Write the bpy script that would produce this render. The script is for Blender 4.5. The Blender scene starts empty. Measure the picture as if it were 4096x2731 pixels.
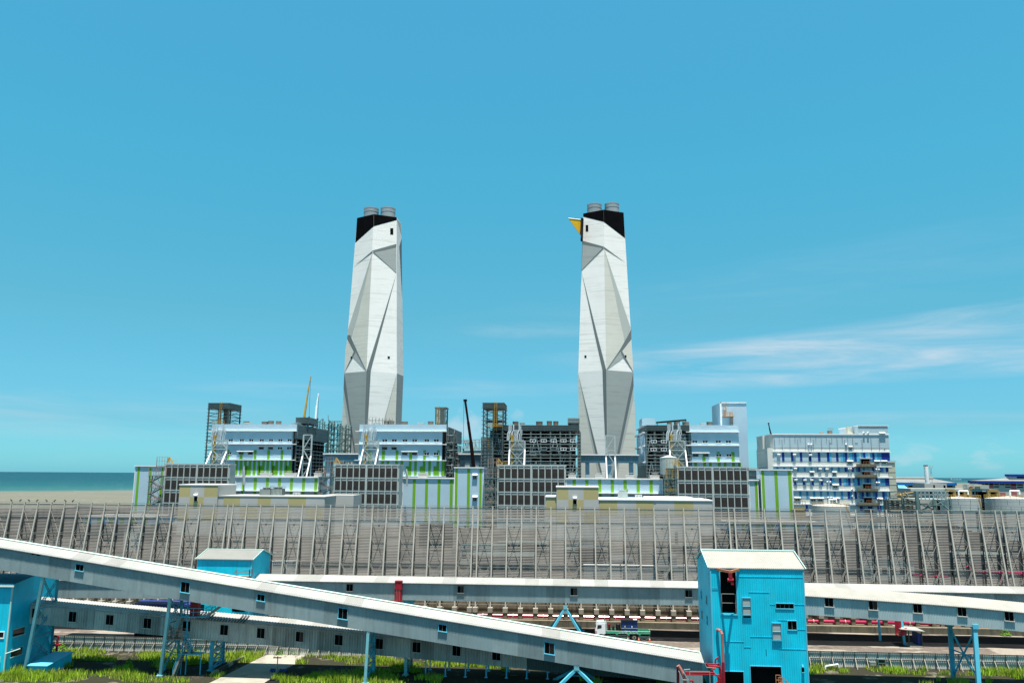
import bpy, math, random
import numpy as np
from mathutils import Vector, Matrix
random.seed(7)
rad = math.radians
sc = bpy.context.scene
C = sc.collection

# ------------------------------------------------------------------ camera
CAM_H, F = 26.0, 3200.0
CX, CY = 2048.0, 1365.5
YAW, PITCH, ROLL = rad(3.9), rad(9.45), rad(0.37)
R = Matrix.Rotation(YAW, 3, 'Z') @ Matrix.Rotation(math.pi/2 + PITCH, 3, 'X') @ Matrix.Rotation(ROLL, 3, 'Z')
cd = bpy.data.cameras.new('camera')
cam = bpy.data.objects.new('camera', cd); C.objects.link(cam)
cd.sensor_width = 36.0; cd.lens = 36.0*F/4096.0
cd.clip_start = 0.5; cd.clip_end = 120000
M4 = R.to_4x4(); M4.translation = (0, 0, CAM_H); cam.matrix_world = M4
sc.camera = cam
EYE = Vector((0, 0, CAM_H))
HEAD = Vector((-math.sin(YAW), math.cos(YAW), 0))

# ------------------------------------------------------------------ light
SUN_EL, SUN_OFF = rad(79), rad(9)
sd = Vector((HEAD.y*math.sin(SUN_OFF) - HEAD.x*math.cos(SUN_OFF), -HEAD.x*math.sin(SUN_OFF) - HEAD.y*math.cos(SUN_OFF), 0)).normalized()
sundir = Vector((sd.x*math.cos(SUN_EL), sd.y*math.cos(SUN_EL), math.sin(SUN_EL)))
sl = bpy.data.lights.new('sun', 'SUN'); sl.energy = 5.0; sl.angle = rad(0.5); sl.color = (1.0, 0.94, 0.84)
so = bpy.data.objects.new('sun', sl); C.objects.link(so)
so.rotation_euler = sundir.to_track_quat('Z', 'Y').to_euler()
so.location = (0, 0, 300)

w = bpy.data.worlds.new('World'); sc.world = w; w.use_nodes = True
nt = w.node_tree; N = nt.nodes; L = nt.links
bg = N['Background']; bg.inputs['Strength'].default_value = 0.092
sky = N.new('ShaderNodeTexSky'); sky.sky_type = 'NISHITA'; sky.sun_disc = False
sky.sun_elevation = SUN_EL; sky.sun_rotation = math.atan2(sundir.x, sundir.y)
sky.air_density = 1.0; sky.dust_density = 0.6; sky.ozone_density = 1.0
geo = N.new('ShaderNodeTexCoord')
sep = N.new('ShaderNodeSeparateXYZ'); L.new(geo.outputs['Generated'], sep.inputs[0])
tint = N.new('ShaderNodeValToRGB')     # cyan cast of the tropical sky by height; unseen zenith toned to cut blue ambient light
cr = tint.color_ramp
cr.elements[0].position = 0.0; cr.elements[0].color = (0.25, 0.76, 1.16, 1)
cr.elements[1].position = 1.0; cr.elements[1].color = (0.45, 0.55, 0.42, 1)
for pos, col in ((0.015, (0.24, 0.70, 1.03, 1)), (0.06, (0.22, 0.565, 0.745, 1)), (0.185, (0.265, 0.70, 0.695, 1)), (0.36, (0.27, 0.97, 0.90, 1)), (0.54, (0.33, 1.12, 1.06, 1)), (0.68, (0.42, 0.70, 0.58, 1))):
    e = cr.elements.new(pos); e.color = col
L.new(sep.outputs['Z'], tint.inputs[0])
mul = N.new('ShaderNodeMix'); mul.data_type = 'RGBA'; mul.blend_type = 'MULTIPLY'; mul.inputs[0].default_value = 1.0
L.new(sky.outputs[0], mul.inputs[6]); L.new(tint.outputs[0], mul.inputs[7])
# clouds: stretched wisps in the direction of view, kept to a low band of the sky
def math_n(op, a, b=None):
    n = N.new('ShaderNodeMath'); n.operation = op
    for i, q in enumerate((a, b)):
        if q is None: continue
        if isinstance(q, (int, float)): n.inputs[i].default_value = q
        else: L.new(q, n.inputs[i])
    return n.outputs[0]
def ramp_n(sock, pts):
    n = N.new('ShaderNodeValToRGB'); r = n.color_ramp
    r.elements[0].position = pts[0][0]; r.elements[0].color = (pts[0][1],)*3 + (1,)
    r.elements[1].position = pts[-1][0]; r.elements[1].color = (pts[-1][1],)*3 + (1,)
    for p_, v_ in pts[1:-1]:
        e_ = r.elements.new(p_); e_.color = (v_,)*3 + (1,)
    L.new(sock, n.inputs[0]); return n.outputs[0]
def bump_dir(u, v, su, sv, amp, tilt=0.0):
    d = R @ Vector(((u - CX)/F, -(v - CY)/F, -1)); d.normalize()
    dx = math_n('SUBTRACT', sep.outputs['X'], d.x)
    dz = math_n('SUBTRACT', math_n('SUBTRACT', sep.outputs['Z'], d.z), math_n('MULTIPLY', dx, tilt))
    dx = math_n('MULTIPLY', dx, 1/su); dz = math_n('MULTIPLY', dz, 1/sv)
    r2 = math_n('ADD', math_n('MULTIPLY', dx, dx), math_n('MULTIPLY', dz, dz))
    return math_n('MULTIPLY', math_n('MAXIMUM', math_n('SUBTRACT', 1.0, r2), 0.0), amp)
def total(lst):
    a = lst[0]
    for b in lst[1:]: a = math_n('ADD', a, b)
    return a
mp = N.new('ShaderNodeMapping'); mp.inputs['Scale'].default_value = (2.4, 2.4, 20.0); mp.inputs['Rotation'].default_value = (0, rad(-7), 0)
L.new(geo.outputs['Generated'], mp.inputs[0])
ns = N.new('ShaderNodeTexNoise'); ns.inputs['Scale'].default_value = 2.2; ns.inputs['Detail'].default_value = 9; ns.inputs['Roughness'].default_value = 0.58; ns.inputs['Distortion'].default_value = 0.6
L.new(mp.outputs[0], ns.inputs['Vector'])
wisp = ramp_n(ns.outputs[0], [(0.34, 0.03), (0.5, 0.4), (0.68, 1)])
sheets = total([bump_dir(3750, 1305, 0.36, 0.020, 0.8, 0.075), bump_dir(3950, 1420, 0.46, 0.026, 0.95, 0.015), bump_dir(3050, 1415, 0.30, 0.024, 0.5, 0.02), bump_dir(2800, 1530, 0.22, 0.014, 0.4, 0.02),
    bump_dir(200, 1650, 0.30, 0.030, 0.38), bump_dir(1150, 1560, 0.14, 0.012, 0.25), bump_dir(1850, 1555, 0.16, 0.014, 0.3), bump_dir(2120, 1320, 0.10, 0.012, 0.28), bump_dir(3550, 1675, 0.18, 0.010, 0.35), bump_dir(3300, 1130, 0.5, 0.05, 0.12, 0.1)])
c1 = math_n('MULTIPLY', wisp, sheets)
mp2 = N.new('ShaderNodeMapping'); mp2.inputs['Scale'].default_value = (9, 9, 26); L.new(geo.outputs['Generated'], mp2.inputs[0])
n2 = N.new('ShaderNodeTexNoise'); n2.inputs['Scale'].default_value = 2.6; n2.inputs['Detail'].default_value = 8; n2.inputs['Roughness'].default_value = 0.6
L.new(mp2.outputs[0], n2.inputs['Vector'])
puff = ramp_n(n2.outputs[0], [(0.52, 0), (0.66, 1)])
b2 = ramp_n(sep.outputs['Z'], [(0.006, 0), (0.014, 0.7), (0.03, 0.55), (0.055, 0.0), (1, 0)])
c2 = math_n('MULTIPLY', math_n('MULTIPLY', puff, b2), ramp_n(sep.outputs['X'], [(-0.6, 0.1), (-0.2, 0.3), (0.3, 0.9), (1, 0.9)]))
# one heap of cumulus between the chimneys
heap = total([bump_dir(1800, 1745, 0.022, 0.026, 0.8), bump_dir(1850, 1690, 0.020, 0.020, 0.8), bump_dir(1905, 1730, 0.022, 0.024, 0.8), bump_dir(2070, 1655, 0.014, 0.010, 0.3)])
n3 = N.new('ShaderNodeTexNoise'); n3.inputs['Scale'].default_value = 45; n3.inputs['Detail'].default_value = 8; L.new(geo.outputs['Generated'], n3.inputs['Vector'])
c3 = ramp_n(math_n('ADD', heap, math_n('MULTIPLY', math_n('SUBTRACT', n3.outputs[0], 0.5), 2.0)), [(0.25, 0), (0.9, 0.6)])
c3 = math_n('MULTIPLY', c3, ramp_n(heap, [(0.0, 0), (0.12, 1)]))
cl = math_n('MINIMUM', math_n('ADD', math_n('ADD', math_n('MULTIPLY', c1, 0.85), math_n('MULTIPLY', c2, 0.6)), c3), 0.9)
mx = N.new('ShaderNodeMix'); mx.data_type = 'RGBA'
L.new(cl, mx.inputs[0]); L.new(mul.outputs[2], mx.inputs[6]); mx.inputs[7].default_value = (3.1, 3.9, 4.5, 1)
L.new(mx.outputs[2], bg.inputs[0])

sc.view_settings.view_transform = 'Standard'; sc.view_settings.look = 'None'
sc.view_settings.exposure = 1.0; sc.view_settings.gamma = 1.0

# ------------------------------------------------------------------ pixel <-> place
def ray(u, v): return R @ Vector(((u - CX)/F, -(v - CY)/F, -1))
def P(u, v, Y):
    d = ray(u, v); return EYE + d*(Y/d.y)
def Pd(u, v, dep):
    d = ray(u, v); return EYE + d*(dep/d.dot(HEAD))
def Pg(u, v, z=0.0):
    d = ray(u, v); return EYE + d*((z - CAM_H)/d.z)
def Ppl(u, v, p0, n):
    d = ray(u, v); return EYE + d*((p0 - EYE).dot(n)/d.dot(n))
def Z(ox, oy, s): return lambda x, y: (ox + x/s, oy + y/s)
z5 = Z(500, 1480, 2.7033); z6 = Z(1000, 1480, 2.704); z7 = Z(1300, 1580, 3.2667); z8 = Z(1800, 1580, 3.2667)
z9 = Z(2240, 1580, 3.2667); z10 = Z(2500, 1580, 3.2667); z11 = Z(2980, 1660, 3.675); z12 = Z(3500, 1800, 3.9463)
a1 = Z(0, 2130, 2.6086); a2 = Z(600, 2130, 2.6086); a3 = Z(1200, 2200, 2.9529); a4 = Z(1800, 2200, 2.9529)
a5 = Z(2200, 2200, 2.9529); a6 = Z(2650, 2130, 2.6086); a7 = Z(3200, 2230, 2.625)

# ------------------------------------------------------------------ materials
MAT = {}
def mat(name, rgb, rough=0.65, var=0.18, scale=0.5, streak=0.0, dirt=(0.12, 0.1, 0.08), metal=0.0, spec=0.3, rib=None, blotch=None, rust=0.0):
    m = bpy.data.materials.new(name); m.use_nodes = True
    t = m.node_tree; n = t.nodes; l = t.links; b = n['Principled BSDF']
    b.inputs['Roughness'].default_value = rough; b.inputs['Metallic'].default_value = metal
    b.inputs['Specular IOR Level'].default_value = spec
    tc = n.new('ShaderNodeTexCoord')
    nz = n.new('ShaderNodeTexNoise'); nz.inputs['Scale'].default_value = scale; nz.inputs['Detail'].default_value = 6; nz.inputs['Roughness'].default_value = 0.6
    l.new(tc.outputs['Object'], nz.inputs['Vector'])
    rp = n.new('ShaderNodeValToRGB')
    lo = tuple(max(0, c*(1 - var)) for c in rgb); hi = tuple(min(1, c*(1 + var*0.7)) for c in rgb)
    rp.color_ramp.elements[0].position = 0.3; rp.color_ramp.elements[0].color = lo + (1,)
    rp.color_ramp.elements[1].position = 0.7; rp.color_ramp.elements[1].color = hi + (1,)
    l.new(nz.outputs[0], rp.inputs[0]); col = rp.outputs[0]
    def over(colsock, scl, p0, p1, amt, c):
        mpn = n.new('ShaderNodeMapping'); mpn.inputs['Scale'].default_value = scl; l.new(tc.outputs['Object'], mpn.inputs[0])
        q = n.new('ShaderNodeTexNoise'); q.inputs['Scale'].default_value = 1.0; q.inputs['Detail'].default_value = 7; q.inputs['Roughness'].default_value = 0.65
        l.new(mpn.outputs[0], q.inputs['Vector'])
        r2 = n.new('ShaderNodeValToRGB'); r2.color_ramp.elements[0].position = p0; r2.color_ramp.elements[0].color = (0, 0, 0, 1)
        r2.color_ramp.elements[1].position = p1; r2.color_ramp.elements[1].color = (amt, amt, amt, 1)
        l.new(q.outputs[0], r2.inputs[0])
        x = n.new('ShaderNodeMix'); x.data_type = 'RGBA'; l.new(r2.outputs[0], x.inputs[0]); l.new(colsock, x.inputs[6]); x.inputs[7].default_value = c + (1,)
        return x.outputs[2]
    if streak: col = over(col, (1.6, 1.6, 0.07), 0.5, 0.75, streak, dirt)
    if rust: col = over(col, (2.6, 2.6, 0.22), 0.62, 0.72, rust, (0.16, 0.075, 0.035))
    if blotch: col = over(col, blotch[0], blotch[1], blotch[2], blotch[3], blotch[4])
    l.new(col, b.inputs['Base Color'])
    if rib:     # ribs: (mapping scale, strength)
        mpn = n.new('ShaderNodeMapping'); mpn.inputs['Scale'].default_value = rib[0]; l.new(tc.outputs['Object'], mpn.inputs[0])
        wv = n.new('ShaderNodeTexWave'); wv.inputs['Scale'].default_value = 1.0; wv.bands_direction = 'DIAGONAL'
        l.new(mpn.outputs[0], wv.inputs['Vector'])
        bp = n.new('ShaderNodeBump'); bp.inputs['Strength'].default_value = rib[1]; bp.inputs['Distance'].default_value = 0.05
        l.new(wv.outputs[0], bp.inputs['Height']); l.new(bp.outputs[0], b.inputs['Normal'])
    MAT[name] = m; return m

mat('white_trim', (0.80, 0.81, 0.82), 0.5, 0.06)
mat('white_roof', (0.33, 0.335, 0.325), 0.5, 0.10, 0.3, blotch=((0.5, 0.5, 0.5), 0.6, 0.75, 0.25, (0.45, 0.44, 0.40)))
mat('worn_white_roof', (0.33, 0.325, 0.30), 0.6, 0.12, 0.4, blotch=((6.0, 0.9, 0.9), 0.52, 0.7, 0.6, (0.30, 0.28, 0.24)), rust=0.35)
mat('white_roof_faded', (0.36, 0.36, 0.35), 0.5, 0.1, 0.3, blotch=((0.7, 0.7, 0.7), 0.55, 0.75, 0.3, (0.36, 0.34, 0.30)))
mat('white_roof_sooty', (0.28, 0.283, 0.272), 0.55, 0.14, 0.3, blotch=((0.7, 0.7, 0.7), 0.5, 0.75, 0.35, (0.25, 0.24, 0.22)), rust=0.3)
mat('pale_roof_faded', (0.25, 0.252, 0.24), 0.6, 0.12, 0.3)
mat('pale_roof_sooty', (0.19, 0.193, 0.185), 0.6, 0.16, 0.3)
mat('slat_faded', (0.31, 0.285, 0.262), 0.6, 0.2, 0.25, 0.3, (0.16, 0.145, 0.135))
mat('slat_dusty', (0.236, 0.217, 0.20), 0.6, 0.25, 0.25, 0.45, (0.12, 0.105, 0.095), rust=0.3)
mat('gallery_shade', (0.008, 0.008, 0.009), 0.7, 0.5, 0.3, spec=0.06, blotch=((0.12, 0.4, 1), 0.58, 0.64, 0.5, (0.05, 0.045, 0.04)))  # near-black ground colour for the painted shadow of the rear gallery
mat('pale_roof', (0.22, 0.225, 0.215), 0.6, 0.12, 0.3)
mat('gallery_siding', (0.245, 0.325, 0.345), 0.55, 0.16, 0.25, 0.35, (0.085, 0.105, 0.11), rust=0.3)
mat('gallery_siding_faded', (0.28, 0.36, 0.375), 0.55, 0.16, 0.3, 0.35, (0.11, 0.12, 0.12))
mat('gallery_siding_sooty', (0.205, 0.27, 0.285), 0.6, 0.2, 0.3, 0.45, (0.07, 0.075, 0.075), rust=0.5)
mat('old_siding', (0.40, 0.42, 0.40), 0.7, 0.25, 0.35, 0.65, (0.055, 0.053, 0.048), rust=0.55)
mat('old_siding_faded', (0.48, 0.495, 0.46), 0.7, 0.22, 0.35, 0.5, (0.09, 0.085, 0.075))
mat('old_siding_sooty', (0.29, 0.30, 0.28), 0.75, 0.3, 0.35, 0.8, (0.035, 0.033, 0.03), rust=0.6)
mat('dark_siding', (0.07, 0.11, 0.11), 0.6, 0.2, 0.4)
mat('pale_siding_faded', (0.42, 0.515, 0.53), 0.55, 0.12, 0.25, 0.3, (0.2, 0.22, 0.22))
mat('pale_siding_sooty', (0.33, 0.42, 0.435), 0.55, 0.14, 0.25, 0.35, (0.14, 0.16, 0.16))
mat('pale_siding', (0.38, 0.475, 0.495), 0.55, 0.14, 0.25, 0.25, (0.16, 0.2, 0.21), rust=0.3)
mat('teal_cladding', (0.004, 0.56, 0.76), 0.5, 0.16, 0.35, 0.5, (0.02, 0.33, 0.44), blotch=((0.9, 0.9, 0.35), 0.55, 0.75, 0.22, (0.12, 0.52, 0.62)), rust=0.35)
mat('teal_steel', (0.05, 0.38, 0.52), 0.5, 0.22, 0.8, 0.35, (0.10, 0.08, 0.06))
mat('pale_teal_steel', (0.19, 0.47, 0.52), 0.5, 0.2, 0.8, 0.3, (0.16, 0.12, 0.09))
mat('teal_trim', (0.10, 0.46, 0.62), 0.5, 0.1)
mat('mint_trim', (0.42, 0.60, 0.57), 0.5, 0.08)
mat('navy_roof', (0.02, 0.04, 0.20), 0.5, 0.2)
mat('glass_dark', (0.012, 0.014, 0.016), 0.12, 0.2, spec=0.5)
mat('black_void', (0.004, 0.004, 0.004), 0.95, 0.1, spec=0.02)
mat('grey_trim', (0.42, 0.45, 0.44), 0.6, 0.1)
mat('red_paint', (0.27, 0.012, 0.025), 0.45, 0.2, 1.0)
mat('faded_red_paint', (0.42, 0.15, 0.13), 0.6, 0.25, 1.0)
mat('orange_steel', (0.42, 0.17, 0.085), 0.6, 0.25, 1.5)
mat('pink_pipe', (0.34, 0.008, 0.06), 0.22, 0.15, spec=0.6)
mat('galvanised', (0.25, 0.235, 0.205), 0.55, 0.15, 0.6)
mat('galvanised_dark', (0.05, 0.052, 0.05), 0.6, 0.2, 0.6)
mat('slat', (0.272, 0.250, 0.230), 0.6, 0.2, 0.25, 0.3, (0.13, 0.12, 0.115))
mat('concrete', (0.185, 0.155, 0.11), 0.85, 0.25, 0.8, 0.8, (0.05, 0.04, 0.03))
mat('pale_concrete', (0.33, 0.31, 0.265), 0.9, 0.2, 0.5, blotch=((0.35, 0.35, 0.35), 0.5, 0.62, 0.5, (0.2, 0.18, 0.15)))
mat('stained_concrete', (0.13, 0.12, 0.09), 0.9, 0.3, 0.6, 0.9, (0.025, 0.022, 0.015))
mat('pale_blue_cladding', (0.44, 0.59, 0.69), 0.5, 0.07, 0.08, 0.12, (0.36, 0.52, 0.66), rib=((6.0, 6.0, 0), 0.3))
mat('blue_cladding', (0.46, 0.63, 0.735), 0.5, 0.08, 0.08, 0.12, (0.34, 0.52, 0.66), rib=((6.0, 6.0, 0), 0.3))
mat('lime_cladding', (0.16, 0.38, 0.02), 0.5, 0.10, 0.1)
mat('green_cladding', (0.13, 0.36, 0.02), 0.5, 0.10, 0.1)
mat('louvre_frame', (0.42, 0.455, 0.445), 0.55, 0.08)
mat('louvre_dark', (0.030, 0.026, 0.023), 0.7, 0.25, 1.0)
mat('grey_cladding', (0.135, 0.175, 0.18), 0.6, 0.18, 0.2, 0.3, (0.07, 0.085, 0.085))
mat('steel_grey', (0.095, 0.115, 0.11), 0.55, 0.2, 0.3)
mat('steel_light', (0.36, 0.42, 0.42), 0.55, 0.12, 0.3)
mat('steel_green', (0.12, 0.19, 0.18), 0.55, 0.2, 0.3)
mat('plant_dark', (0.014, 0.014, 0.015), 0.9, 0.4, 0.4, spec=0.05)
mat('equipment', (0.075, 0.08, 0.085), 0.7, 0.6, 0.35)
mat('aluminium', (0.62, 0.64, 0.65), 0.35, 0.1, 0.5, metal=0.4)
mat('portal_tan', (0.33, 0.24, 0.10), 0.6, 0.15)
mat('yellow_steel', (0.47, 0.27, 0.04), 0.55, 0.15)
mat('fan_brown', (0.17, 0.135, 0.11), 0.7, 0.25, 0.3)
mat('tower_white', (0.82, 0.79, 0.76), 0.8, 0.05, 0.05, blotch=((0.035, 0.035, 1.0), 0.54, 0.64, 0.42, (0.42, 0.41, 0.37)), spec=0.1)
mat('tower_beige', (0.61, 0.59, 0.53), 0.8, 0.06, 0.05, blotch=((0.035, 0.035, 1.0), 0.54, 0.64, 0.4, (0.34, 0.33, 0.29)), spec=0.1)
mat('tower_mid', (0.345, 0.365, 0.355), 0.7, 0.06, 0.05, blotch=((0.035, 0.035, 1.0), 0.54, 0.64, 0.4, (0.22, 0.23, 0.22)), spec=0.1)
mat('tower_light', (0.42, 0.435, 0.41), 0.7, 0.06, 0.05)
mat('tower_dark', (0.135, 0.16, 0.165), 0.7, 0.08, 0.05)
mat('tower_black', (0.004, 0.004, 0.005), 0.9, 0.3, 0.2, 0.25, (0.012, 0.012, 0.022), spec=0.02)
mat('flue_steel', (0.34, 0.37, 0.39), 0.5, 0.15, 0.15)
mat('beak_yellow', (0.72, 0.40, 0.005), 0.5, 0.08)
mat('beige_panel', (0.43, 0.365, 0.175), 0.65, 0.06, 0.1)
mat('light_grey_panel', (0.44, 0.435, 0.415), 0.65, 0.06, 0.1)
mat('office_white', (0.60, 0.60, 0.57), 0.6, 0.05, 0.1, 0.12, (0.45, 0.46, 0.42))
mat('office_pale_blue', (0.40, 0.52, 0.58), 0.6, 0.06, 0.1)
mat('office_navy', (0.006, 0.03, 0.24), 0.5, 0.1)
mat('office_blue', (0.05, 0.24, 0.44), 0.5, 0.1)
mat('office_cyan', (0.10, 0.45, 0.66), 0.5, 0.1)
mat('steel_dark_red', (0.009, 0.003, 0.003), 0.8, 0.4, 0.3, spec=0.1)
mat('bridge_blue', (0.17, 0.29, 0.36), 0.55, 0.12, 0.2, 0.2, (0.1, 0.16, 0.2))
mat('bridge_pale', (0.36, 0.50, 0.57), 0.55, 0.1)
mat('rail_pink', (0.44, 0.30, 0.24), 0.6, 0.25, 1.0)
mat('roof_grey', (0.20, 0.205, 0.20), 0.7, 0.2, 0.1)
mat('black_steel', (0.012, 0.012, 0.014), 0.5, 0.2)
mat('blue_fascia', (0.008, 0.04, 0.26), 0.5, 0.1)
mat('bright_blue_fascia', (0.01, 0.14, 0.40), 0.5, 0.1)
mat('warehouse_grey', (0.40, 0.41, 0.385), 0.7, 0.08)
mat('warehouse_red', (0.34, 0.10, 0.12), 0.7, 0.1)
mat('tank_white', (0.44, 0.46, 0.45), 0.45, 0.05)
mat('tank_roof', (0.56, 0.52, 0.45), 0.5, 0.07)
mat('sign_beige', (0.45, 0.45, 0.36), 0.6, 0.05)
mat('sign_red', (0.45, 0.03, 0.05), 0.5, 0.05)
mat('sign_yellow', (0.60, 0.45, 0.10), 0.5, 0.05)
mat('ship_grey', (0.22, 0.30, 0.36), 0.6, 0.1)
mat('truck_white', (0.74, 0.75, 0.78), 0.35, 0.04)
mat('truck_green', (0.05, 0.36, 0.21), 0.5, 0.2, 2.0)
mat('truck_text', (0.50, 0.68, 0.58), 0.6, 0.05)
mat('rubber', (0.02, 0.02, 0.02), 0.85, 0.2)
mat('compressor_blue', (0.008, 0.035, 0.16), 0.5, 0.1)
mat('cone_orange', (0.70, 0.12, 0.05), 0.6, 0.1)
mat('leaf', (0.10, 0.22, 0.015), 0.7, 0.4, 3.0)
mat('fence_leg', (0.37, 0.35, 0.31), 0.55, 0.15, 0.6)
mat('interior_shade', (0.01, 0.01, 0.01), 0.95, 0.3, spec=0.02)
mat('dull_teal', (0.015, 0.15, 0.21), 0.6, 0.2, 0.4)
mat('window_frame', (0.20, 0.215, 0.205), 0.6, 0.1)
mat('louvre_grey', (0.36, 0.40, 0.40), 0.6, 0.12)
mat('conduit_grey', (0.26, 0.33, 0.37), 0.6, 0.1)
mat('fence_sheet', (0.58, 0.59, 0.56), 0.6, 0.12, 0.4, 0.3, (0.35, 0.33, 0.29), rust=0.25)
mat('ladder_tan', (0.50, 0.30, 0.18), 0.6, 0.2)
mat('bird_dark', (0.03, 0.03, 0.03), 0.8, 0.1)

# ------------------------------------------------------------------ mesh builder
class MB:
    def __init__(s): s.v = []; s.f = []; s.m = []
    def add(s, vs, fs, m=0):
        b = len(s.v); s.v += [tuple(q) for q in vs]
        for f in fs: s.f.append(tuple(b + i for i in f)); s.m.append(m)
    def box(s, x0, x1, y0, y1, z0, z1, m=0):
        if x0 > x1: x0, x1 = x1, x0
        if y0 > y1: y0, y1 = y1, y0
        if z0 > z1: z0, z1 = z1, z0
        s.add([(x0,y0,z0),(x1,y0,z0),(x1,y1,z0),(x0,y1,z0),(x0,y0,z1),(x1,y0,z1),(x1,y1,z1),(x0,y1,z1)],
              [(0,3,2,1),(4,5,6,7),(0,1,5,4),(1,2,6,5),(2,3,7,6),(3,0,4,7)], m)
    def beam(s, a, b, w, h=None, m=0):
        a = Vector(a); b = Vector(b); h = h or w; d = b - a
        if d.length < 1e-6: return
        d.normalize(); up = Vector((0,0,1)) if abs(d.z) < 0.95 else Vector((0,1,0))
        x = d.cross(up).normalized(); y = x.cross(d)
        q = []
        for c in (a, b):
            for sx, sy in ((-1,-1),(1,-1),(1,1),(-1,1)): q.append(c + x*(sx*w/2) + y*(sy*h/2))
        s.add(q, [(0,1,2,3),(7,6,5,4),(0,4,5,1),(1,5,6,2),(2,6,7,3),(3,7,4,0)], m)
    def tube(s, a, b, r, n=10, m=0, r2=None, caps=True):
        a = Vector(a); b = Vector(b); d = (b - a).normalized(); up = Vector((0,0,1)) if abs(d.z) < 0.95 else Vector((0,1,0))
        x = d.cross(up).normalized(); y = x.cross(d); r2 = r if r2 is None else r2
        q = [a + (x*math.cos(2*math.pi*i/n) + y*math.sin(2*math.pi*i/n))*r for i in range(n)] + [b + (x*math.cos(2*math.pi*i/n) + y*math.sin(2*math.pi*i/n))*r2 for i in range(n)]
        fs = [(i, (i+1) % n, n + (i+1) % n, n + i) for i in range(n)]
        if caps: fs += [tuple(range(n-1, -1, -1)), tuple(range(n, 2*n))]
        s.add(q, fs, m)
    def path(s, pts, r, n=8, m=0):
        for a, b in zip(pts[:-1], pts[1:]): s.tube(a, b, r, n, m)
    def poly(s, pts, m=0): s.add(pts, [tuple(range(len(pts)))], m)
    def prism(s, pts, ext, m=0):
        n = len(pts); e = Vector(ext); q = [Vector(p) for p in pts]; q += [p + e for p in q[:n]]
        s.add(q, [tuple(range(n)), tuple(range(2*n-1, n-1, -1))] + [(i, n+i, n+(i+1) % n, (i+1) % n) for i in range(n)], m)
    def mesh(s, name, mats, org=(0,0,0), smooth=False):
        me = bpy.data.meshes.new(name); o = Vector(org)
        me.from_pydata([tuple(Vector(q) - o) for q in s.v], [], s.f)
        for mm in mats: me.materials.append(MAT[mm])
        if len(mats) > 1: me.polygons.foreach_set('material_index', s.m)
        if smooth: me.polygons.foreach_set('use_smooth', [True]*len(s.f))
        me.update(); return me
ORG = {}
def tag(o, label=None, cat=None, group=None, kind=None):
    if label: o['label'] = label
    if cat: o['category'] = cat
    if group: o['group'] = group
    if kind: o['kind'] = kind
    return o
def thing(name, label, cat, loc, group=None):
    o = bpy.data.objects.new(name, None); C.objects.link(o); o.location = loc; o.empty_display_size = 0.5
    ORG[o.name] = Vector(loc); return tag(o, label, cat, group)
def part(name, mb, mats, parent, smooth=False, label=None):
    if isinstance(mats, str): mats = [mats]
    org = ORG[parent.name]
    o = bpy.data.objects.new(name, mb.mesh(name, mats, org, smooth)); C.objects.link(o); o.parent = parent
    ORG[o.name] = org
    if label: o['label'] = label
    return o
def single(name, mb, mats, loc, label=None, cat=None, group=None, kind=None, smooth=False):
    if isinstance(mats, str): mats = [mats]
    o = bpy.data.objects.new(name, mb.mesh(name, mats, loc, smooth)); C.objects.link(o); o.location = loc
    ORG[o.name] = Vector(loc); return tag(o, label, cat, group, kind)
def part_copy(src, parent, off):          # a repeat of a part, moved by off
    o = src.copy(); C.objects.link(o); o.parent = parent; o.location = src.location + Vector(off); ORG[o.name] = ORG[src.name]
    return o
def copy_tree(o, parent=None):
    c = o.copy(); C.objects.link(c); ORG[c.name] = ORG[o.name]
    if parent: c.parent = parent
    for ch in o.children: copy_tree(ch, c)
    return c

class Fac:                                   # a facade in the plane y = Y, laid out from measured positions
    def __init__(s, Y): s.Y = Y
    def x(s, u, v): return P(u, v, s.Y).x
    def z(s, u, v): return P(u, v, s.Y).z
    def rect(s, mb, u0, v0, u1, v1, proud=0.06, m=0, thick=None, vref=None):
        vm = vref if vref is not None else (v0 + v1)/2; um = (u0 + u1)/2
        t = proud + 0.02 if thick is None else thick
        mb.box(s.x(u0, vm), s.x(u1, vm), s.Y - proud, s.Y - proud + t, s.z(um, v1), s.z(um, v0), m)
    def block(s, mb, u0, u1, vt, dep, zb=0.0, m=0):
        x0, x1, zt = s.x(u0, vt), s.x(u1, vt), s.z((u0 + u1)/2, vt)
        mb.box(x0, x1, s.Y, s.Y + dep, zb, zt, m); return x0, x1, zt
def window(fac, u, v, w_, h_, parent, name='window', frame='white_trim', mull=1, proud=0.18, fw=0.18):
    mb = MB(); p0 = P(u - w_/2, v + h_/2, fac.Y); p1 = P(u + w_/2, v - h_/2, fac.Y)
    x0, x1, z0, z1, y = p0.x, p1.x, p0.z, p1.z, fac.Y
    mb.box(x0 + fw, x1 - fw, y - proud*0.5, y, z0 + fw, z1 - fw, 1)
    for a, b, c, d in ((x0, x1, z1 - fw, z1), (x0, x1, z0, z0 + fw), (x0, x0 + fw, z0 + fw, z1 - fw), (x1 - fw, x1, z0 + fw, z1 - fw)):
        mb.box(a, b, y - proud, y, c, d, 0)
    for i in range(mull):
        xm = x0 + (x1 - x0)*(i + 1)/(mull + 1); mb.box(xm - fw/2, xm + fw/2, y - proud*0.8, y, z0 + fw, z1 - fw, 0)
    return part(name, mb, [frame, 'glass_dark'], parent)
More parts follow.
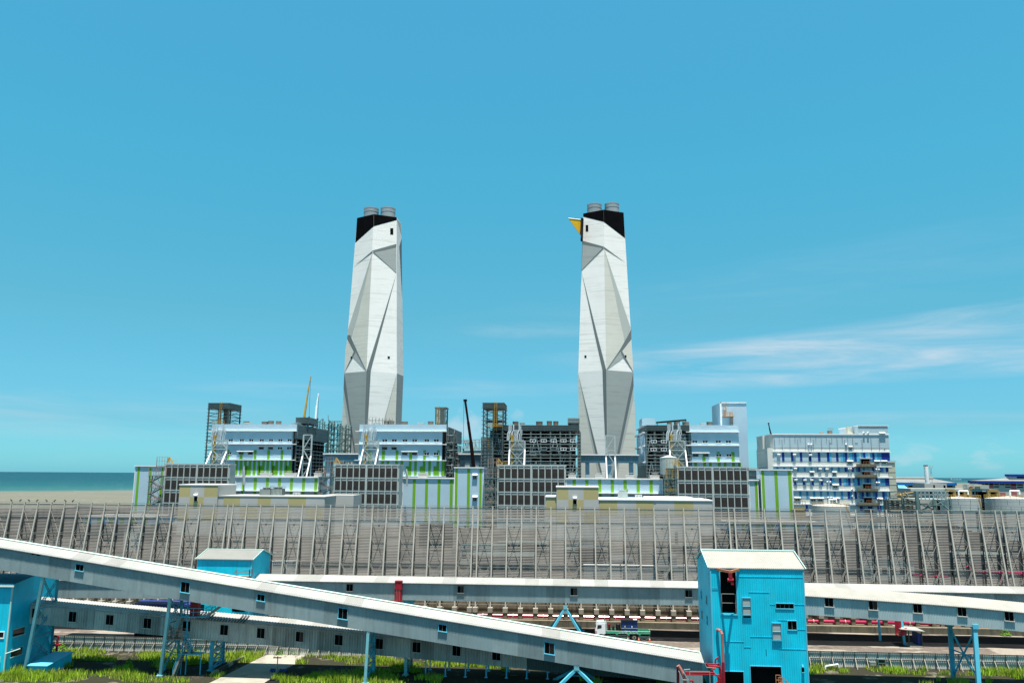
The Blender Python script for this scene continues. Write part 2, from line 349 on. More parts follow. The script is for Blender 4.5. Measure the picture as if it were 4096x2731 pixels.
def wall_holes(mb, x0, x1, z0, z1, y, t, holes, m=0, mj=None):   # wall in plane y (thickness t) with real openings
    mj = m if mj is None else mj
    xs = sorted({x0, x1} | {h[0] for h in holes} | {h[1] for h in holes}); zs = sorted({z0, z1} | {h[2] for h in holes} | {h[3] for h in holes})
    xs = [q for q in xs if x0 <= q <= x1]; zs = [q for q in zs if z0 <= q <= z1]
    for a, b in zip(xs[:-1], xs[1:]):
        for c, d in zip(zs[:-1], zs[1:]):
            xm, zm = (a + b)/2, (c + d)/2
            if any(h[0] < xm < h[1] and h[2] < zm < h[3] for h in holes): continue
            mb.add([(a,y,c),(b,y,c),(b,y,d),(a,y,d)], [(0,1,2,3)], m)
            mb.add([(a,y+t,c),(b,y+t,c),(b,y+t,d),(a,y+t,d)], [(3,2,1,0)], m)
    for h in holes:
        a, b, c, d = h
        mb.add([(a,y,c),(b,y,c),(b,y+t,c),(a,y+t,c)], [(0,1,2,3)], mj); mb.add([(a,y,d),(b,y,d),(b,y+t,d),(a,y+t,d)], [(3,2,1,0)], mj)
        mb.add([(a,y,c),(a,y,d),(a,y+t,d),(a,y+t,c)], [(0,3,2,1)], mj); mb.add([(b,y,c),(b,y,d),(b,y+t,d),(b,y+t,c)], [(0,1,2,3)], mj)
def lattice(mb, x0, x1, y0, y1, z0, z1, step, cw=0.5, gw=0.3, m=0, mg=None, diag=True, nx=1, ny=1, over=0.0):
    mg = m if mg is None else mg
    for i in range(nx + 1):
        for j in range(ny + 1):
            if 0 < i < nx and 0 < j < ny: continue
            x = x0 + (x1 - x0)*i/nx; y = y0 + (y1 - y0)*j/ny
            mb.beam((x, y, z0), (x, y, z1), cw, m=m)
    k = 0; z = z0 + step
    while z < z1 + 0.01:
        for y in (y0 - gw, y1 + gw): mb.beam((x0 - over, y, z), (x1 + over, y, z), gw, m=mg)
        for x in (x0 - gw, x1 + gw): mb.beam((x, y0 - over, z), (x, y1 + over, z), gw, m=mg)
        if diag and k % 2 == 0:
            zz = min(z + 2*step, z1)
            mb.beam((x0, y0, z), (x1, y0, zz), gw, m=m); mb.beam((x1, y0, z), (x1, y1, zz), gw, m=m); mb.beam((x1, y1, z), (x0, y1, zz), gw, m=m)
        z += step; k += 1
def rails(mb, pts, h=1.1, r=0.035, m=0, step=1.3):
    for a, b in zip(pts[:-1], pts[1:]):
        a = Vector(a); b = Vector(b)
        for k in (0.55, 1.0): mb.beam(a + Vector((0,0,h*k)), b + Vector((0,0,h*k)), 2*r, m=m)
        n = max(1, int((b - a).length/step))
        for i in range(n + 1): q = a.lerp(b, i/n); mb.beam(q, q + Vector((0,0,h)), 2*r, m=m)

# ================================================================== SETTING: land, sea
def ground_mat(name, pts, detail=10, rough=0.95):
    """pts: list of (scale, lo, hi, colour) layered over the first colour"""
    m = bpy.data.materials.new(name); m.use_nodes = True
    t = m.node_tree; n = t.nodes; l = t.links; b = n['Principled BSDF']
    b.inputs['Roughness'].default_value = rough; b.inputs['Specular IOR Level'].default_value = 0.15
    tc = n.new('ShaderNodeTexCoord'); col = None
    for i, (scl, lo, hi, c) in enumerate(pts):
        if i == 0:
            rgb = n.new('ShaderNodeRGB'); rgb.outputs[0].default_value = c + (1,); col = rgb.outputs[0]; continue
        mpn = n.new('ShaderNodeMapping'); mpn.inputs['Scale'].default_value = scl; mpn.inputs['Location'].default_value = (i*3.7, i*1.3, 0)
        l.new(tc.outputs['Object'], mpn.inputs[0])
        q = n.new('ShaderNodeTexNoise'); q.inputs['Scale'].default_value = 1; q.inputs['Detail'].default_value = detail; q.inputs['Roughness'].default_value = 0.62
        l.new(mpn.outputs[0], q.inputs['Vector'])
        r2 = n.new('ShaderNodeValToRGB'); r2.color_ramp.elements[0].position = lo; r2.color_ramp.elements[1].position = hi
        l.new(q.outputs[0], r2.inputs[0])
        x = n.new('ShaderNodeMix'); x.data_type = 'RGBA'; l.new(r2.outputs[0], x.inputs[0]); l.new(col, x.inputs[6]); x.inputs[7].default_value = c + (1,)
        col = x.outputs[2]
    l.new(col, b.inputs['Base Color']); MAT[name] = m
ground_mat('yard_ground', [(1, 0, 0, (0.055, 0.052, 0.047)), ((0.02, 0.022, 1), 0.45, 0.6, (0.02, 0.02, 0.02)), ((0.06, 0.07, 1), 0.52, 0.62, (0.11, 0.103, 0.09)), ((1.2, 1.2, 1), 0.4, 0.7, (0.055, 0.05, 0.044))])
ground_mat('pavement', [(1, 0, 0, (0.12, 0.10, 0.085)), ((0.10, 0.22, 1), 0.50, 0.53, (0.27, 0.24, 0.205)), ((0.13, 0.35, 1), 0.56, 0.60, (0.085, 0.07, 0.06)), ((1.5, 1.5, 1), 0.45, 0.8, (0.20, 0.17, 0.15))])
ground_mat('soil', [(1, 0, 0, (0.028, 0.026, 0.018)), ((0.3, 0.35, 1), 0.56, 0.64, (0.15, 0.135, 0.105)), ((2, 2, 1), 0.52, 0.7, (0.035, 0.05, 0.014))])
def sea_mat():
    m = bpy.data.materials.new('sea_water'); m.use_nodes = True
    t = m.node_tree; n = t.nodes; l = t.links; b = n['Principled BSDF']
    b.inputs['Roughness'].default_value = 0.45; b.inputs['Specular IOR Level'].default_value = 0.12
    g = n.new('ShaderNodeTexCoord'); s = n.new('ShaderNodeSeparateXYZ'); l.new(g.outputs['Object'], s.inputs[0])
    def mt(op, a, b_):
        q = n.new('ShaderNodeMath'); q.operation = op
        for i, k in enumerate((a, b_)):
            if isinstance(k, (int, float)): q.inputs[i].default_value = k
            else: l.new(k, q.inputs[i])
        return q.outputs[0]
    mp_ = n.new('ShaderNodeMapping'); mp_.inputs['Scale'].default_value = (0.0016, 0.0012, 1); l.new(g.outputs['Object'], mp_.inputs[0])
    nz = n.new('ShaderNodeTexNoise'); nz.inputs['Detail'].default_value = 5; nz.inputs['Scale'].default_value = 1; l.new(mp_.outputs[0], nz.inputs['Vector'])
    val = mt('ADD', mt('SUBTRACT', s.outputs['Y'], mt('MULTIPLY', s.outputs['X'], 1.126)), mt('MULTIPLY', mt('SUBTRACT', nz.outputs[0], 0.5), 420.0))
    r = n.new('ShaderNodeValToRGB'); l.new(mt('DIVIDE', mt('SUBTRACT', val, 1600.0), 6000.0), r.inputs[0]); e = r.color_ramp.elements
    e[0].position = 0.0; e[0].color = (0.165, 0.145, 0.10, 1); e[1].position = 1.0; e[1].color = (0.003, 0.045, 0.065, 1)
    for p_, c_ in ((0.055, (0.155, 0.145, 0.105, 1)), (0.085, (0.03, 0.105, 0.098, 1)), (0.2, (0.009, 0.07, 0.08, 1)), (0.45, (0.004, 0.05, 0.065, 1))):
        q = e.new(p_); q.color = c_
    mp2_ = n.new('ShaderNodeMapping'); mp2_.inputs['Scale'].default_value = (0.035, 0.16, 1); l.new(g.outputs['Object'], mp2_.inputs[0])
    n2_ = n.new('ShaderNodeTexNoise'); n2_.inputs['Scale'].default_value = 1; n2_.inputs['Detail'].default_value = 4; n2_.inputs['Roughness'].default_value = 0.7; l.new(mp2_.outputs[0], n2_.inputs['Vector'])
    r2 = n.new('ShaderNodeValToRGB'); r2.color_ramp.elements[0].position = 0.655; r2.color_ramp.elements[1].position = 0.70; l.new(n2_.outputs[0], r2.inputs[0])
    x = n.new('ShaderNodeMix'); x.data_type = 'RGBA'; l.new(r2.outputs[0], x.inputs[0]); l.new(r.outputs[0], x.inputs[6]); x.inputs[7].default_value = (0.62, 0.62, 0.58, 1)
    mp3_ = n.new('ShaderNodeMapping'); mp3_.inputs['Scale'].default_value = (0.012, 0.08, 1); l.new(g.outputs['Object'], mp3_.inputs[0])
    n3_ = n.new('ShaderNodeTexNoise'); n3_.inputs['Scale'].default_value = 1; n3_.inputs['Detail'].default_value = 6; l.new(mp3_.outputs[0], n3_.inputs['Vector'])
    r3 = n.new('ShaderNodeValToRGB'); r3.color_ramp.elements[0].position = 0.35; r3.color_ramp.elements[0].color = (0.82, 0.84, 0.84, 1); r3.color_ramp.elements[1].position = 0.65; r3.color_ramp.elements[1].color = (1, 1, 1, 1); l.new(n3_.outputs[0], r3.inputs[0])
    y = n.new('ShaderNodeMix'); y.data_type = 'RGBA'; y.blend_type = 'MULTIPLY'; y.inputs[0].default_value = 1; l.new(x.outputs[2], y.inputs[6]); l.new(r3.outputs[0], y.inputs[7])
    l.new(y.outputs[2], b.inputs['Base Color']); MAT['sea_water'] = m
sea_mat()
mb = MB(); mb.poly([(-60000, -3000, -1.5), (60000, -3000, -1.5), (60000, 80000, -1.5), (-60000, 80000, -1.5)])
single('sea', mb, 'sea_water', (0, 0, 0), kind='structure')
mb = MB(); mb.prism([(-1800, -300, 0), (2500, -300, 0), (2500, 1500, 0), (900, 1400, 0), (480, 1150, 0), (330, 800, 0), (100, 770, 0), (-200, 740, 0), (-300, 600, 0), (-420, 545, 0), (-1800, 520, 0)], (0, 0, -6))
single('ground', mb, 'yard_ground', (0, 0, 0), kind='structure')

# ================================================================== CHIMNEYS
z1 = Z(1300, 780, 2.8); z2 = Z(1300, 1340, 3.015); z3 = Z(2240, 780, 2.8); z4 = Z(2240, 1340, 2.53)
PM = ['tower_white', 'tower_beige', 'tower_mid', 'tower_light', 'tower_dark', 'tower_black']
def chimney(name, label, Yr, left, ridge, right, far, dl, dr, paint, flues):
    rt, rm, rb = P(*ridge[0], Yr + 7), P(*ridge[1], Yr), P(*ridge[2], Yr)
    def side(edge, mid):
        nu = (rt - rm).cross(mid - rm).normalized(); nl = (rb - rm).cross(mid - rm).normalized()
        if nu.y > 0: nu = -nu
        if nl.y > 0: nl = -nl
        return Ppl(*edge[0], rm, nu), Ppl(*edge[2], rm, nl), nu, nl
    lm = P(*left[1], Yr + dl); lt, lb, nLu, nLl = side(left, lm)
    qm = P(*right[1], Yr + dr); qt, qb, nRu, nRl = side(right, qm)
    rings = []
    planes = {'Lu': (rm, nLu), 'Ll': (rm, nLl), 'Ru': (rm, nRu), 'Rl': (rm, nRl)}
    if far:
        fm = P(*far[1], Yr + dr + 26)
        nu = (qt - qm).cross(fm - qm).normalized(); nl = (qb - qm).cross(fm - qm).normalized()
        if nu.x < 0: nu = -nu
        if nl.x < 0: nl = -nl
        planes['Su'] = (qm, nu); planes['Sl'] = (qm, nl)
        ft, fb = Ppl(*far[0], qm, nu), Ppl(*far[2], qm, nl)
        for a, b, c, d in ((lt, rt, qt, ft), (lm, rm, qm, fm), (lb, rb, qb, fb)):
            rings.append([a, b, c, d, Vector((b.x, d.y + 8, d.z)), a + Vector((3, 22, 0))])
    else:
        for a, b, c in ((lt, rt, qt), (lm, rm, qm), (lb, rb, qb)):
            rings.append([a, b, c, c + Vector((-4, 24, 0)), Vector((b.x, c.y + 32, c.z)), a + Vector((4, 24, 0))])
    root = thing(name, label, 'chimney', (rb.x, Yr + 18, 0))
    mb = MB(); n = len(rings[0])
    for q0, q1 in zip(rings[1:], rings[:-1]):
        for i in range(n):
            j = (i + 1) % n; mb.poly([q0[i], q0[j], q1[j], q1[i]], 0)
    mb.poly(rings[0], 5)
    lay = {}
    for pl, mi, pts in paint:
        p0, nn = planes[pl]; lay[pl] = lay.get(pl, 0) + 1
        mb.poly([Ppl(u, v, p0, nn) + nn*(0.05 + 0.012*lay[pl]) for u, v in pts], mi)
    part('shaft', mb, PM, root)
    for (ua, ub, vt, vb) in flues:
        c0 = P((ua + ub)/2, vb, Yr + 25); c1 = P((ua + ub)/2, vt, Yr + 25); r = (P(ub, vt, Yr + 25).x - P(ua, vt, Yr + 25).x)/2
        mb = MB(); c0 = Vector((c1.x, c1.y, c0.z - 4))
        mb.tube(c0, c1, r, 28, caps=False); mb.tube(c0, c1 - Vector((0, 0, 0.4)), r*0.93, 28, 1, caps=True)
        mb.tube(c1 - Vector((0, 0, 0.5)), c1, r*1.025, 28, caps=False); mb.tube(c1.lerp(c0, .33), c1.lerp(c0, .36), r*1.02, 28)
        part('flue', mb, ['flue_steel', 'tower_black'], root)
    return root, planes
def R4(f, x0, y0, x1, y1): return [f(x0, y0), f(x1, y0), f(x1, y1), f(x0, y1)]
W_, BE, MI, LI, DK, BK = range(6)
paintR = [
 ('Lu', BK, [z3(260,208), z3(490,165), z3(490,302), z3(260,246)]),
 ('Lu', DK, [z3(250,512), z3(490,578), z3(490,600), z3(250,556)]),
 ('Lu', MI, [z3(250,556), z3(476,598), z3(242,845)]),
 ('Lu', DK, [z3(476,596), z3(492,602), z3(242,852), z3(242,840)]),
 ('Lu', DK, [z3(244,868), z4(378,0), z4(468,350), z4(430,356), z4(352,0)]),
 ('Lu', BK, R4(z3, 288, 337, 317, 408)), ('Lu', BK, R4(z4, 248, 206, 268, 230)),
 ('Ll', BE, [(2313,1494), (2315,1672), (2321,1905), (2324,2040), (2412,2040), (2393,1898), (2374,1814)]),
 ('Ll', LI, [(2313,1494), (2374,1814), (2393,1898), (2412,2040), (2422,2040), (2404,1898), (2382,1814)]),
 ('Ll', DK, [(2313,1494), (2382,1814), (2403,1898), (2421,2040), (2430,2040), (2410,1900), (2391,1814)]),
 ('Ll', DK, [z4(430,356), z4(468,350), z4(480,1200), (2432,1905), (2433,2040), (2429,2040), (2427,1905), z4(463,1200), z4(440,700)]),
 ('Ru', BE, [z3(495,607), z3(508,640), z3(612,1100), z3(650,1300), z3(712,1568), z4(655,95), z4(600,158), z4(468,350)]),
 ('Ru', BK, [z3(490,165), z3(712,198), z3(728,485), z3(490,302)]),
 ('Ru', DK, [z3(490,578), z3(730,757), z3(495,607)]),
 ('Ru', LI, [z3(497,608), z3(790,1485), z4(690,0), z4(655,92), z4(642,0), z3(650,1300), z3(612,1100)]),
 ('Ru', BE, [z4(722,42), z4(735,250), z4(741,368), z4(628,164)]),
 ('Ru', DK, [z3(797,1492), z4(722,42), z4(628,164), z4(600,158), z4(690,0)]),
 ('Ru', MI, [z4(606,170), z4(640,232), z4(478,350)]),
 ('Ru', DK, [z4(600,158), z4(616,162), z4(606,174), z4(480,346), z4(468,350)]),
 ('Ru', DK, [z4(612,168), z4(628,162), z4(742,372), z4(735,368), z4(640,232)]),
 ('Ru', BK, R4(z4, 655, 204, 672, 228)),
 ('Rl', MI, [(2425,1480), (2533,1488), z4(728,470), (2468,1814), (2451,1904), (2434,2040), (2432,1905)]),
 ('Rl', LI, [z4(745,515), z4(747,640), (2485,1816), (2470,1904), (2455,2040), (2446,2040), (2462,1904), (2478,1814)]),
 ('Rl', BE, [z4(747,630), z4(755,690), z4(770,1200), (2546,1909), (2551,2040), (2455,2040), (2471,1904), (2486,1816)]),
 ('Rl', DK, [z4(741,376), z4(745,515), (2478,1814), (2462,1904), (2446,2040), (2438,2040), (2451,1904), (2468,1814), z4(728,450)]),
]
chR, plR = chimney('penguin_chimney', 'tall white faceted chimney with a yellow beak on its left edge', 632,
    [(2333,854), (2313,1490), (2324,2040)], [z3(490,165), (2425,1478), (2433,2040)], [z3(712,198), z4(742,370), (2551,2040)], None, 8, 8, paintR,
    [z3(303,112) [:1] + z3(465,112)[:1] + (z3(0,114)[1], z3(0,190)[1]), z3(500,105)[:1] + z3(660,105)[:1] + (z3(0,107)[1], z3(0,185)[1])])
p0, nn = plR['Lu']
mb = MB()
bp_ = [Ppl(*z3(95,260), p0 + Vector((0, 7, 0)), Vector((0,-1,0))), Ppl(*z3(246,278), p0 + Vector((0, 7, 0)), Vector((0,-1,0))), Ppl(*z3(232,450), p0 + Vector((0, 7, 0)), Vector((0,-1,0)))]
mb.prism(bp_, (0, 1.4, 0)); mb.prism([bp_[0] + Vector((0,-.1,.2)), bp_[1] + Vector((0,-.1,.2)), bp_[1] + Vector((0,-.3,-.1)), bp_[0] + Vector((0,-.3,-.1))], (0, 2.0, 0), 1)
part('beak', mb, ['beak_yellow', 'white_trim'], chR)
mb = MB()
for x_, y_, xx, yy in ((252,275,236,500), (242,280,230,430), (258,275,250,500)):
    mb.beam(Ppl(*z3(x_,y_), p0 + Vector((0,7,0)), Vector((0,-1,0))), Ppl(*z3(xx,yy), p0 + Vector((0,7,0)), Vector((0,-1,0))), 1.0, 6)
for y_ in range(290, 500, 22):
    mb.beam(Ppl(*z3(232,y_), p0 + Vector((0,6,0)), Vector((0,-1,0))), Ppl(*z3(256,y_), p0 + Vector((0,6,0)), Vector((0,-1,0))), 0.8, 5)
part('beak_frame', mb, 'black_steel', chR)
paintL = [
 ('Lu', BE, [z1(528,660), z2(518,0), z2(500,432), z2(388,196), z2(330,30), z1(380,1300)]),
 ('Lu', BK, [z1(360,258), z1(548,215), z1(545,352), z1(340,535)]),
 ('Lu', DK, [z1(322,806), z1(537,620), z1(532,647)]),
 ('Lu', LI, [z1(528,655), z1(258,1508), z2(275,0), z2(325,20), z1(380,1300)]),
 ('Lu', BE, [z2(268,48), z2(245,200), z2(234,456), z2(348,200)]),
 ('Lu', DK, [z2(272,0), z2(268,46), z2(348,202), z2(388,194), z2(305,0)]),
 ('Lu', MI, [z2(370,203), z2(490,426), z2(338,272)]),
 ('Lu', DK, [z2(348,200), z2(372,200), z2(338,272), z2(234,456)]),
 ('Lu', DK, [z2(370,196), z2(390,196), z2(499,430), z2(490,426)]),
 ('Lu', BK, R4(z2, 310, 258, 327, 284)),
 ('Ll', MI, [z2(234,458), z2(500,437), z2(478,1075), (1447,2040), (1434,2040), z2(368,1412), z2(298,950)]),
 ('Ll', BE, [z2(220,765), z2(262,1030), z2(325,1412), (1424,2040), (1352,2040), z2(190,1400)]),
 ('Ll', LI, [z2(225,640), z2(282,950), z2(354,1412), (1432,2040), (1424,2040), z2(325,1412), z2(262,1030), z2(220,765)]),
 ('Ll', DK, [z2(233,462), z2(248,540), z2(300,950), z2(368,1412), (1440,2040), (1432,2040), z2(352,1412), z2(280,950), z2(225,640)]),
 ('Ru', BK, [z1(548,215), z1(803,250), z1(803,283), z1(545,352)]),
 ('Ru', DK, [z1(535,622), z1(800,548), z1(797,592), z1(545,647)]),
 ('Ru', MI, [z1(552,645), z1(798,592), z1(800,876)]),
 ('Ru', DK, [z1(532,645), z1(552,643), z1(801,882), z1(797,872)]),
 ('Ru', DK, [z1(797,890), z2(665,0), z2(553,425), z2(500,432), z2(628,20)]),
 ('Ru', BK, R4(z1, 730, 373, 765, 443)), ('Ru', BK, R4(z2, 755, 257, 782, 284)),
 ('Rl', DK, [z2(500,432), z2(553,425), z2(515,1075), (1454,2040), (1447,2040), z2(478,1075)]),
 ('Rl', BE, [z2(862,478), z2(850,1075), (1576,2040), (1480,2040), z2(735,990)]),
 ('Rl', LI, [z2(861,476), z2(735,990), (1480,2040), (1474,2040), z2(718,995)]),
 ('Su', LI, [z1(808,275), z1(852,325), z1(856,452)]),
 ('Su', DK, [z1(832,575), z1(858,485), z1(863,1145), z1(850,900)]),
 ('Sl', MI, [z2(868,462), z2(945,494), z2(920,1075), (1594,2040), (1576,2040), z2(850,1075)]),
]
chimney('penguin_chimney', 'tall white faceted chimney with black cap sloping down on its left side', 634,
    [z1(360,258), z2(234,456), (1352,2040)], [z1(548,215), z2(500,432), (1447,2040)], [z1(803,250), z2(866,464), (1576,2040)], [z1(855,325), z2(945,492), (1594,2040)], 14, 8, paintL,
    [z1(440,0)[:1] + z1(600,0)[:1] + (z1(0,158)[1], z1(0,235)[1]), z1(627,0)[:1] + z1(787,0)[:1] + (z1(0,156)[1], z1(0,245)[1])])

# ================================================================== BOILER HOUSES
def girt_face_x(mb, x0, x1, y, z0, z1, dz, ncol, m=0, ml=0, g=0.28):
    z = z0
    while z <= z1: mb.beam((x0, y, z), (x1, y, z), g, m=ml); z += dz
    for i in range(ncol + 1):
        x = x0 + (x1 - x0)*i/ncol; mb.beam((x, y + 0.35, z0), (x, y + 0.35, z1), 0.7, m=m)
def girt_face_y(mb, y0, y1, x, z0, z1, dz, ncol, m=0, ml=0, g=0.3, sgn=1):
    z = z0
    while z <= z1: mb.beam((x, y0, z), (x, y1, z), g, m=ml); z += dz
    for i in range(ncol + 1):
        y = y0 + (y1 - y0)*i/ncol; mb.beam((x - sgn*0.4, y, z0), (x - sgn*0.4, y, z1), 0.7, m=m)
def roof_fan(root, u0, u1, vt, vb, Y, mat_='fan_brown'):
    c0 = P((u0 + u1)/2, vb, Y); c1 = P((u0 + u1)/2, vt, Y); r = (P(u1, vt, Y).x - P(u0, vt, Y).x)/2
    mb = MB(); b_ = Vector((c1.x, c1.y, c0.z - 3)); mid = b_.lerp(c1, 0.72)
    mb.tube(b_, mid, r*1.0, 16, r2=r*0.93); mb.tube(mid, c1, r*0.93, 16, r2=r, caps=False); mb.tube(mid, c1 - Vector((0,0,.3)), r*0.88, 16, 1)
    part('roof_fan', mb, [mat_, 'black_void'], root)
def roof_box(root, u0, u1, vt, vb, Y, m='light_grey_panel', dep=4):
    mb = MB(); f = Fac(Y); mb.box(f.x(u0, vt), f.x(u1, vt), Y, Y + dep, f.z(u0, vb) - 2, f.z(u0, vt)); mb.box(f.x(u0, vt) - .15, f.x(u1, vt) + .15, Y - .15, Y + dep + .15, f.z(u0, vt), f.z(u0, vt) + .25)
    part('roof_unit', mb, m, root)
def awning(fac, u0, u1, v, root, m='aluminium'):
    mb = MB(); x0, x1, z = fac.x(u0, v), fac.x(u1, v), fac.z((u0 + u1)/2, v)
    mb.prism([(x0, fac.Y, z + .5), (x0, fac.Y - 1.0, z - .1), (x0, fac.Y - 1.0, z - .3), (x0, fac.Y, z - .3)], (x1 - x0, 0, 0))
    part('awning', mb, m, root)
CL = ['blue_cladding', 'pale_blue_cladding', 'green_cladding', 'lime_cladding', 'white_trim', 'plant_dark']
def clad_body(root, fac, u0, u1, vt, dep, ledges, stripes, xinset=0):
    mb = MB(); x0, x1, zt = fac.x(u0, vt), fac.x(u1, vt), fac.z((u0 + u1)/2, vt)
    mb.box(x0, x1 - xinset, fac.Y, fac.Y + dep, 0, zt, 0)
    zl = [fac.z((u0 + u1)/2, v) for v in ledges]
    mb.box(x0 - .05, x1 + .05, fac.Y - .25, fac.Y, zl[0], zt + .3, 1)          # parapet band
    for (ua, ub, va, vb, m) in stripes: fac.rect(mb, ua, va, ub, vb, 0.07, m, vref=vt)
    part('cladding', mb, CL, root)
    for z in zl:
        mb = MB(); mb.box(x0 - 2.2, x1 + .4, fac.Y - 1.2, fac.Y, z - .2, z + .25); part('ledge', mb, 'white_trim', root)
    return x0, x1, zt

# --- first boiler house (far left)
f = Fac(480)
bh = thing('boiler_house', 'blue boiler house at far left with black open side and green stripes', 'boiler house', (P(1017,1698,480).x, 512, 0))
st = []
st += [(z5(985,0)[0], z5(1003,0)[0], 1799, 1900, 2), (z5(1117,0)[0], z5(1149,0)[0], 1799, 1838, 2), (z5(1262,0)[0], z5(1292,0)[0], 1800, 1838, 2), (z6(62,0)[0], z6(88,0)[0], 1799, 1838, 2), (z6(204,0)[0], z6(232,0)[0], 1799, 1838, 2), (z6(350,0)[0], z6(376,0)[0], 1799, 1838, 2)]
for k, x in enumerate(range(-425, 440, 48)):
    u = z6(x + 52, 0)[0]
    if u > 1180 or u < 935: continue
    st.append((u, u + 10.5, 1841, 1900, 2))
    if k % 3 == 2: st.append((u - 11, u, 1862, 1900, 2))
x0, x1, zt = clad_body(bh, f, 850, 1188, 1698, 62, [1723, 1775.5, 1838.5, 1902.5], st, 2.5)
for x in (1145, 1265, 1367, 1480, 1580): window(f, *z5(x, 758), 20, 11, bh)
for x in (330, 430): window(f, *z6(x, 758), 20, 11, bh)
for x in (1030, 1130): window(f, *z5(x, 897), 20, 11, bh)
for p in (z5(1257,898), z5(1357,898), z5(1475,843), z5(1575,843)): window(f, *p, 22, 11, bh, mull=0, frame='grey_trim')
for x in (325, 425): window(f, *z6(x, 843), 21, 11, bh)
for a, b, q in ((1213, 1393, 876), (1435, 1615, 820)): awning(f, z5(a,0)[0], z5(b,0)[0], z5(0,q)[1], bh)
mb = MB(); mb.box(x1 - 2.4, x1 - 1.2, 482, 541, 0, zt - 2, 3)
girt_face_y(mb, 480.5, 542, x1 + .3, 8, zt - 9, 2.3, 9, 0, 1); mb.box(x1 - 1.2, x1 + .4, 480.5, 542.5, zt - 8.5, zt + .3, 2)
for k in range(3): mb.box(x1 + .4, x1 + .6, 480.5, 542.5, zt - 6.2 + k*2.6, zt - 5.8 + k*2.6, 0)
for y_, z_ in ((484,43),(487,43),(512,40.5),(517,40.5),(522,40.5),(527,40.5),(532,40.5),(484,29),(488,29)):
    for a in (0, 1.7):
        for q in ((0, 2.4, 0, .25), (0, 2.4, 3.3, 3.55)): mb.box(x1 + .5, x1 + .75, y_ + q[0], y_ + q[1], z_ + q[2], z_ + q[3], 4)
        for yy in (0, 1.1, 2.2): mb.box(x1 + .5, x1 + .75, y_ + yy, y_ + yy + .2, z_, z_ + 3.5, 4)
part('open_steel_side', mb, ['steel_grey', 'steel_light', 'grey_cladding', 'plant_dark', 'white_trim'], bh)
for a, b in ((1280,1345),): roof_fan(bh, z5(a,0)[0], z5(b,0)[0], 1685, 1699, 492)
for a, b, t in ((128,198,557), (198,258,549), (282,340,552)): roof_fan(bh, z6(a,0)[0], z6(b,0)[0], z6(0,t)[1], 1699, 492)
roof_box(bh, z6(445,0)[0], z6(515,0)[0], 1691, 1699, 484, dep=6); roof_box(bh, z5(1285,0)[0], z5(1362,0)[0], 1691, 1699, 484)
f2 = Fac(500)
mb = MB(); mb.box(f2.x(z6(518,0)[0], 1680), f2.x(z6(660,0)[0], 1680), 496, 514, 57, f2.z(1220, 1671)); lattice(mb, f2.x(z6(522,0)[0], 1680), f2.x(z6(650,0)[0], 1680), 497, 513, 50, 57, 3, m=1)
for k in range(4): z_ = 57 + (f2.z(1220, 1671) - 57.2)*k/3; mb.box(f2.x(z6(516,0)[0], 1680), f2.x(z6(662,0)[0], 1680), 495.6, 514.4, z_, z_ + .25, 1)
part('lift_house', mb, ['grey_cladding', 'steel_grey'], bh)

# --- second boiler house
f = Fac(480)
bh = thing('boiler_house', 'blue boiler house with green stripes standing in front of the left chimney', 'boiler house', (P(1613,1699,480).x, 512, 0))
st = []
for a, b, t in ((580,612,720), (755,795,720), (935,970,720), (1113,1148,745), (1293,1327,720), (1472,1506,720)): st.append((z7(a,0)[0], z7(b,0)[0], z7(0,t)[1], 1839, 2))
for k, a in enumerate((475, 578, 752, 822, 932, 1002, 1110, 1180, 1290, 1362, 1468, 1540)):
    st.append((z7(a,0)[0], z7(a+34,0)[0], 1842.5, 1902, 2))
    if a in (1110, 1290, 1468, 932, 752): st.append((z7(a-38,0)[0], z7(a,0)[0], 1864, 1902, 2))
x0, x1, zt = clad_body(bh, f, 1439, 1786, 1699, 60, [1724.5, 1776.5, 1840.5, 1904.5], st, 2.5)
for x in (545, 660, 782, 906, 1046, 1172, 1332, 1456): window(f, *z7(x, 592), 22, 12, bh)
for x in (548, 658): window(f, *z7(x, 690), 21, 10, bh)
for p in (z7(778,695), z7(904,695), z7(1043,765), z7(1168,765)): window(f, *p, 23, 12, bh, mull=0, frame='grey_trim')
for p in (z7(1328,766), z7(1453,766)): window(f, *p, 22, 13, bh)
awning(f, z7(733,0)[0], z7(948,0)[0], z7(0,664)[1], bh); awning(f, z7(998,0)[0], z7(1215,0)[0], z7(0,735)[1], bh)
mb = MB(); mb.box(x1 - 2.4, x1 - 1.2, 482, 538, 0, zt - 4, 3); zt2 = zt - 1
girt_face_y(mb, 480.5, 548, x1 + .3, 8, zt2 - 9, 2.6, 8, 0, 1); mb.box(x1 - 1.2, x1 + .4, 488, 548.5, zt2 - 8, zt2 + .3, 2)
for k in range(3): mb.box(x1 + .4, x1 + .6, 488, 548.5, zt2 - 6 + k*2.6, zt2 - 5.6 + k*2.6, 0)
lattice(mb, x1 + .2, x1 + 4, 483, 490, 0, zt - 2, 4.5, .5, .3, 0, 1); lattice(mb, x1 + .6, x1 + 3, 520, 530, 0, 40, 4, .4, .3, 0, 1)
for k in range(16): 
    y_ = 490 + random.random()*50; z_ = 10 + random.random()*30; mb.box(x1 + .3, x1 + .9, y_, y_ + 3, z_, z_ + 2 + 2*random.random(), 4 if k % 3 else 5)
part('open_steel_side', mb, ['steel_grey', 'steel_light', 'grey_cladding', 'plant_dark', 'steel_light', 'yellow_steel'], bh)
for a, b, t in ((770,835,338), (832,908,337), (998,1085,345), (1343,1420,343)): roof_fan(bh, z7(a,0)[0], z7(b,0)[0], z7(0,t)[1], 1700, 492)
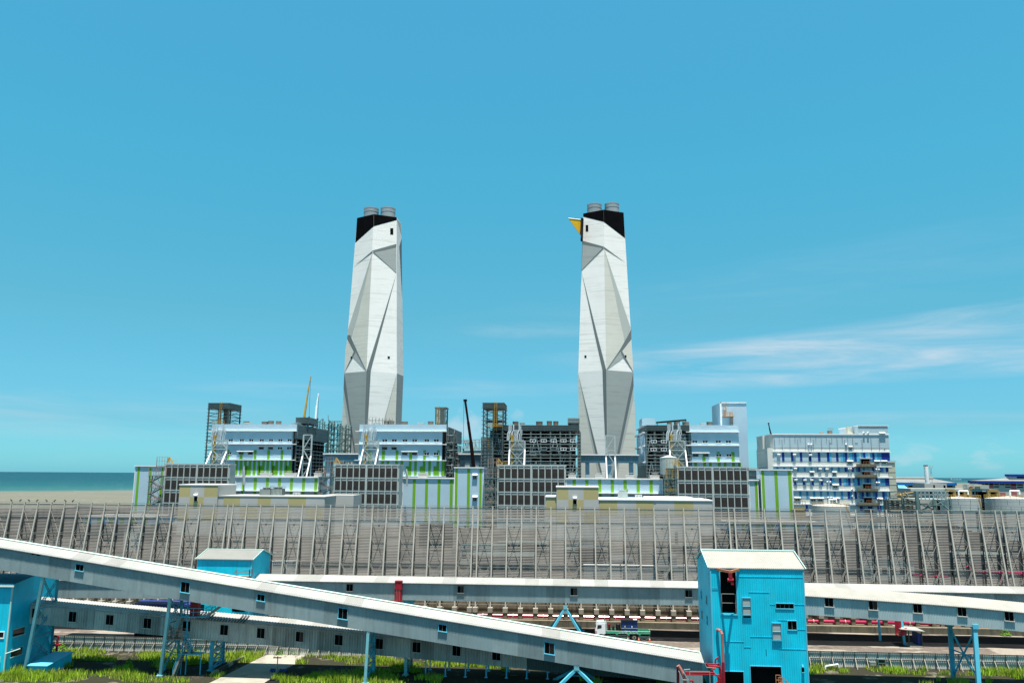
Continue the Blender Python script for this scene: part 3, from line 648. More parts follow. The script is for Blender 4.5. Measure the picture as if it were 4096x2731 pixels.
roof_box(bh, z7(1208,0)[0], z7(1285,0)[0], z7(0,364)[1], 1700, 486); roof_box(bh, z7(635,0)[0], z7(705,0)[0], z7(0,360)[1], 1700, 486)
fa = Fac(490); mb = MB(); lattice(mb, fa.x(z7(575,0)[0], 1680), fa.x(z7(845,0)[0], 1680), 490, 498, fa.z(1500,1699), fa.z(1500,1670), 3.0, .25, .2, 0, diag=False, nx=6, over=1.2)
part('scaffold', mb, 'galvanised', bh)

# --- third: unclad steel frame
def open_front(root, fac, u0, u1, vt, vband, dep, zlow, ncol, wins, dark_wins=(), seed=1):
    rnd = random.Random(seed)
    x0, x1, zt, zb = fac.x(u0, vt), fac.x(u1, vt), fac.z((u0 + u1)/2, vt), fac.z((u0 + u1)/2, vband); Y = fac.Y
    mb = MB(); mb.box(x0, x1, Y, Y + dep, zb, zt, 0)
    for k in range(4): mb.box(x0 - .2, x1 + .2, Y - .35, Y, zb + (zt - zb)*k/3 - .15, zb + (zt - zb)*k/3 + .15, 1)
    part('parapet_band', mb, ['grey_cladding', 'steel_grey'], root)
    mb = MB()
    girt_face_x(mb, x0 - .6, x1 + .6, Y - .2, zlow, zb - 1, 2.0, ncol, 0, 1, .24)
    for i in range(ncol + 1):
        x = x0 + (x1 - x0)*i/ncol
        for y in (Y + 10, Y + dep - 8): mb.beam((x, y, 0), (x, y, zb), 1.0, m=0)
        mb.beam((x, Y + 1, 0), (x, Y + 1, zb), 0.9, m=0)
    for k in range(3):
        za = zb - 3 - 15*k
        for i in range(0, ncol, 2):
            xa = x0 + (x1 - x0)*i/ncol; xb = x0 + (x1 - x0)*(i + 1)/ncol
            mb.beam((xa, Y + 1.2, za - 13), ((xa + xb)/2, Y + 1.2, za), .6, m=1); mb.beam((xb, Y + 1.2, za - 13), ((xa + xb)/2, Y + 1.2, za), .6, m=1)
    part('steel_frame', mb, ['steel_grey', 'steel_light'], root)
    mb = MB(); z = zlow
    while z < zb: mb.box(x0 + 1, x1 - 1, Y + 2, Y + dep - 2, z, z + .5, 0); z += 7.3
    mb.box(x0 + 2, x1 - 2, Y + 16, Y + dep - 3, 0, zb - 1, 1)
    for k in range(90):
        xx = x0 + 2 + rnd.random()*(x1 - x0 - 8); zz = zlow + rnd.random()*(zb - zlow - 5); s_ = 1 + rnd.random()*3.5
        if rnd.random() < .5: mb.box(xx, xx + s_*1.3, Y + 5, Y + 8 + s_, zz, zz + s_, 2 if rnd.random() < .7 else 3)
        else: mb.tube((xx, Y + 6, zz), (xx + (rnd.random()*8 if rnd.random() < .5 else 0), Y + 6, zz + (0 if rnd.random() < .5 else 6) + .1), .25 + .35*rnd.random(), 6, 3)
    part('machinery', mb, ['steel_grey', 'plant_dark', 'equipment', 'steel_light'], root)
    for p in wins: window(fac, *p, 23, 12, root, proud=.5, fw=.28)
    for p in dark_wins: window(fac, *p, 24, 12, root, mull=0, proud=.5, frame='grey_trim')
    return x0, x1, zt, zb
f = Fac(480)
bh = thing('boiler_house', 'unclad grey steel boiler house frame left of the beaked chimney', 'boiler house', (P(2143,1701,480).x, 510, 0))
x0, x1, zt, zb = open_front(bh, f, 1970, 2317, 1701, 1720, 60, 8, 9,
    [z8(x, 595) for x in (665, 1082, 1226, 1355, 1483, 1609)] + [z8(665,755), z8(1483,703), z8(1609,703)], [z8(1228,697), z8(1355,697), z8(1083,765)], 3)
mb = MB(); mb.box(x0 - 1.5, x0, 481, 539, 0, zt - 3, 0); girt_face_y(mb, 480, 540, x0 - 1.8, 6, zt - 8, 2, 8, 1, 2)
part('side_wall', mb, ['plant_dark', 'steel_grey', 'steel_light'], bh)
for a, b, t in ((817,895,345), (1122,1212,345), (1263,1333,339), (1348,1418,341)): roof_fan(bh, z8(a,0)[0], z8(b,0)[0], z8(0,t)[1], 1702, 492)
roof_box(bh, z8(906,0)[0], z8(975,0)[0], z8(0,364)[1], 1702, 486)
fb = Fac(485); mb = MB()
mb.box(fb.x(z8(1540,0)[0], 1672), fb.x(z8(1690,0)[0], 1672), 485, 505, fb.z(2290,1689), fb.z(2290,1672), 0)
for v_ in (1672, 1677, 1683, 1689): mb.box(fb.x(z8(1538,0)[0], 1672), fb.x(z8(1694,0)[0], 1672), 484.6, 505.4, fb.z(2290,v_) - .15, fb.z(2290,v_) + .15, 1)
mb.box(fb.x(z8(1545,0)[0], 1672), fb.x(z8(1685,0)[0], 1672), 486, 504, fb.z(2290,1702), fb.z(2290,1689), 2)
part('lift_house', mb, ['grey_cladding', 'steel_light', 'equipment'], bh)

# --- fourth: half clad
f = Fac(480)
bh = thing('boiler_house', 'boiler house half open steel and half pale blue cladding right of the beaked chimney', 'boiler house', (P(2767,1702,480).x, 510, 0))
x0, x1, zt, zb = open_front(bh, f, 2586, 2756, 1701, 1720, 55, 8, 5, [z9(1225,605), z9(1357,605), z9(1222,710), z9(1357,710)], (), 5)
st = []
for a, b, t in ((998,1036,740), (1187,1224,740), (1376,1416,740)): st.append((z10(a,0)[0], z10(b,0)[0], z10(0,t)[1], 1845, 2))
for a in (890, 1005, 1080, 1195, 1270, 1380, 1460): st.append((z10(a,0)[0], z10(a+36,0)[0], 1849, 1900, 2))
cx0, cx1, czt = clad_body(bh, f, 2757, 2953, 1702, 55, [1727.5, 1781.5, 1847, 1905], st)
for x in (912, 1046, 1217, 1350): window(f, *z10(x, 607), 23, 11, bh)
for p in (z10(922,785), z10(1055,785)): window(f, *p, 24, 12, bh, mull=0, frame='grey_trim')
for p in (z10(1225,785), z10(1358,785)): window(f, *p, 23, 12, bh)
awning(f, z10(872,0)[0], z10(1102,0)[0], z10(0,752)[1], bh)
mb = MB(); mb.box(x0 - 2, x0, 480.5, 533, fa.z(2586,1705), zt, 1); mb.box(x0 - 1.4, x0, 480.5, 533, 32, zt - 5, 0); mb.box(x0 - 1.2, x0 - .1, 480.6, 533, 0, 32, 2)
for v_ in (1729, 1783, 1848): mb.box(x0 - 2.6, x0, 480, 533.5, f.z(2586,v_) - .35, f.z(2586,v_) + .35, 3)
part('side_cladding', mb, ['blue_cladding', 'pale_blue_cladding', 'steel_green', 'white_trim'], bh)
fb = Fac(500); mb = MB(); mb.box(fb.x(z9(1072,0)[0], 1672), fb.x(z9(1238,0)[0], 1672), 500, 520, fb.z(2590,1702), fb.z(2590,1672)); part('stair_head', mb, 'pale_blue_cladding', bh)
for a, b in ((1395,1460), (1487,1555), (1595,1688)): roof_fan(bh, z9(a,0)[0], z9(b,0)[0], z9(0,350)[1], 1702, 492)
roof_fan(bh, z10(1062,0)[0], z10(1144,0)[0], z10(0,350)[1], 1702, 492); roof_box(bh, z10(993,0)[0], z10(1060,0)[0], z10(0,370)[1], 1702, 488)
fb = Fac(515); mb = MB()
for k in range(4):
    mb.beam(fb_ := P(*z9(1255, 352 + 4*k), 515), P(*z9(1650, 316 + 6*k), 515), .5)
for x in (1270, 1420, 1560, 1645): mb.beam(P(*z9(x, 350 - (x-1255)*.08), 515), P(*z9(x, 395), 515), .5)
part('inclined_gantry', mb, 'steel_grey', bh)

# ================================================================== LIFT TOWERS
def lift_tower(name, label, u0, u1, u2, vt, vclad, vbot, Y, dep, zb, step=3.2, clad=True):
    f = Fac(Y); x0, x1 = f.x(u0, vt), f.x(u1, vt); zt, zc = f.z(u0, vt), f.z(u0, vclad)
    root = thing(name, label, 'lift tower', ((x0 + x1)/2, Y + dep/2, 0))
    mb = MB(); lattice(mb, x0 + .5, x1 - .5, Y, Y + dep, zb, zc, step, .8, .3, 0, 1, nx=2, over=1.2 if clad else .4)
    z = zb + 6
    while z < zc - 2: mb.box(x0 + 1, x1 - 1, Y + .5, Y + dep - .5, z, z + .35, 0); z += 11
    mb.beam((x0 + (x1-x0)*.55, Y + dep*.5, zb), (x0 + (x1-x0)*.55, Y + dep*.5, zc), 2.2, m=0)
    part('frame', mb, ['steel_grey', 'steel_grey'], root)
    mb = MB()
    if clad:
        mb.box(x0, x1, Y - .4, Y + dep + .4, zc, zt, 0)
        for k in range(4): mb.box(x0 - .3, x1 + .3, Y - .7, Y + dep + .7, zc + (zt - zc)*k/3 - .15, zc + (zt - zc)*k/3 + .15, 1)
    else:
        for y in (Y, Y + dep): mb.beam((x0, y, zt), (x1, y, zt), .7, m=1)
        for x in (x0, x1): mb.beam((x, Y, zt), (x, Y + dep, zt), .7, m=1)
    part('top_cladding' if clad else 'top_beams', mb, ['grey_cladding', 'steel_grey'], root)
    mb = MB(); xl = x0 + (x1 - x0)*(.62 if clad else .3); 
    for k in range(14): mb.box(xl - .7, xl + .7, Y - 1.3, Y - 1.1, zt - 1.2*k - .1, zt - 1.2*k + .1)
    for s_ in (-.7, .7): mb.beam((xl + s_, Y - 1.2, zt - 17), (xl + s_, Y - 1.2, zt + 1), .2)
    mb.box(xl - 5, xl + 4, Y - 2.6, Y - .6, zt - 14.2, zt - 13.9); rails(mb, [(xl - 5, Y - 2.6, zt - 14), (xl + 4, Y - 2.6, zt - 14)], 1.3, .08)
    for k in range(12): mb.box(xl - 4.7, xl - 3.4, Y - 1.3, Y - 1.1, zt - 14 - 1.2*k, zt - 13.8 - 1.2*k)
    part('ladder', mb, 'yellow_steel', root)
    return root
lift_tower('lift_tower', 'dark steel lattice lift tower rising behind the leftmost boiler house', 835, 920, 0, 1612, 1632, 0, 552, 20, 20, 2.4)
lift_tower('lift_tower', 'small open lattice lift tower behind the right end of the second blue boiler house', *[z7(1440,0)[0], z7(1580,0)[0]], 0, 1630, 1631, 0, 500, 10, 40, 4.5, False)
lift_tower('lift_tower', 'dark steel lift tower with ribbed sides beside the dark red crane', z8(430,0)[0], z8(705,0)[0], 0, z8(0,102)[1], z8(0,165)[1], 0, 478, 22, 8, 2.5)
mb = MB(); f = Fac(480.2); mb.box(f.x(z8(445,0)[0], 1760), f.x(z8(552,0)[0], 1760), 477.4, 497, 6, f.z(1950, 1750)); girt_face_x(mb, f.x(z8(420,0)[0],1760), f.x(z8(560,0)[0],1760), 477, 6, f.z(1950,1750), 2.0, 3)
o_ = [o for o in C.objects if o.name.startswith('lift_tower') and o.type == 'EMPTY'][-1]; part('lower_cladding', mb, 'grey_cladding', o_)
# clad tower on the right
f = Fac(530); x0, x1, xr = f.x(2867,1611), f.x(2880,1611), f.x(2985,1611); zt = f.z(2930,1610)
root = thing('lift_tower', 'pale blue clad lift tower with orange ladder, tallest block on the right', 'lift tower', ((x1 + xr)/2, 545, 0))
mb = MB(); mb.box(x1, xr, 530, 560, 0, zt, 0); mb.box(x1 - .2, x1 + .8, 529.6, 530, 40, zt + .3, 1); mb.box(x1, xr, 529.6, 530, zt - .4, zt + .3, 1); part('cladding', mb, ['pale_blue_cladding', 'white_trim'], root)
mb = MB(); xa = f.x(z10(1300,0)[0],1640); xb = f.x(z10(1385,0)[0],1680)
for x, za, zb_ in ((xa, f.z(2900,1661), f.z(2900,1609)), (xb, f.z(2900,1700), f.z(2900,1650))):
    for s_ in (-.9, .9): mb.beam((x + s_, 529, za), (x + s_, 529, zb_), .3)
    z = za
    while z < zb_: mb.beam((x - .9, 529, z), (x + .9, 529, z), .3); z += 1.1
part('ladder', mb, 'ladder_tan', root)
mb = MB(); zp = f.z(2900, z10(0,275)[1]); mb.box(f.x(z10(1270,0)[0],1660), f.x(z10(1412,0)[0],1660), 526.5, 530, zp - .4, zp); rails(mb, [(f.x(z10(1268,0)[0],1660), 526.6, zp), (f.x(z10(1390,0)[0],1660), 526.6, zp)], 2.4, .12); part('platform', mb, 'ladder_tan', root)
mb = MB(); mb.box(f.x(z10(1268,0)[0],1660), f.x(z10(1405,0)[0],1660), 529.5, 530, f.z(2900,1699), zp - 1); part('door_panel', mb, 'blue_cladding', root)

# green-grey structure behind the first boiler house
f = Fac(600); root = thing('steel_structure', 'grey green open steel structure left of the left chimney behind the boiler house', 'steel structure', (P(1320,1690,600).x, 625, 0))
mb = MB(); lattice(mb, f.x(z6(690,0)[0],1690), f.x(z6(852,0)[0],1690), 585, 615, 10, f.z(1290,z6(0,540)[1]), 5.2, .7, .45, 0, nx=3); lattice(mb, f.x(z6(850,0)[0],1690), f.x(z6(985,0)[0],1690), 600, 630, 10, f.z(1340,z6(0,575)[1]), 4.2, .8, .5, 0, nx=4, ny=2)
mb.beam(P(*z6(850,540),599), P(*z6(965,655),599), .9); mb.beam(P(*z6(845,485),599), P(*z6(848,540),599), .3)
rails(mb, [P(*z6(850,572),599), P(*z6(990,572),599)], 1.6, .12); part('frame', mb, 'steel_green', root)
f = Fac(640); root = thing('steel_structure', 'pale lattice roof trusses behind the bridge beside the dark red crane', 'steel structure', (P(1890,1800,640).x, 650, 0))
mb = MB()
for (a, b) in (((1700,1790),(1700,1765)),):
    pass
zrf = Z(1700,1560,4.6125)
for k in range(4):
    xq = 690 + k*32; mb.beam(P(*zrf(xq,1080),640), P(*zrf(xq+40,930),640), .6); mb.beam(P(*zrf(xq+40,930),640), P(*zrf(xq+75,1080),640), .6)
for y_, ya in ((930,905), (970,962), (1085,1068)): mb.beam(P(*zrf(675,y_),640), P(*zrf(1095,ya),640), .7)
for x_ in (925, 1000, 1055): mb.beam(P(*zrf(x_,915),640), P(*zrf(x_,1100),640), 1.0)
mb.beam(P(*zrf(905,1095),640), P(*zrf(935,990),640), .9); mb.beam(P(*zrf(935,990),640), P(*zrf(975,1095),640), .9)
mb.box(P(*zrf(690,1110),642).x, P(*zrf(1080,1110),642).x, 642, 665, 0, P(*zrf(880,1108),642).z, 1)
part('frame', mb, ['steel_light', 'light_grey_panel'], root)

# ================================================================== BRIDGES between the boiler houses
def bridge(label, u0, u1, vt, veave, vb, Y, wins):
    f = Fac(Y); x0, x1 = f.x(u0, vt), f.x(u1, vt); ue = (u0 + u1)/2
    zt, ze, zb = f.z(ue, vt), f.z(ue, veave), f.z(ue, vb)
    root = thing('conveyor_bridge', label, 'bridge', ((x0 + x1)/2, Y + 3, 0))
    mb = MB(); mb.box(x0, x1, Y, Y + 7, zb, ze, 0); mb.box(x0, x1, Y - .06, Y, zb, zb + (ze - zb)*.28, 1); part('wall', mb, ['bridge_blue', 'bridge_pale'], root)
    mb = MB(); mb.box(x0 - .5, x1 + .5, Y - 1.2, Y + 8, ze, zt); part('roof', mb, 'white_trim', root)
    mb = MB()
    for t in (.12, .5, .88): mb.box(x0 + (x1 - x0)*t - 1.2, x0 + (x1 - x0)*t + 1.2, Y + 1, Y + 6, 0, zb)
    part('pier', mb, 'pale_blue_cladding', root)
    for p in wins: window(f, *p, 7.5, 9.5, root, frame='grey_trim', fw=.2)
bridge('blue grey conveyor bridge left of the second blue boiler house', 1297, 1434, 1812, 1817, 1846, 496, [z7(x, 805) for x in (75, 237, 318, 398)])
bridge('dark blue conveyor bridge behind the foot of the dark red crane', 1837, 1936, 1812.5, 1818, 1849, 520, [z8(218,806), z8(370,810)])
bridge('blue grey conveyor bridge with bare legs crossing the foot of the beaked chimney', 2322, 2553, 1816, 1821, 1850, 496, [z9(x, 822) for x in (352, 432, 517, 686, 770, 855, 940)])

# ================================================================== PIPE STANDS in front of the boiler houses
def pipe_stand(label, X0, X1, vtop, vbot, Y, conv, pipes, umid=None, knee=.55):
    """X0,X1 top corners; legs spread forward towards the foot"""
    f = Fac(Y); x0, x1 = f.x(X0, vtop), f.x(X1, vtop); um = (X0 + X1)/2; zt, zb = f.z(um, vtop), f.z(um, vbot) - 1
    root = thing('pipe_stand', label, 'pipe stand', ((x0 + x1)/2, Y, zb), 'steel pipe stands in front of the boiler houses')
    zk = zb + (zt - zb)*knee
    for s_, x in ((-1, x0), (1, x1)):
        mb = MB(); mb.beam((x, Y, zt), (x, Y, zb), .75, m=0); part('column', mb, 'steel_light', root)
        mb = MB(); mb.tube((x, Y - .6, zk), (x, Y - 7, zb), .42, 10); part('raking_leg', mb, 'white_trim', root)
    mb = MB(); n = 3
    for i in range(n + 1): z = zt + (zb - zt)*i/n; mb.beam((x0, Y, z), (x1, Y, z), .5)
    for i in range(n):
        za, zc = zt + (zb - zt)*i/n, zt + (zb - zt)*(i + 1)/n; xm = (x0 + x1)/2
        if pipes:
            if i % 2 == 0: mb.beam((x0, Y, zc), (xm, Y, za), .4); mb.beam((x1, Y, zc), (xm, Y, za), .4)
            else: mb.beam((x0, Y, za), (xm, Y, zc), .4); mb.beam((x1, Y, za), (xm, Y, zc), .4)
        else:
            a, b = (x0, x1) if i % 2 else (x1, x0); mb.beam((a, Y, za), (b, Y, zc), .45)
    part('bracing', mb, 'steel_light', root)
    if pipes:
        wd = x1 - x0
        mb = MB()
        for t, top, r, lean in ((.05, 9.5, .42, .8), (.16, 9.5, .42, .9), (.33, 9.5, .45, .9), (.43, 6.5, .22, .5), (.5, 6.5, .22, .5), (.57, 6.5, .22, .5), (.64, 6.5, .22, .5), (.71, 10, .45, .9), (.82, 8.5, .3, .6), (.9, 6.5, .22, .5)):
            x = x0 + wd*(t - .12); mb.path([(x - lean, Y + .8, zt + .5), (x - lean*.6, Y + .8, zt + top*.45), (x + lean*.3, Y + .8, zt + top*.6), (x + lean*.3, Y + .8, zt + top)], r, 8)
        part('vent_pipe', mb, 'aluminium', root)
        mb = MB()
        for i in range(11): x = x0 + wd*(.25 + .065*i); mb.tube((x, Y + 1, zb), (x, Y + 1, zt + 1), .16, 6)
        part('pipe_bundle', mb, 'steel_light', root)
        mb = MB(); x = x0 + wd*.14; mb.tube((x, Y + .6, zb), (x, Y + .6, zt + 3.2), .62, 10); mb.box(x - .9, x + .9, Y, Y + 1.2, zt + 2.6, zt + 3.6); part('drain_pipe', mb, 'yellow_steel', root)
    return root
pipe_stand('pipe stand with bent vent pipes in front of the leftmost boiler house', z5(945,0)[0], z5(1108,0)[0], z5(0,765)[1], 1853, 452, None, True)
pipe_stand('bare braced stand in front of the black side of the leftmost boiler house', z6(582,0)[0], z6(672,0)[0], z6(0,700)[1], 1903, 452, None, False, knee=.5)
pipe_stand('pipe stand with bent vent pipes in front of the left chimney', z7(505,0)[0], z7(700,0)[0], z7(0,600)[1], 1855, 452, None, True, knee=.65)
pipe_stand('pipe stand with bent vent pipes in front of the unclad boiler house', z8(780,0)[0], z8(978,0)[0], z8(0,600)[1], 1858, 452, None, True, knee=.65)
pipe_stand('bare braced stand in front of the beaked chimney', z9(598,0)[0], z9(715,0)[0], z9(0,528)[1], 1912, 452, None, False, knee=.5)
pipe_stand('pipe stand with bent vent pipes between open and clad halves of the right boiler house', z10(578,0)[0], z10(782,0)[0], z10(0,600)[1], 1865, 452, None, True, knee=.65)

# ================================================================== LOUVRE BLOCKS
lp_proto = None
def louvre_block(label, u0, u1, vt, dep=8, Y=400):
    global lp_proto
    f = Fac(Y); x0, x1, zt = f.x(u0, vt), f.x(u1, vt), f.z((u0 + u1)/2, vt)
    root = thing('louvre_block', label, 'ventilation block', ((x0 + x1)/2, Y + dep/2, 0), 'louvred blocks in front of the boiler houses')
    mb = MB(); mb.box(x0, x1, Y, Y + dep, 0, zt - .5); mb.box(x0 - .25, x1 + .25, Y - .25, Y + dep + .25, zt - .5, zt); part('casing', mb, ['louvre_frame'], root)
    W = x1 - x0; pitch = (W - 1.9)/10; pw, ph, rp = pitch*.80, 4.55, 6.38
    fr = MB()
    for r in range(5):
        z = zt - .75 - rp*r
        fr.box(x0, x1, Y - .22, Y, z - .05, z + .35)
    for c in range(11):
        xx = x0 + .6 + pitch*c + (.7 if c >= 5 else 0) - (pitch - pw)*.25
        fr.box(xx - (.2 if c != 5 else .8), xx + .2, Y - .30, Y, 0, zt - .5)
    part('grid', fr, 'louvre_frame', root)
    base = None
    for r in range(4):
        for c in range(10):
            xa = x0 + .6 + pitch*c + (.7 if c >= 5 else 0) + (pitch - pw)*.5; za = zt - 1.0 - rp*r
            if base is None:
                mb = MB(); mb.box(xa, xa + pw, Y - .1, Y - .02, za - .85, za, 1); mb.box(xa, xa + pw, Y - .16, Y - .1, za - .2, za - .05, 2)
                mb.box(xa, xa + pw, Y - .08, Y - .02, za - .95 - ph, za - .95, 0)
                for k in range(8): z = za - 1.15 - k*ph/8; mb.add([(xa+.06, Y-.16, z-.34), (xa+pw-.06, Y-.16, z-.34), (xa+pw-.06, Y-.09, z+.12), (xa+.06, Y-.09, z+.12)], [(0,1,2,3)], 0)
                for a, b, c_, d in ((xa-.1, xa, za-1.0-ph, za), (xa+pw, xa+pw+.1, za-1.0-ph, za)): mb.box(a, b, Y-.2, Y, c_, d, 2)
                base = part('louvre_panel', mb, ['louvre_dark', 'grey_trim', 'plant_dark'], root); ox, oz = xa, za
            else: part_copy(base, root, (xa - ox, 0, za - oz))
    return root
louvre_block('grey louvre block beside the leftmost striped wall, behind the beige checkered house', 662, 921, 1854, 7)
louvre_block('grey louvre block in front of the left chimney', 1338, 1598, 1855.5, 9)
louvre_block('grey louvre block in front of the unclad boiler house frame', 1989, 2264, 1858.5, 8)
louvre_block('grey louvre block below the tall pale blue lift tower', 2707, 2993, 1865, 8)

# small yellow jib on the roof of each block
def jib(label, u, v, flip=1):
    p = P(u, v, 403); root = MB()
    for dy in (0, .8):
        root.beam(p + Vector((-1.3*flip, dy, 0)), p + Vector((-.3*flip, dy, 3)), .26); root.beam(p + Vector((-.3*flip, dy, 3)), p + Vector((1.7*flip, dy, 0)), .26); root.beam(p + Vector((-.3*flip, dy, 3)), p + Vector((-.1*flip, dy, 0)), .2)
    root.beam(p + Vector((-1.3*flip, 0, .1)), p + Vector((1.7*flip, 0, .1)), .2)
    rails(root, [p + Vector((1.7*flip, 0, 0)), p + Vector((3.6*flip, 0, 0))], 1.4, .06)
    single('roof_hoist', root, 'yellow_steel', p, label, 'hoist', 'yellow hoists on the louvre blocks')
jib('yellow hoist on the leftmost louvre block', *z5(478, 1003)); jib('yellow hoist on the louvre block in front of the left chimney', *z7(150, 893)); jib('yellow hoist on the louvre block beside the dark red crane', *z8(640, 903)); jib('yellow hoist on the louvre block below the blue lift tower', *z10(670, 918))

# ================================================================== LOW STRIPED BUILDINGS
def striped(label, u0, u1, vt, dep, Y, stripes, left=False, vwhite=None, sw=None, name='striped_building', split=None):
    f = Fac(Y); x0, x1, zt = f.x(u0, vt), f.x(u1, vt), f.z((u0 + u1)/2, vt)
    root = thing(name, label, 'building', ((x0 + x1)/2, Y + dep/2, 0))
    mb = MB(); mb.box(x0, x1, Y, Y + dep, 0, zt - .5, 0)
    for a, b in stripes: mb.box(f.x(a, vt), f.x(b, vt), Y - .06, Y, 0, zt - .8, 1)
    part('cladding', mb, ['pale_blue_cladding', 'lime_cladding'], root)
    mb = MB(); mb.box(x0 - .4, x1 + .4, Y - .5, Y + dep, zt - .5, zt, 0); mb.box(x0 - .12, x0 + .25, Y - .12, Y, 0, zt - .5, 0); mb.box(x1 - .25, x1 + .12, Y - .12, Y, 0, zt - .5, 0)
    part('trim', mb, 'white_trim', root)
    if split:
        mb = MB(); z = f.z((u0 + u1)/2, split); mb.box(x0 - .3, x1 + .3, Y - 2.2, Y, z - .15, z + .3); part('canopy', mb, 'white_trim', root)
    return root, f
striped('pale blue hall with two lime stripes at the far left end of the plant', 542, 660, 1861, 18, 406, [(z5(140,0)[0], z5(166,0)[0]), (z5(268,0)[0], z5(294,0)[0]), (z5(397,0)[0], z5(416,0)[0])])
st = [(z6(x,0)[0], z6(x+31,0)[0]) for x in (46, 177, 307, 437, 568, 699)]; st.insert(0, (z5(1270,0)[0], z5(1297,0)[0]))
r_, f_ = striped('pale blue low hall with lime stripes behind the left rooftop cooling units', 944, 1276, 1905, 15, 412, st, split=1963)
r_, f_ = striped('pale blue low hall with lime stripes between louvre block and tall striped block', 1612, 1818, 1910, 15, 412, [(z7(x,0)[0], z7(x+37,0)[0]) for x in (1150, 1312, 1474, 1635)])
r_, f_ = striped('tall pale blue block with lime stripes and two windows under the dark red crane', 1819, 1934, 1867.5, 16, 403, [(z7(1700,0)[0], z7(1736,0)[0]), (z7(1860,0)[0], z7(1897,0)[0]), (z8(388,0)[0], z8(414,0)[0])])
for y_ in (1076, 1362):
    window(f_, *z8(325, y_), 16, 14, r_, frame='grey_trim'); awning(f_, z8(293,0)[0], z8(360,0)[0], z8(0, y_-38)[1], r_, 'white_trim')
r_, f_ = striped('pale blue low hall with lime stripes in front of the beaked chimney', 2264, 2650, 1912.5, 15, 412, [(z8(1602,0)[0], z8(1642,0)[0])] + [(z9(x,0)[0], z9(x+41,0)[0]) for x in (330, 497, 662, 830, 999, 1168)], split=1972)
r_, f_ = striped('narrow pale blue wall with one lime stripe beside the rightmost louvre block', 2995, 3031, 1918, 14, 406, [(z10(1693,0)[0], z10(1728,0)[0])])
r_, f_ = striped('tall pale blue block with three lime stripes in front of the white and blue office', 3042, 3167, 1876, 9, 404, [(z11(235,0)[0], z11(278,0)[0]), (z11(427,0)[0], z11(473,0)[0]), (z11(627,0)[0], z11(672,0)[0])])
# roof units on the low halls
def unit(label, u0, u1, vt, vb, Y, m='light_grey_panel', dep=5):
    f = Fac(Y); mb = MB(); mb.box(f.x(u0, vt), f.x(u1, vt), Y, Y + dep, f.z(u0, vb), f.z(u0, vt)); mb.box(f.x(u0, vt) - .2, f.x(u1, vt) + .2, Y - .2, Y + dep + .2, f.z(u0, vt), f.z(u0, vt) + .3)
    for k in range(3): mb.box(f.x(u0, vt) + .5, f.x(u1, vt) - .5, Y - .06, Y, f.z(u0, vb) + .5 + k, f.z(u0, vb) + .8 + k)
    single('roof_vent_box', mb, m, (f.x((u0 + u1)/2, vt), Y, f.z(u0, vb)), label, 'roof vent', 'grey vent boxes on the striped halls')
unit('grey vent box on the left low hall near the cooling units', z6(106,0)[0], z6(203,0)[0], z6(0,1116)[1], 1906, 415); unit('grey vent box on the left low hall below the black side wall', z6(376,0)[0], z6(472,0)[0], z6(0,1116)[1], 1906, 415)
unit('grey vent box at the right end of the left low hall', z6(694,0)[0], z6(782,0)[0], z6(0,1116)[1], 1906, 415); unit('grey vent box on the low hall right of the left chimney', z7(1218,0)[0], z7(1326,0)[0], z7(0,1028)[1], 1911, 415)
unit('grey vent box at the left end of the hall below the beaked chimney', z9(110,0)[0], z9(210,0)[0], z9(0,1040)[1], 1913, 415); unit('grey vent box below the left foot of the beaked chimney', z9(463,0)[0], z9(567,0)[0], z9(0,1042)[1], 1913, 415)
unit('grey vent box below the right foot of the beaked chimney', z9(866,0)[0], z9(968,0)[0], z9(0,1048)[1], 1913, 415); unit('grey vent box beside the grey tank at the hall end', z9(1184,0)[0], z9(1300,0)[0], z9(0,1050)[1], 1914, 415)
# light-coloured service pole beside first hall + grey chute
mb = MB(); a_ = P(*z5(1285,1035), 408); b_ = P(*z5(1285,1345), 408); mb.tube(b_, a_, .35, 8); mb.tube(P(*z5(1283,1080),407.5), P(*z5(1286,1240),407.5), .8, 8); mb.beam(P(*z5(1225,1140),408), P(*z5(1285,1090),408), .2)
single('service_mast', mb, 'steel_light', b_, 'grey service mast in front of the left low striped hall', 'mast')
mb = MB(); a_ = P(*z7(1060,965), 408); b_ = P(*z7(1068,1190), 408); mb.path([a_, P(*z7(1072,1040),408), b_], .5, 8); mb.tube(P(*z7(1030,1030),408), P(*z7(1062,985),408), .25, 6)
single('service_mast', mb, 'steel_light', b_, 'grey bent service pipe on the hall right of the louvre block', 'mast')
mb = MB(); p = P(*z9(1425, 1035), 407); mb.tube(p, p + Vector((0,0,8.2)), 4.4, 18); mb.tube(p + Vector((0,0,8.2)), p + Vector((0,0,9.4)), 4.5, 18, r2=.6); mb.tube(p, p + Vector((0,0,-32)), 1.2, 8); single('storage_tank', mb, 'steel_light', p, 'small grey cylindrical tank on yellow railed stand beside stair tower', 'tank', smooth=False)

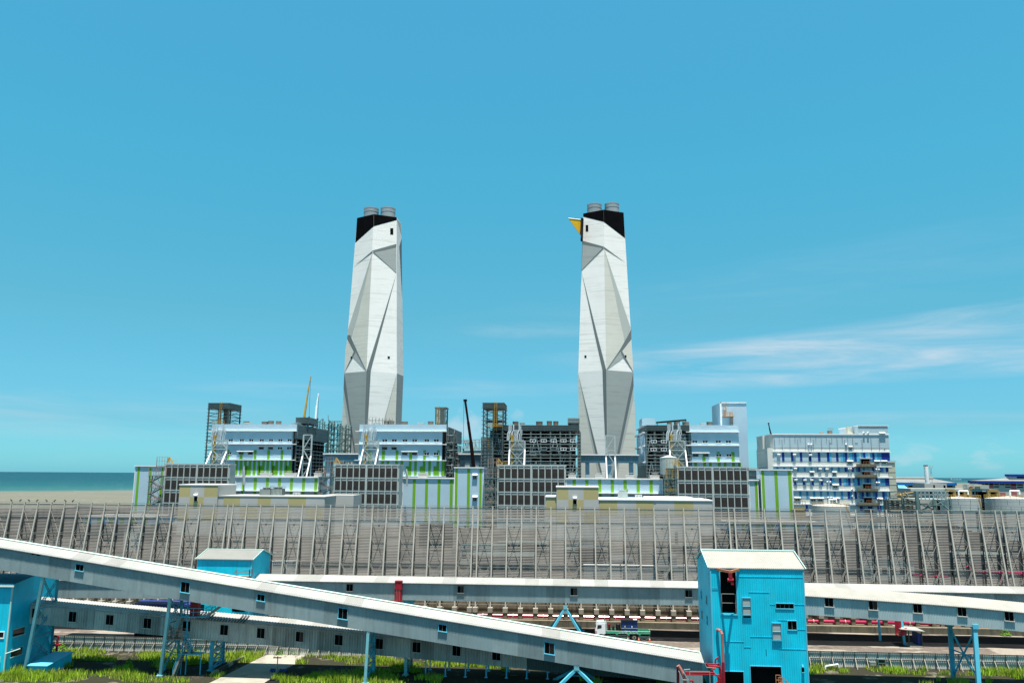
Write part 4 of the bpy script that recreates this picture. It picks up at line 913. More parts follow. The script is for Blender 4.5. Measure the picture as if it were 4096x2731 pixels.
# ================================================================== STAIR TOWERS
def stair_tower(label, u0, u1, vt, vplat, Y, top=True, zb=6):
    f = Fac(Y); x0, x1 = f.x(u0, vplat), f.x(u1, vplat); zp, zt = f.z((u0+u1)/2, vplat), f.z((u0+u1)/2, vt)
    root = thing('stair_tower', label, 'stair tower', ((x0 + x1)/2, Y + 1.5, 0), 'steel stair towers beside the louvre blocks')
    mb = MB()
    for x in (x0, x1):
        for y in (Y, Y + 3): mb.beam((x, y, 0), (x, y, zp), .42)
    z = zp; k = 0
    while z > zb:
        mb.beam((x0, Y, z), (x1, Y, z), .3); mb.beam((x0, Y, z - 6.2), ((x0 + x1)/2, Y, z), .22); mb.beam((x1, Y, z - 6.2), ((x0 + x1)/2, Y, z), .22); z -= 6.2
    part('frame', mb, 'steel_green', root)
    mb = MB(); z = zp; k = 0
    while z > zb:
        a, b = (x0 + .4, x1 - 1.2) if k % 2 else (x1 - 1.2, x0 + .4)
        for y in (Y + .6, Y + 2.4): mb.beam((a, y, z), (b, y, z - 3.1), .28)
        for q in range(12): t = q/11; mb.box(a + (b - a)*t - .25, a + (b - a)*t + .25, Y + .6, Y + 2.4, z - 3.1*t - .05, z - 3.1*t + .05)
        mb.box(min(b, b + (1.4 if b > a else -1.4)), max(b, b + (1.4 if b > a else -1.4)), Y + .2, Y + 2.8, z - 3.2, z - 3.05); z -= 3.1; k += 1
    part('flights', mb, 'galvanised', root)
    mb = MB(); z = zp; k = 0
    while z > zb:
        a, b = (x0 + .4, x1 - 1.2) if k % 2 else (x1 - 1.2, x0 + .4)
        for h_ in (.6, 1.15): mb.beam((a, Y + .4, z + h_), (b, Y + .4, z - 3.1 + h_), .14)
        rails(mb, [(x0 - .3, Y + .1, z - 3.1), (x1 + .3, Y + .1, z - 3.1)] if k % 2 else [(x0, Y + .1, z - 3.1), (x0 + 1.8, Y + .1, z - 3.1)], 1.2, .09); z -= 3.1; k += 1
    rails(mb, [(x0 - .5, Y - .2, zp), (x1 + 1.5, Y - .2, zp)], 4.2, .07)
    if top:
        rails(mb, [(x1 - 4, Y - .2, zp + 5), (x1 + 1.6, Y - .2, zp + 5)], 4.5, .07)
        for x in (x1 - 4, x1 + 1.5): mb.beam((x, Y, zp), (x, Y, zp + 9), .25)
    part('handrails', mb, 'rail_pink' if 'yellow' not in label else 'yellow_steel', root)
    mb = MB(); mb.box(x0 - .5, x1 + 1.5, Y - .3, Y + 3.2, zp - .3, zp); part('platform', mb, 'steel_green', root)
    if top: mb = MB(); mb.box(x1 - 4.2, x1 + 1.6, Y - .3, Y + 3.2, zp + 4.8, zp + 5); part('platform', mb, 'steel_green', root)
    return root
stair_tower('steel stair tower in front of the far left striped hall', z5(265,0)[0], z5(415,0)[0], 1857, z5(0,1140)[1], 400)
stair_tower('steel stair tower between left low hall and second louvre block', z6(750,0)[0], z6(893,0)[0], 1860, z6(0,1150)[1], 400)
stair_tower('steel stair tower left of the third louvre block', z8(455,0)[0], z8(600,0)[0], 1860, z8(0,1080)[1], 400)
stair_tower('steel stair tower with yellow railings left of the fourth louvre block', z10(515,0)[0], z10(660,0)[0], 1870, z10(0,1088)[1], 400)

# ================================================================== BEIGE CHECKERED HOUSES
def checker(mb, f, us, vs, off=0, cols=(1, 2)):
    for r, (va, vb) in enumerate(zip(vs[:-1], vs[1:])):
        for c, (ua, ub) in enumerate(zip(us[:-1], us[1:])): f.rect(mb, ua, va, ub, vb, .06, cols[(r + c + off) % 2], vref=vs[0])
BP = ['light_grey_panel', 'beige_panel', 'light_grey_panel', 'white_trim']
def hood(f, u, v, root):
    mb = MB(); p = P(u, v, f.Y); mb.box(p.x - .75, p.x + .75, f.Y - .3, f.Y, p.z - 1.2, p.z + .5, 1); mb.tube((p.x - .8, f.Y - .5, p.z + 1.1), (p.x + .8, f.Y - .5, p.z + 1.1), .6, 10, 0)
    for a in (-.85, .75): mb.box(p.x + a, p.x + a + .1, f.Y - .4, f.Y, p.z - 1.3, p.z + .8, 0)
    part('vent_hood', mb, ['white_trim', 'black_void'], root)
f = Fac(335); u0, u1, vt = 719, 873, 1940; x0, x1, zt = f.x(u0,vt), f.x(u1,vt), f.z(796,vt)
root = thing('checkered_house', 'beige and grey checkered house in front of the leftmost louvre block', 'building', ((x0+x1)/2, 345, 0))
mb = MB(); mb.box(x0, x1, 335, 354, 0, zt, 0); checker(mb, f, [719, z5(711,0)[0], z5(862,0)[0], 873], [1942, 1987, 2034, 2080], 0); part('walls', mb, BP, root)
mb = MB(); mb.box(x0 - .25, x1 + .25, 334.75, 354.2, zt, zt + .45); part('coping', mb, 'white_trim', root); hood(f, *z5(770, 1380), root)
x2, x3, zw = f.x(896,1986), f.x(1297,1987), f.z(1100,1987)
mb = MB(); mb.box(x1, x3, 336, 360, 0, zw, 0); f3 = Fac(336)
checker(mb, f3, [z5(1070,0)[0], z5(1248,0)[0], z5(1437,0)[0], z6(228,0)[0], z6(415,0)[0], z6(608,0)[0], z6(803,0)[0]], [1989, 2030, 2075], 0)
part('wing', mb, BP, root); mb = MB(); mb.box(x1, x3 + .2, 335.8, 360.2, zw, zw + .4); mb.box(x3 - 6, x3 + 8, 352, 366, 0, zw + .6); part('wing_coping', mb, ['light_grey_panel'], root)
f = Fac(335); u0, u1, vt = 2226, 2394, 1949; x0, x1, zt = f.x(u0,vt), f.x(u1,vt), f.z(2310,vt)
root = thing('checkered_house', 'beige and grey checkered house in front of the third louvre block', 'building', ((x0+x1)/2, 345, 0))
mb = MB(); mb.box(x0, x1, 335, 354, 0, zt, 0); checker(mb, f, [2228, z8(1547,0)[0], z8(1745,0)[0], 2392], [1951, 1998, 2045, 2090], 0); part('walls', mb, BP, root)
mb = MB(); mb.box(x0 - .25, x1 + .25, 334.75, 354.2, zt, zt + .45); part('coping', mb, 'white_trim', root); hood(f, *z8(1632, 1380), root)
f3 = Fac(336); zl = f3.z(2200, 1988); xa = f3.x(2183,1990); zr = f3.z(2600,2001); xb = f3.x(2849,2003)
mb = MB(); mb.box(xa, x0, 336, 352, 0, zl, 0); checker(mb, f3, [2185, 2226], [1991, 2060], 0)
mb.box(x1, xb, 336, 366, 0, zr, 0); checker(mb, f3, [2398, z9(748,0)[0], z9(995,0)[0], z9(1222,0)[0]], [2003, 2060], 0); checker(mb, f3, [z9(1250,0)[0], z9(1492,0)[0], z9(1743,0)[0], 2847], [2006, 2060], 1)
part('wing', mb, BP, root); mb = MB(); mb.box(xa - .2, x0, 335.7, 352.2, zl, zl + .5); mb.box(x1, xb + .2, 335.7, 366.2, zr, zr + .4); mb.box(f3.x(2600,2003), f3.x(2790,2003), 345, 366, zr, zr + 1.0); part('wing_coping', mb, 'white_trim', root)
# rooftop machines on the wings
def cooler(label, u0, u1, vt, vb, Y, m):
    f = Fac(Y); x0, x1, z0, z1 = f.x(u0,vt), f.x(u1,vt), f.z(u0,vb), f.z(u0,vt); root = thing('cooling_tower', label, 'cooling tower', ((x0+x1)/2, Y+2, z0))
    mb = MB(); mb.box(x0, x1, Y, Y + 4, z0, z1, 0); n = 9
    for i in range(n): x = x0 + (x1-x0)*(i+.3)/n; mb.box(x, x + (x1-x0)*.04, Y - .1, Y, z0 + .3, z1 - .2, 1)
    part('casing', mb, [m, 'steel_light'], root)
    mb = MB(); mb.tube(((x0+x1)/2, Y+2, z1), ((x0+x1)/2, Y+2, z1+.7), (x1-x0)*.36, 16); part('fan_ring', mb, m, root)
    mb = MB(); rails(mb, [(x0, Y, z1), (x1, Y, z1), (x1, Y+4, z1)], 1.2, .05); part('railing', mb, 'steel_light', root)
cooler('dark grey cooling unit on the left beige roof, left of the pair', z6(105,0)[0], z6(218,0)[0], z6(0,1285)[1], z6(0,1362)[1], 345, 'steel_grey'); cooler('dark grey cooling unit on the left beige roof, right of the pair', z6(222,0)[0], z6(348,0)[0], z6(0,1280)[1], z6(0,1362)[1], 346, 'steel_grey')
cooler('pale green cooling unit on the right beige roof', z9(762,0)[0], z9(884,0)[0], z9(0,1262)[1], z9(0,1362)[1], 345, 'steel_light')
def aircon(label, u0, u1, vt, vb, Y):
    f = Fac(Y); x0, x1, z0, z1 = f.x(u0,vt), f.x(u1,vt), f.z(u0,vb), f.z(u0,vt); root = thing('air_conditioner', label, 'air conditioner', ((x0+x1)/2, Y+.7, z0))
    mb = MB(); mb.box(x0, x1, Y, Y+1.6, z0, z1); part('casing', mb, 'tank_white', root)
    for t in (.27, .73):
        c = Vector((x0+(x1-x0)*t, Y-.06, (z0+z1)/2)); mb = MB(); mb.tube(c, c + Vector((0,.08,0)), (z1-z0)*.38, 14); mb.tube(c + Vector((0,-.04,0)), c, (z1-z0)*.13, 8, 1); part('fan', mb, ['steel_light', 'plant_dark'], root)
aircon('white twin fan air conditioner on the left beige roof', z6(465,0)[0], z6(535,0)[0], z6(0,1320)[1], z6(0,1350)[1], 345); aircon('white twin fan air conditioner on the right beige roof', z9(982,0)[0], z9(1072,0)[0], z9(0,1300)[1], z9(0,1338)[1], 345)

# ================================================================== OFFICE BLOCK (white and blue)
Y = 430; f = Fac(Y); u0, u1, vt = 3091, 3555, 1738; x0, x1, zt = f.x(u0,vt), f.x(u1,1760), f.z(3300,vt); DEP = 36
root = thing('office_block', 'white and blue banded block with balconies at right of the plant', 'office building', ((x0+x1)/2, Y+18, 0))
OM = ['office_white', 'office_pale_blue', 'office_navy', 'office_blue', 'office_cyan', 'grey_trim']
zz = lambda y: f.z(3320, z11(0, y)[1]); xx = lambda x, y=560: f.x(z11(x, y)[0], z11(x, y)[1])
mb = MB(); mb.box(x0, x1, Y, Y + DEP, 0, zt, 0); mb.box(x0, x1, Y - .1, Y, zz(480), zt - .2, 1)
bands = [(545, 680), (762, 830), (912, 1028), (1115, 1225), (1310, 1400), (1470, 1540)]
for a, b in bands: mb.box(x0, x1, Y - .08, Y, zz(b), zz(a), 1)
rows = {0: [(540,575,2),(672,707,2),(803,838,2),(935,970,2),(1068,1104,2),(1200,1237,2),(1237,1268,4),(1334,1370,2),(1398,1436,4),(1436,1466,3),(1466,1500,2),(1534,1566,4),(1566,1600,3),(1600,1636,2),(1636,1670,4),(1705,1735,3),(1735,1768,2),(1768,1800,4),(1835,1868,3),(1868,1900,2),(1903,1936,4),(1936,2002,3),(2002,2122,2)],
        1: [(450,482,3),(550,580,3),(650,680,3),(750,782,3),(850,880,3),(948,980,3),(1047,1080,3),(1148,1180,3),(1248,1280,3),(1348,1380,3),(1448,1480,2),(1480,1510,3),(1548,1582,2),(1615,1645,3),(1645,1680,2),(1715,1745,3),(1850,1885,2),(1950,1985,2),(1985,2018,3),(2052,2105,2)],
        2: [(700,725,2),(824,858,2),(957,990,2),(1090,1125,2),(1222,1256,2),(1256,1290,4),(1356,1392,2),(1422,1455,4),(1455,1490,3),(1490,1525,2),(1556,1590,3),(1590,1625,4),(1625,1660,2),(1660,1693,4),(1760,1793,2),(1727,1760,3),(1793,1826,3),(1890,1924,2),(1925,1960,4),(1960,2030,3),(2030,2115,2)],
        3: [(766,800,3),(866,900,3),(967,1000,3),(1068,1100,3),(1168,1200,3),(1268,1300,3),(1370,1405,3),(1470,1505,2),(1505,1536,3),(1570,1605,2),(1640,1675,3),(1675,1708,2),(1740,1775,2),(1775,1805,3),(1840,1875,3),(1875,1908,2),(1975,2010,2),(2010,2042,3),(2078,2118,2)],
        4: [(840,880,2),(976,1012,2),(1635,1680,2),(1680,1718,4),(1755,1820,2),(1890,1950,2),(1955,2080,4)]}
for r, lst in rows.items():
    a, b = bands[r]
    for q0, q1, m in lst: mb.box(xx(q0), xx(q1), Y - .14, Y, zz(b), zz(a), m)
part('walls', mb, OM, root)
mb = MB(); mb.box(x0 - .4, x1 + .4, Y - .4, Y + DEP + .4, zt - .1, zt + .45)
for y_ in (537, 752, 910, 1106, 1308, 1470): mb.box(x0 - .5, x1 + .5, Y - .6, Y + DEP, zz(y_) - .25, zz(y_) + .3)
part('floor_ledges', mb, 'white_trim', root)
# stepped left flank
mb = MB(); xl = P(z11(170,0)[0], z11(0,330)[1], Y + DEP).x; fz = Fac(Y + DEP)
mb.box(xl, x0, Y + DEP - 9, Y + DEP, 0, zt, 0); mb.box(xl + 1.2, x0, Y + 6, Y + DEP - 9, 0, zz(485), 0); mb.box(x0 - 3.2, x0, Y + .01, Y + 6, 0, zz(485), 0); mb.box(x0 - 1.5, x0, Y + DEP*.45, Y + DEP*.55, zz(485), zt, 0)
mb.box(xl + .5, x0 - .2, Y + 8, Y + DEP + 1, 0, zz(485), 0); part('left_flank', mb, ['office_white'], root)
# penthouse
px0, px1, pz = f.x(3432,1704), f.x(3550,1704), f.z(3490,1703.5); mb = MB(); mb.box(px0, px1, Y - .12, Y + 30, zt - .1, pz, 0); mb.box(px0 - .3, px1 + .3, Y - .4, Y + 30.3, pz, pz + .4, 1); part('penthouse', mb, ['office_pale_blue', 'white_trim'], root)
# wall ribs / conduits on the upper band
mb = MB()
for x in (425,500,577,655,731,808,885,962,1038,1116,1194,1272,1348,1426,1502,1580,1847): mb.box(xx(x,320)-.1, xx(x,320)+.1, Y-.35, Y-.1, zz(395), zz(305))
for x in (435,545,660,775,890,1005,1122,1238,1355,1468,1585,1720,1853,1972): mb.box(xx(x,420)-.12, xx(x,420)+.12, Y-.4, Y-.1, zz(510), zz(355))
part('conduits', mb, 'conduit_grey', root)
for x, y in ((492,585),(722,585),(955,587),(735,790),(1098,792),(1198,793),(742,954),(876,956),(974,955),(1107,957)):
    mb = MB(); q = Vector((xx(x,y), Y - .7, zz(y))); mb.tube(q + Vector((-.8,0,0)), q + Vector((.8,0,0)), .42, 10); mb.box(q.x-.75, q.x+.75, Y-.6, Y, q.z-.7, q.z+.2); part('vent_hood', mb, 'office_white', root)
for x, y in ((935,437),(975,437),(1742,263),(1803,263),(1210,985),(1253,985),(1222,1216),(1268,1216),(1935,990),(1970,990),(1930,797),(1968,797),(1522,790),(1556,790),(1568,1088),(1485,433),(1576,1190)):
    mb = MB(); q = Vector((xx(x,y), Y - .5, zz(y))); mb.tube(q + Vector((0,.5,.25)), q + Vector((0,-.5,-.05)), .45, 10); mb.tube(q, q + Vector((0,0,-.5)), .42, 10); part('vent_pipe', mb, 'white_trim', root)
for x, y, w_, h_, a in ((1540,702,17,8,1),(1938,702,17,8,1),(2040,702,17,8,1),(982,868,13,12,1),(1312,870,13,12,1),(1328,1052,18,8,1),(770,1243,18,9,1),(1003,1247,18,8,1),(1107,1247,18,8,1),(1340,1249,18,8,1),(1548,495,11,10,1),(2012,293,17,9,1),(1980,1255,16,8,1)):
    window(f, *z11(x, y), w_, h_, root, frame='grey_trim', fw=.22); awning(f, z11(x,0)[0] - w_*.75, z11(x,0)[0] + w_*.75, z11(0,y)[1] - h_*.5 - 4, root, 'grey_trim')
for x, y, w_, h_ in ((1257,409,7,6),(1635,413,11,6),(2050,503,6,6),(1710,1260,7,5),(1678,1192,6,6)): window(f, *z11(x, y), w_, h_, root, frame='grey_trim', mull=0, fw=.12)
# balconies
for (xa, xb, yt, yb, da, db, dt) in ((1605,1900,715,765,1712,1835,640),(1612,1915,872,922,1728,1845,826),(1625,1925,1072,1122,1742,1858,1005),(1635,1940,1275,1328,1756,1872,1205),(1650,1950,1480,1530,1765,1885,1380)):
    fr_ = [(xx(xa,yb), Y - 3.2), (xx(xb,yb), Y)]
    mb = MB(); mb.box(xx(xa,yb), xx(xb,yb), Y - 3.2, Y, zz(yb), zz(yb) + .5, 0); mb.box(xx(xa,yb), xx(xb,yb), Y - 3.3, Y - 3.1, zz(yb) + .5, zz(yb) + 1.8, 0)
    rails(mb, [(xx(da,yb), Y - 3.2, zz(yb) + 1.6), (xx(db,yb), Y - 3.2, zz(yb) + 1.6)], 1.5, .04, 1); part('balcony', mb, ['concrete', 'orange_steel'], root)
    mb = MB(); mb.box(xx(da,yb), xx(db,yb), Y - .2, Y + .02, zz(yb) + .5, zz(dt), 0); mb.box(xx(da,yb) - .8, xx(db,yb) + .8, Y - 2.2, Y, zz(dt), zz(dt) + .45, 1); part('balcony_door', mb, ['black_void', 'aluminium'], root)
# lift shaft at the right end
xs0, xs1 = f.x(3551,1850), f.x(3573,1850); mb = MB(); mb.box(xs0, xs1 + .6, Y - .5, Y + 9, 0, f.z(3560,1846), 0)
for k in range(10): mb.box(xs0 - .08, xs1 + .7, Y - .6, Y - .5, 3 + k*3.2, 3.2 + k*3.2, 0)
mb.box(xs0 - .3, xs1 + .9, Y - .8, Y + 9.2, f.z(3560,1850), f.z(3560,1843), 1); part('lift_shaft', mb, ['sign_beige', 'grey_trim'], root)
mb = MB(); c = P(*z11(1127,275), Y + 8); mb.tube(c + Vector((0,0,-1)), c + Vector((0,0,1.0)), 1.25, 16); part('roof_tank', mb, 'galvanised', root)
mb = MB(); c = P(*z11(1248,275), Y + 8); mb.tube(c + Vector((0,0,-1)), c + Vector((0,0,1.7)), 1.3, 16); rails(mb, [c + Vector((-1.3,-1.3,1.7)), c + Vector((1.3,-1.3,1.7))], 1.2, .06); part('roof_tank', mb, 'fan_brown', root)
mb = MB(); c = P(*z11(1550,275), Y + 6); mb.box(c.x - 1.3, c.x + .2, Y + 6, Y + 9, c.z - 1, c.z + 3.9); mb.box(c.x + .2, c.x + 1.6, Y + 6, Y + 9, c.z - 1, c.z + .9); part('roof_stair', mb, 'sign_beige', root)

# ================================================================== CRANES
def crane(label, pts, Y, m, hook=None, body=None):
    """boom from measured points foot -> tip; (u, v, width px)"""
    q = [(P(u, v, Y), wp*Y/3200) for u, v, wp in pts]
    foot = q[0][0]; d = (q[1][0] - foot).normalized(); base = foot - d*(foot.z/d.z - 3/d.z) if d.z > .1 else foot
    root = thing('mobile_crane', label, 'crane', (base.x, Y, 0))
    mb = MB(); mb.beam(base, foot, q[0][1]*1.05, m=0)
    for (a, wa), (b, wb) in zip(q[:-1], q[1:]): mb.beam(a, b, wa, m=0); mb.beam(a, a + (b - a).normalized()*.8, wa*1.25, m=0)
    t = q[-1][0]; mb.box(t.x - q[-1][1], t.x + q[-1][1], Y - q[-1][1]*.6, Y + q[-1][1]*.6, t.z - .4, t.z + q[-1][1]*.8, 0); part('boom', mb, m, root)
    if hook: mb = MB(); a = P(*hook[0], Y); b = P(*hook[1], Y); mb.beam(a, b, .16); mb.box(b.x - .4, b.x + .4, Y - .3, Y + .3, b.z - 1.2, b.z); part('hook_line', mb, 'black_steel', root)
    mb = MB(); mb.box(base.x - 5, base.x + 5, Y - 1.4, Y + 1.4, 1.0, 2.4); mb.box(base.x - 4.5, base.x - 2.2, Y - 1.3, Y + 1.3, 2.4, 3.9); mb.box(base.x - 1.4, base.x + 2.5, Y - 1.3, Y + 1.3, 2.4, 4.2); part('carrier', mb, m, root)
    for k in (-3.8, -2.4, 1.6, 3.0, 4.3):
        mb = MB(); mb.tube((base.x + k, Y - 1.45, .6), (base.x + k, Y + 1.45, .6), .6, 12); part('wheel', mb, 'rubber', root)
crane('yellow lattice tipped crane boom leaning right above the leftmost boiler house', [(*z6(585,515), 7.0), (*z6(607,370), 5.2), (*z6(632,200), 3.6), (*z6(657,72), 2.2)], 560, 'yellow_steel', [z6(655,80), z6(640,500)])
crane('white telescopic crane boom beside the yellow one', [(*z6(706,595), 7.5), (*z6(722,400), 5.2), (*z6(732,320), 3.6), (*z6(741,258), 2.4)], 556, 'white_trim', [z6(743,262), z6(733,520)])
crane('dark red telescopic crane boom rising left of the lift tower', [(*zrf(895,1405), 13.0), (*zrf(850,970), 10.0), (*zrf(800,610), 8.0), (*zrf(742,195), 7.0)], 470, 'steel_dark_red', [zrf(718,200), zrf(708,1080)])
crane('black crane boom tip leaning left above the office block', [(*z11(380,283), 4.0), (*z11(365,220), 3.4), (*z11(346,120), 2.8)], 520, 'black_steel', [z11(352,140), z11(392,280)])

# ================================================================== RIGHT BACKGROUND
def warehouse(label, u0, u1, vfas, vfb, Y, dep, fas, roof_v, wall_cells, ridge=None, monitor=None, zfrom=0):
    f = Fac(Y); um = (u0+u1)/2; x0, x1 = f.x(u0, vfas), f.x(u1, vfas); zf, zb = f.z(um, vfas), f.z(um, vfb)
    root = thing('warehouse', label, 'warehouse', ((x0+x1)/2, Y+dep/2, 0))
    mb = MB(); mb.box(x0, x1, Y, Y + dep, 0, zb, 0)
    for a, b, va, vb, m in wall_cells: f.rect(mb, a, va, b, vb, .1, m)
    part('walls', mb, ['warehouse_grey', 'warehouse_red', 'black_void', 'grey_trim'], root)
    mb = MB(); mb.box(x0 - 1, x1 + 1, Y - 1.5, Y + dep + 1, zb, zf); part('fascia', mb, fas, root)
    zr_ = P(um, roof_v, Y + dep*.5).z; xL, xR = P(ridge[0], roof_v, Y + dep*.5).x, P(ridge[1], roof_v, Y + dep*.5).x; mb = MB(); mb.prism([(x0 + (6 if ridge else 0), Y, zf), (x0 + 14, Y + dep*.5, zr_), (x0 + 6, Y + dep, zf)], (0,0,0)) if False else mb.add([(x0,Y,zf),(x1,Y,zf),(xR,Y+dep*.5,zr_),(xL,Y+dep*.5,zr_),(x1,Y+dep,zf),(x0,Y+dep,zf)], [(0,1,2,3),(3,2,4,5),(0,3,5),(1,4,2)]); part('roof', mb, 'roof_grey', root)
    return root, f, zr_
r_, f, zr_ = warehouse('grey warehouse with bright blue fascia behind the office block', 3540, 3820, 1929, 1940, 850, 60, 'bright_blue_fascia', 1914,
    [(z12(a,0)[0], z12(b,0)[0], z12(0,560)[1], z12(0,580)[1], 2) for a, b in ((318,490),(530,655),(720,775),(1140,1225))], ridge=(3545, 3735))
mb = MB(); mb.tube(P(3520, 1912.5, 878), P(z12(910,0)[0], 1913, 878), 1.6, 14); part('ridge_ventilator', mb, 'roof_grey', r_)
cells = []
for k, (a, b, red) in enumerate(((1620,1718,0),(1730,1795,0),(1805,1870,1),(1880,1958,0),(1968,2045,0),(2055,2140,0),(2150,2235,1),(2245,2335,0))):
    if red: cells.append((z12(a,0)[0], z12(b,0)[0], z12(0,515)[1], z12(0,750 if k > 3 else 600)[1], 1))
    cells.append((z12(a,0)[0], z12(b,0)[0], z12(0,522+k*2)[1], z12(0,542+k*2)[1], 2))
    if k in (3, 5, 7): cells.append((z12(a,0)[0], z12(b,0)[0], z12(0,560+k*2)[1], z12(0,578+k*2)[1], 2))
cells.append((z12(1972,0)[0], z12(2062,0)[0], z12(0,668)[1], z12(0,750)[1], 1))
r_, f, zr_ = warehouse('grey and red panelled warehouse with navy fascia at the far right', z12(1605,0)[0], 4300, z12(0,486)[1], z12(0,522)[1], 780, 14, 'blue_fascia', 1912, cells, ridge=(4020, 4290))
mb = MB(); fm = Fac(784); mb.box(fm.x(z12(2125,0)[0],1905), fm.x(4330,1905), 784, 790, zr_ - 1, fm.z(4060,1905), 0); mb.box(fm.x(z12(2110,0)[0],1898), fm.x(4330,1898), 783, 791, fm.z(4060,1905), fm.z(4060,1896), 1)
for k in range(5): xa = fm.x(z12(2145 + 92*k,0)[0],1908); mb.box(xa, xa + 18, 783.8, 784, zr_, fm.z(4060,1906), 2)
part('roof_monitor', mb, ['warehouse_grey', 'blue_fascia', 'steel_light'], r_)
# grey service building with a signboard
f = Fac(520); x0, x1, zt = f.x(3640,1953), f.x(z12(1910,0)[0],1954), f.z(3830,1954)
root = thing('service_building', 'long grey building with a red and yellow emblem on its roof sign', 'building', ((x0+x1)/2, 530, 0))
mb = MB(); mb.box(x0, x1, 520, 540, 0, zt, 0); mb.box(x0, x1, 519.2, 520, zt - 1.6, zt, 1)
for a, b in ((865,890),(975,995),(1020,1040),(1080,1100),(1540,1562),(1592,1612),(1648,1668),(1700,1722),(1755,1780)): f.rect(mb, z12(a,0)[0], 1964, z12(b,0)[0], 1977, .15, 2)
f.rect(mb, z12(1245,0)[0], z12(0,650)[1], z12(1405,0)[0], z12(0,708)[1], .15, 2); part('walls', mb, ['warehouse_grey', 'grey_trim', 'black_void'], root)
fs = Fac(519); mb = MB(); sx0, sx1 = fs.x(z12(1445,0)[0],1945), fs.x(z12(1690,0)[0],1945); mb.box(sx0, sx1, 518.6, 524, zt, fs.z(3870,z12(0,535)[1]), 0); mb.box(sx1, fs.x(z12(1800,0)[0],1945), 519, 524, zt, fs.z(3870,z12(0,550)[1]), 0)
zs = Z(3840,1920,14.7); q0 = fs.x(zs(770,0)[0],1945); q1 = fs.x(zs(1215,0)[0],1945); mb.box(q0, q1, 518.35, 518.6, fs.z(3870,zs(0,500)[1]), fs.z(3870,zs(0,300)[1]), 1)
part('roof_sign', mb, ['warehouse_grey', 'sign_beige'], root)
mb = MB(); c = P(*zs(650,415), 518.3); r_e = 100/14.7*518/3200
def ell(cx, cz, rx, rz, y, m, n=20, a0=0, a1=2*math.pi): mb.poly([(cx + rx*math.cos(a0 + (a1-a0)*i/n), y, cz + rz*math.sin(a0 + (a1-a0)*i/n)) for i in range(n + (0 if a1-a0 > 6.2 else 1))][::-1], m)
mb.tube(c + Vector((0,.3,0)), c, r_e*1.05, 20, 2); ell(c.x, c.z, r_e*.98, r_e*.98, c.y - .05, 1); ell(c.x, c.z + r_e*.35, r_e*.75, r_e*.5, c.y - .08, 2); ell(c.x, c.z + r_e*.08, r_e*1.0, r_e*.42, c.y - .11, 0); ell(c.x, c.z + r_e*.12, r_e*.62, r_e*.16, c.y - .14, 3)
part('emblem', mb, ['sign_red', 'sign_yellow', 'steel_light', 'warehouse_red'], root)
mb = MB(); rnd = random.Random(5)
for (ya, yb, n) in ((365, 415, 11), (440, 468, 7)):
    x = zs(830,0)[0]
    for k in range(n):
        wch = (335/14.7)/n; zc0, zc1 = fs.z(3870, zs(0,yb)[1]), fs.z(3870, zs(0,ya)[1]); xa, xb = fs.x(x, 1945), fs.x(x + wch*.72, 1945)
        mb.box(xa, xb, 518.2, 518.35, (zc0+zc1)/2 - .05, (zc0+zc1)/2 + .05); mb.box(xa, xb, 518.2, 518.35, zc1 - .1, zc1); mb.box((xa+xb)/2 - .05, (xa+xb)/2 + .05, 518.2, 518.35, zc0, zc1)
        if k % 2: mb.box(xa, xa + .1, 518.2, 518.35, zc0, zc1); 
        x += wch
part('sign_lettering', mb, 'steel_grey', root)
for a, b, ya, yb in ((1118,1245,632,715),(1410,1490,636,715),(1785,1925,632,880)):
    mb = MB(); fp = Fac(505); xa, xb, z1, z0 = fp.x(z12(a,0)[0],1960), fp.x(z12(b,0)[0],1960), fp.z(3860,z12(0,ya)[1]), 0
    for x in (xa, xb): mb.beam((x, 505, z0), (x, 505, z1), 1.6, m=0)
    mb.beam((xa, 505, z1), (xb, 505, z1), 1.8, m=0); mb.box(xa + .8, xb - .8, 506, 519, z0, z1 - .9, 1); part('loading_portal', mb, ['portal_tan', 'black_void'], root)
f = Fac(600); mb = MB(); mb.box(f.x(z12(780,0)[0],1935), f.x(z12(1130,0)[0],1935), 600, 620, 0, f.z(3740,1933), 0); f.rect(mb, z12(920,0)[0], 1939, z12(945,0)[0], 1950, .1, 1); f.rect(mb, z12(1082,0)[0], 1940, z12(1112,0)[0], 1950, .1, 1); single('plant_room', mb, ['warehouse_grey', 'black_void'], (f.x(3740,1935), 610, 0), 'plain grey plant room at the foot of the white and red chimney', 'building')
mb = MB(); a_ = P(z12(843,0)[0], 1940, 640); b_ = P(z12(820,0)[0], 1863, 640); b_.x = a_.x - .9; 
root = thing('small_chimney', 'small white chimney with red rim among the right warehouses', 'chimney', (a_.x, 640, 0))
mb.tube((a_.x, 640, 0), b_, 1.75, 18, r2=1.5); part('stack', mb, 'white_trim', root); mb = MB(); mb.tube(b_, b_ + Vector((0,0,.7)), 1.58, 18, caps=False); mb.tube(b_, b_ + Vector((0,0,.6)), 1.4, 18, 1); part('rim', mb, ['red_paint', 'black_void'], root)
mb = MB(); 
for s_ in (0, .9): mb.beam((a_.x + 2 + s_, 638, 8), (b_.x + 2 + s_, 638, b_.z + .5), .2)
mb.box(b_.x + 1.5, b_.x + 4, 637, 641, b_.z - 1.4, b_.z - 1.2); rails(mb, [(b_.x + 1.5, 637, b_.z - 1.4), (b_.x + 4, 637, b_.z - 1.4)], 1.3, .08); part('ladder', mb, 'sign_beige', root)
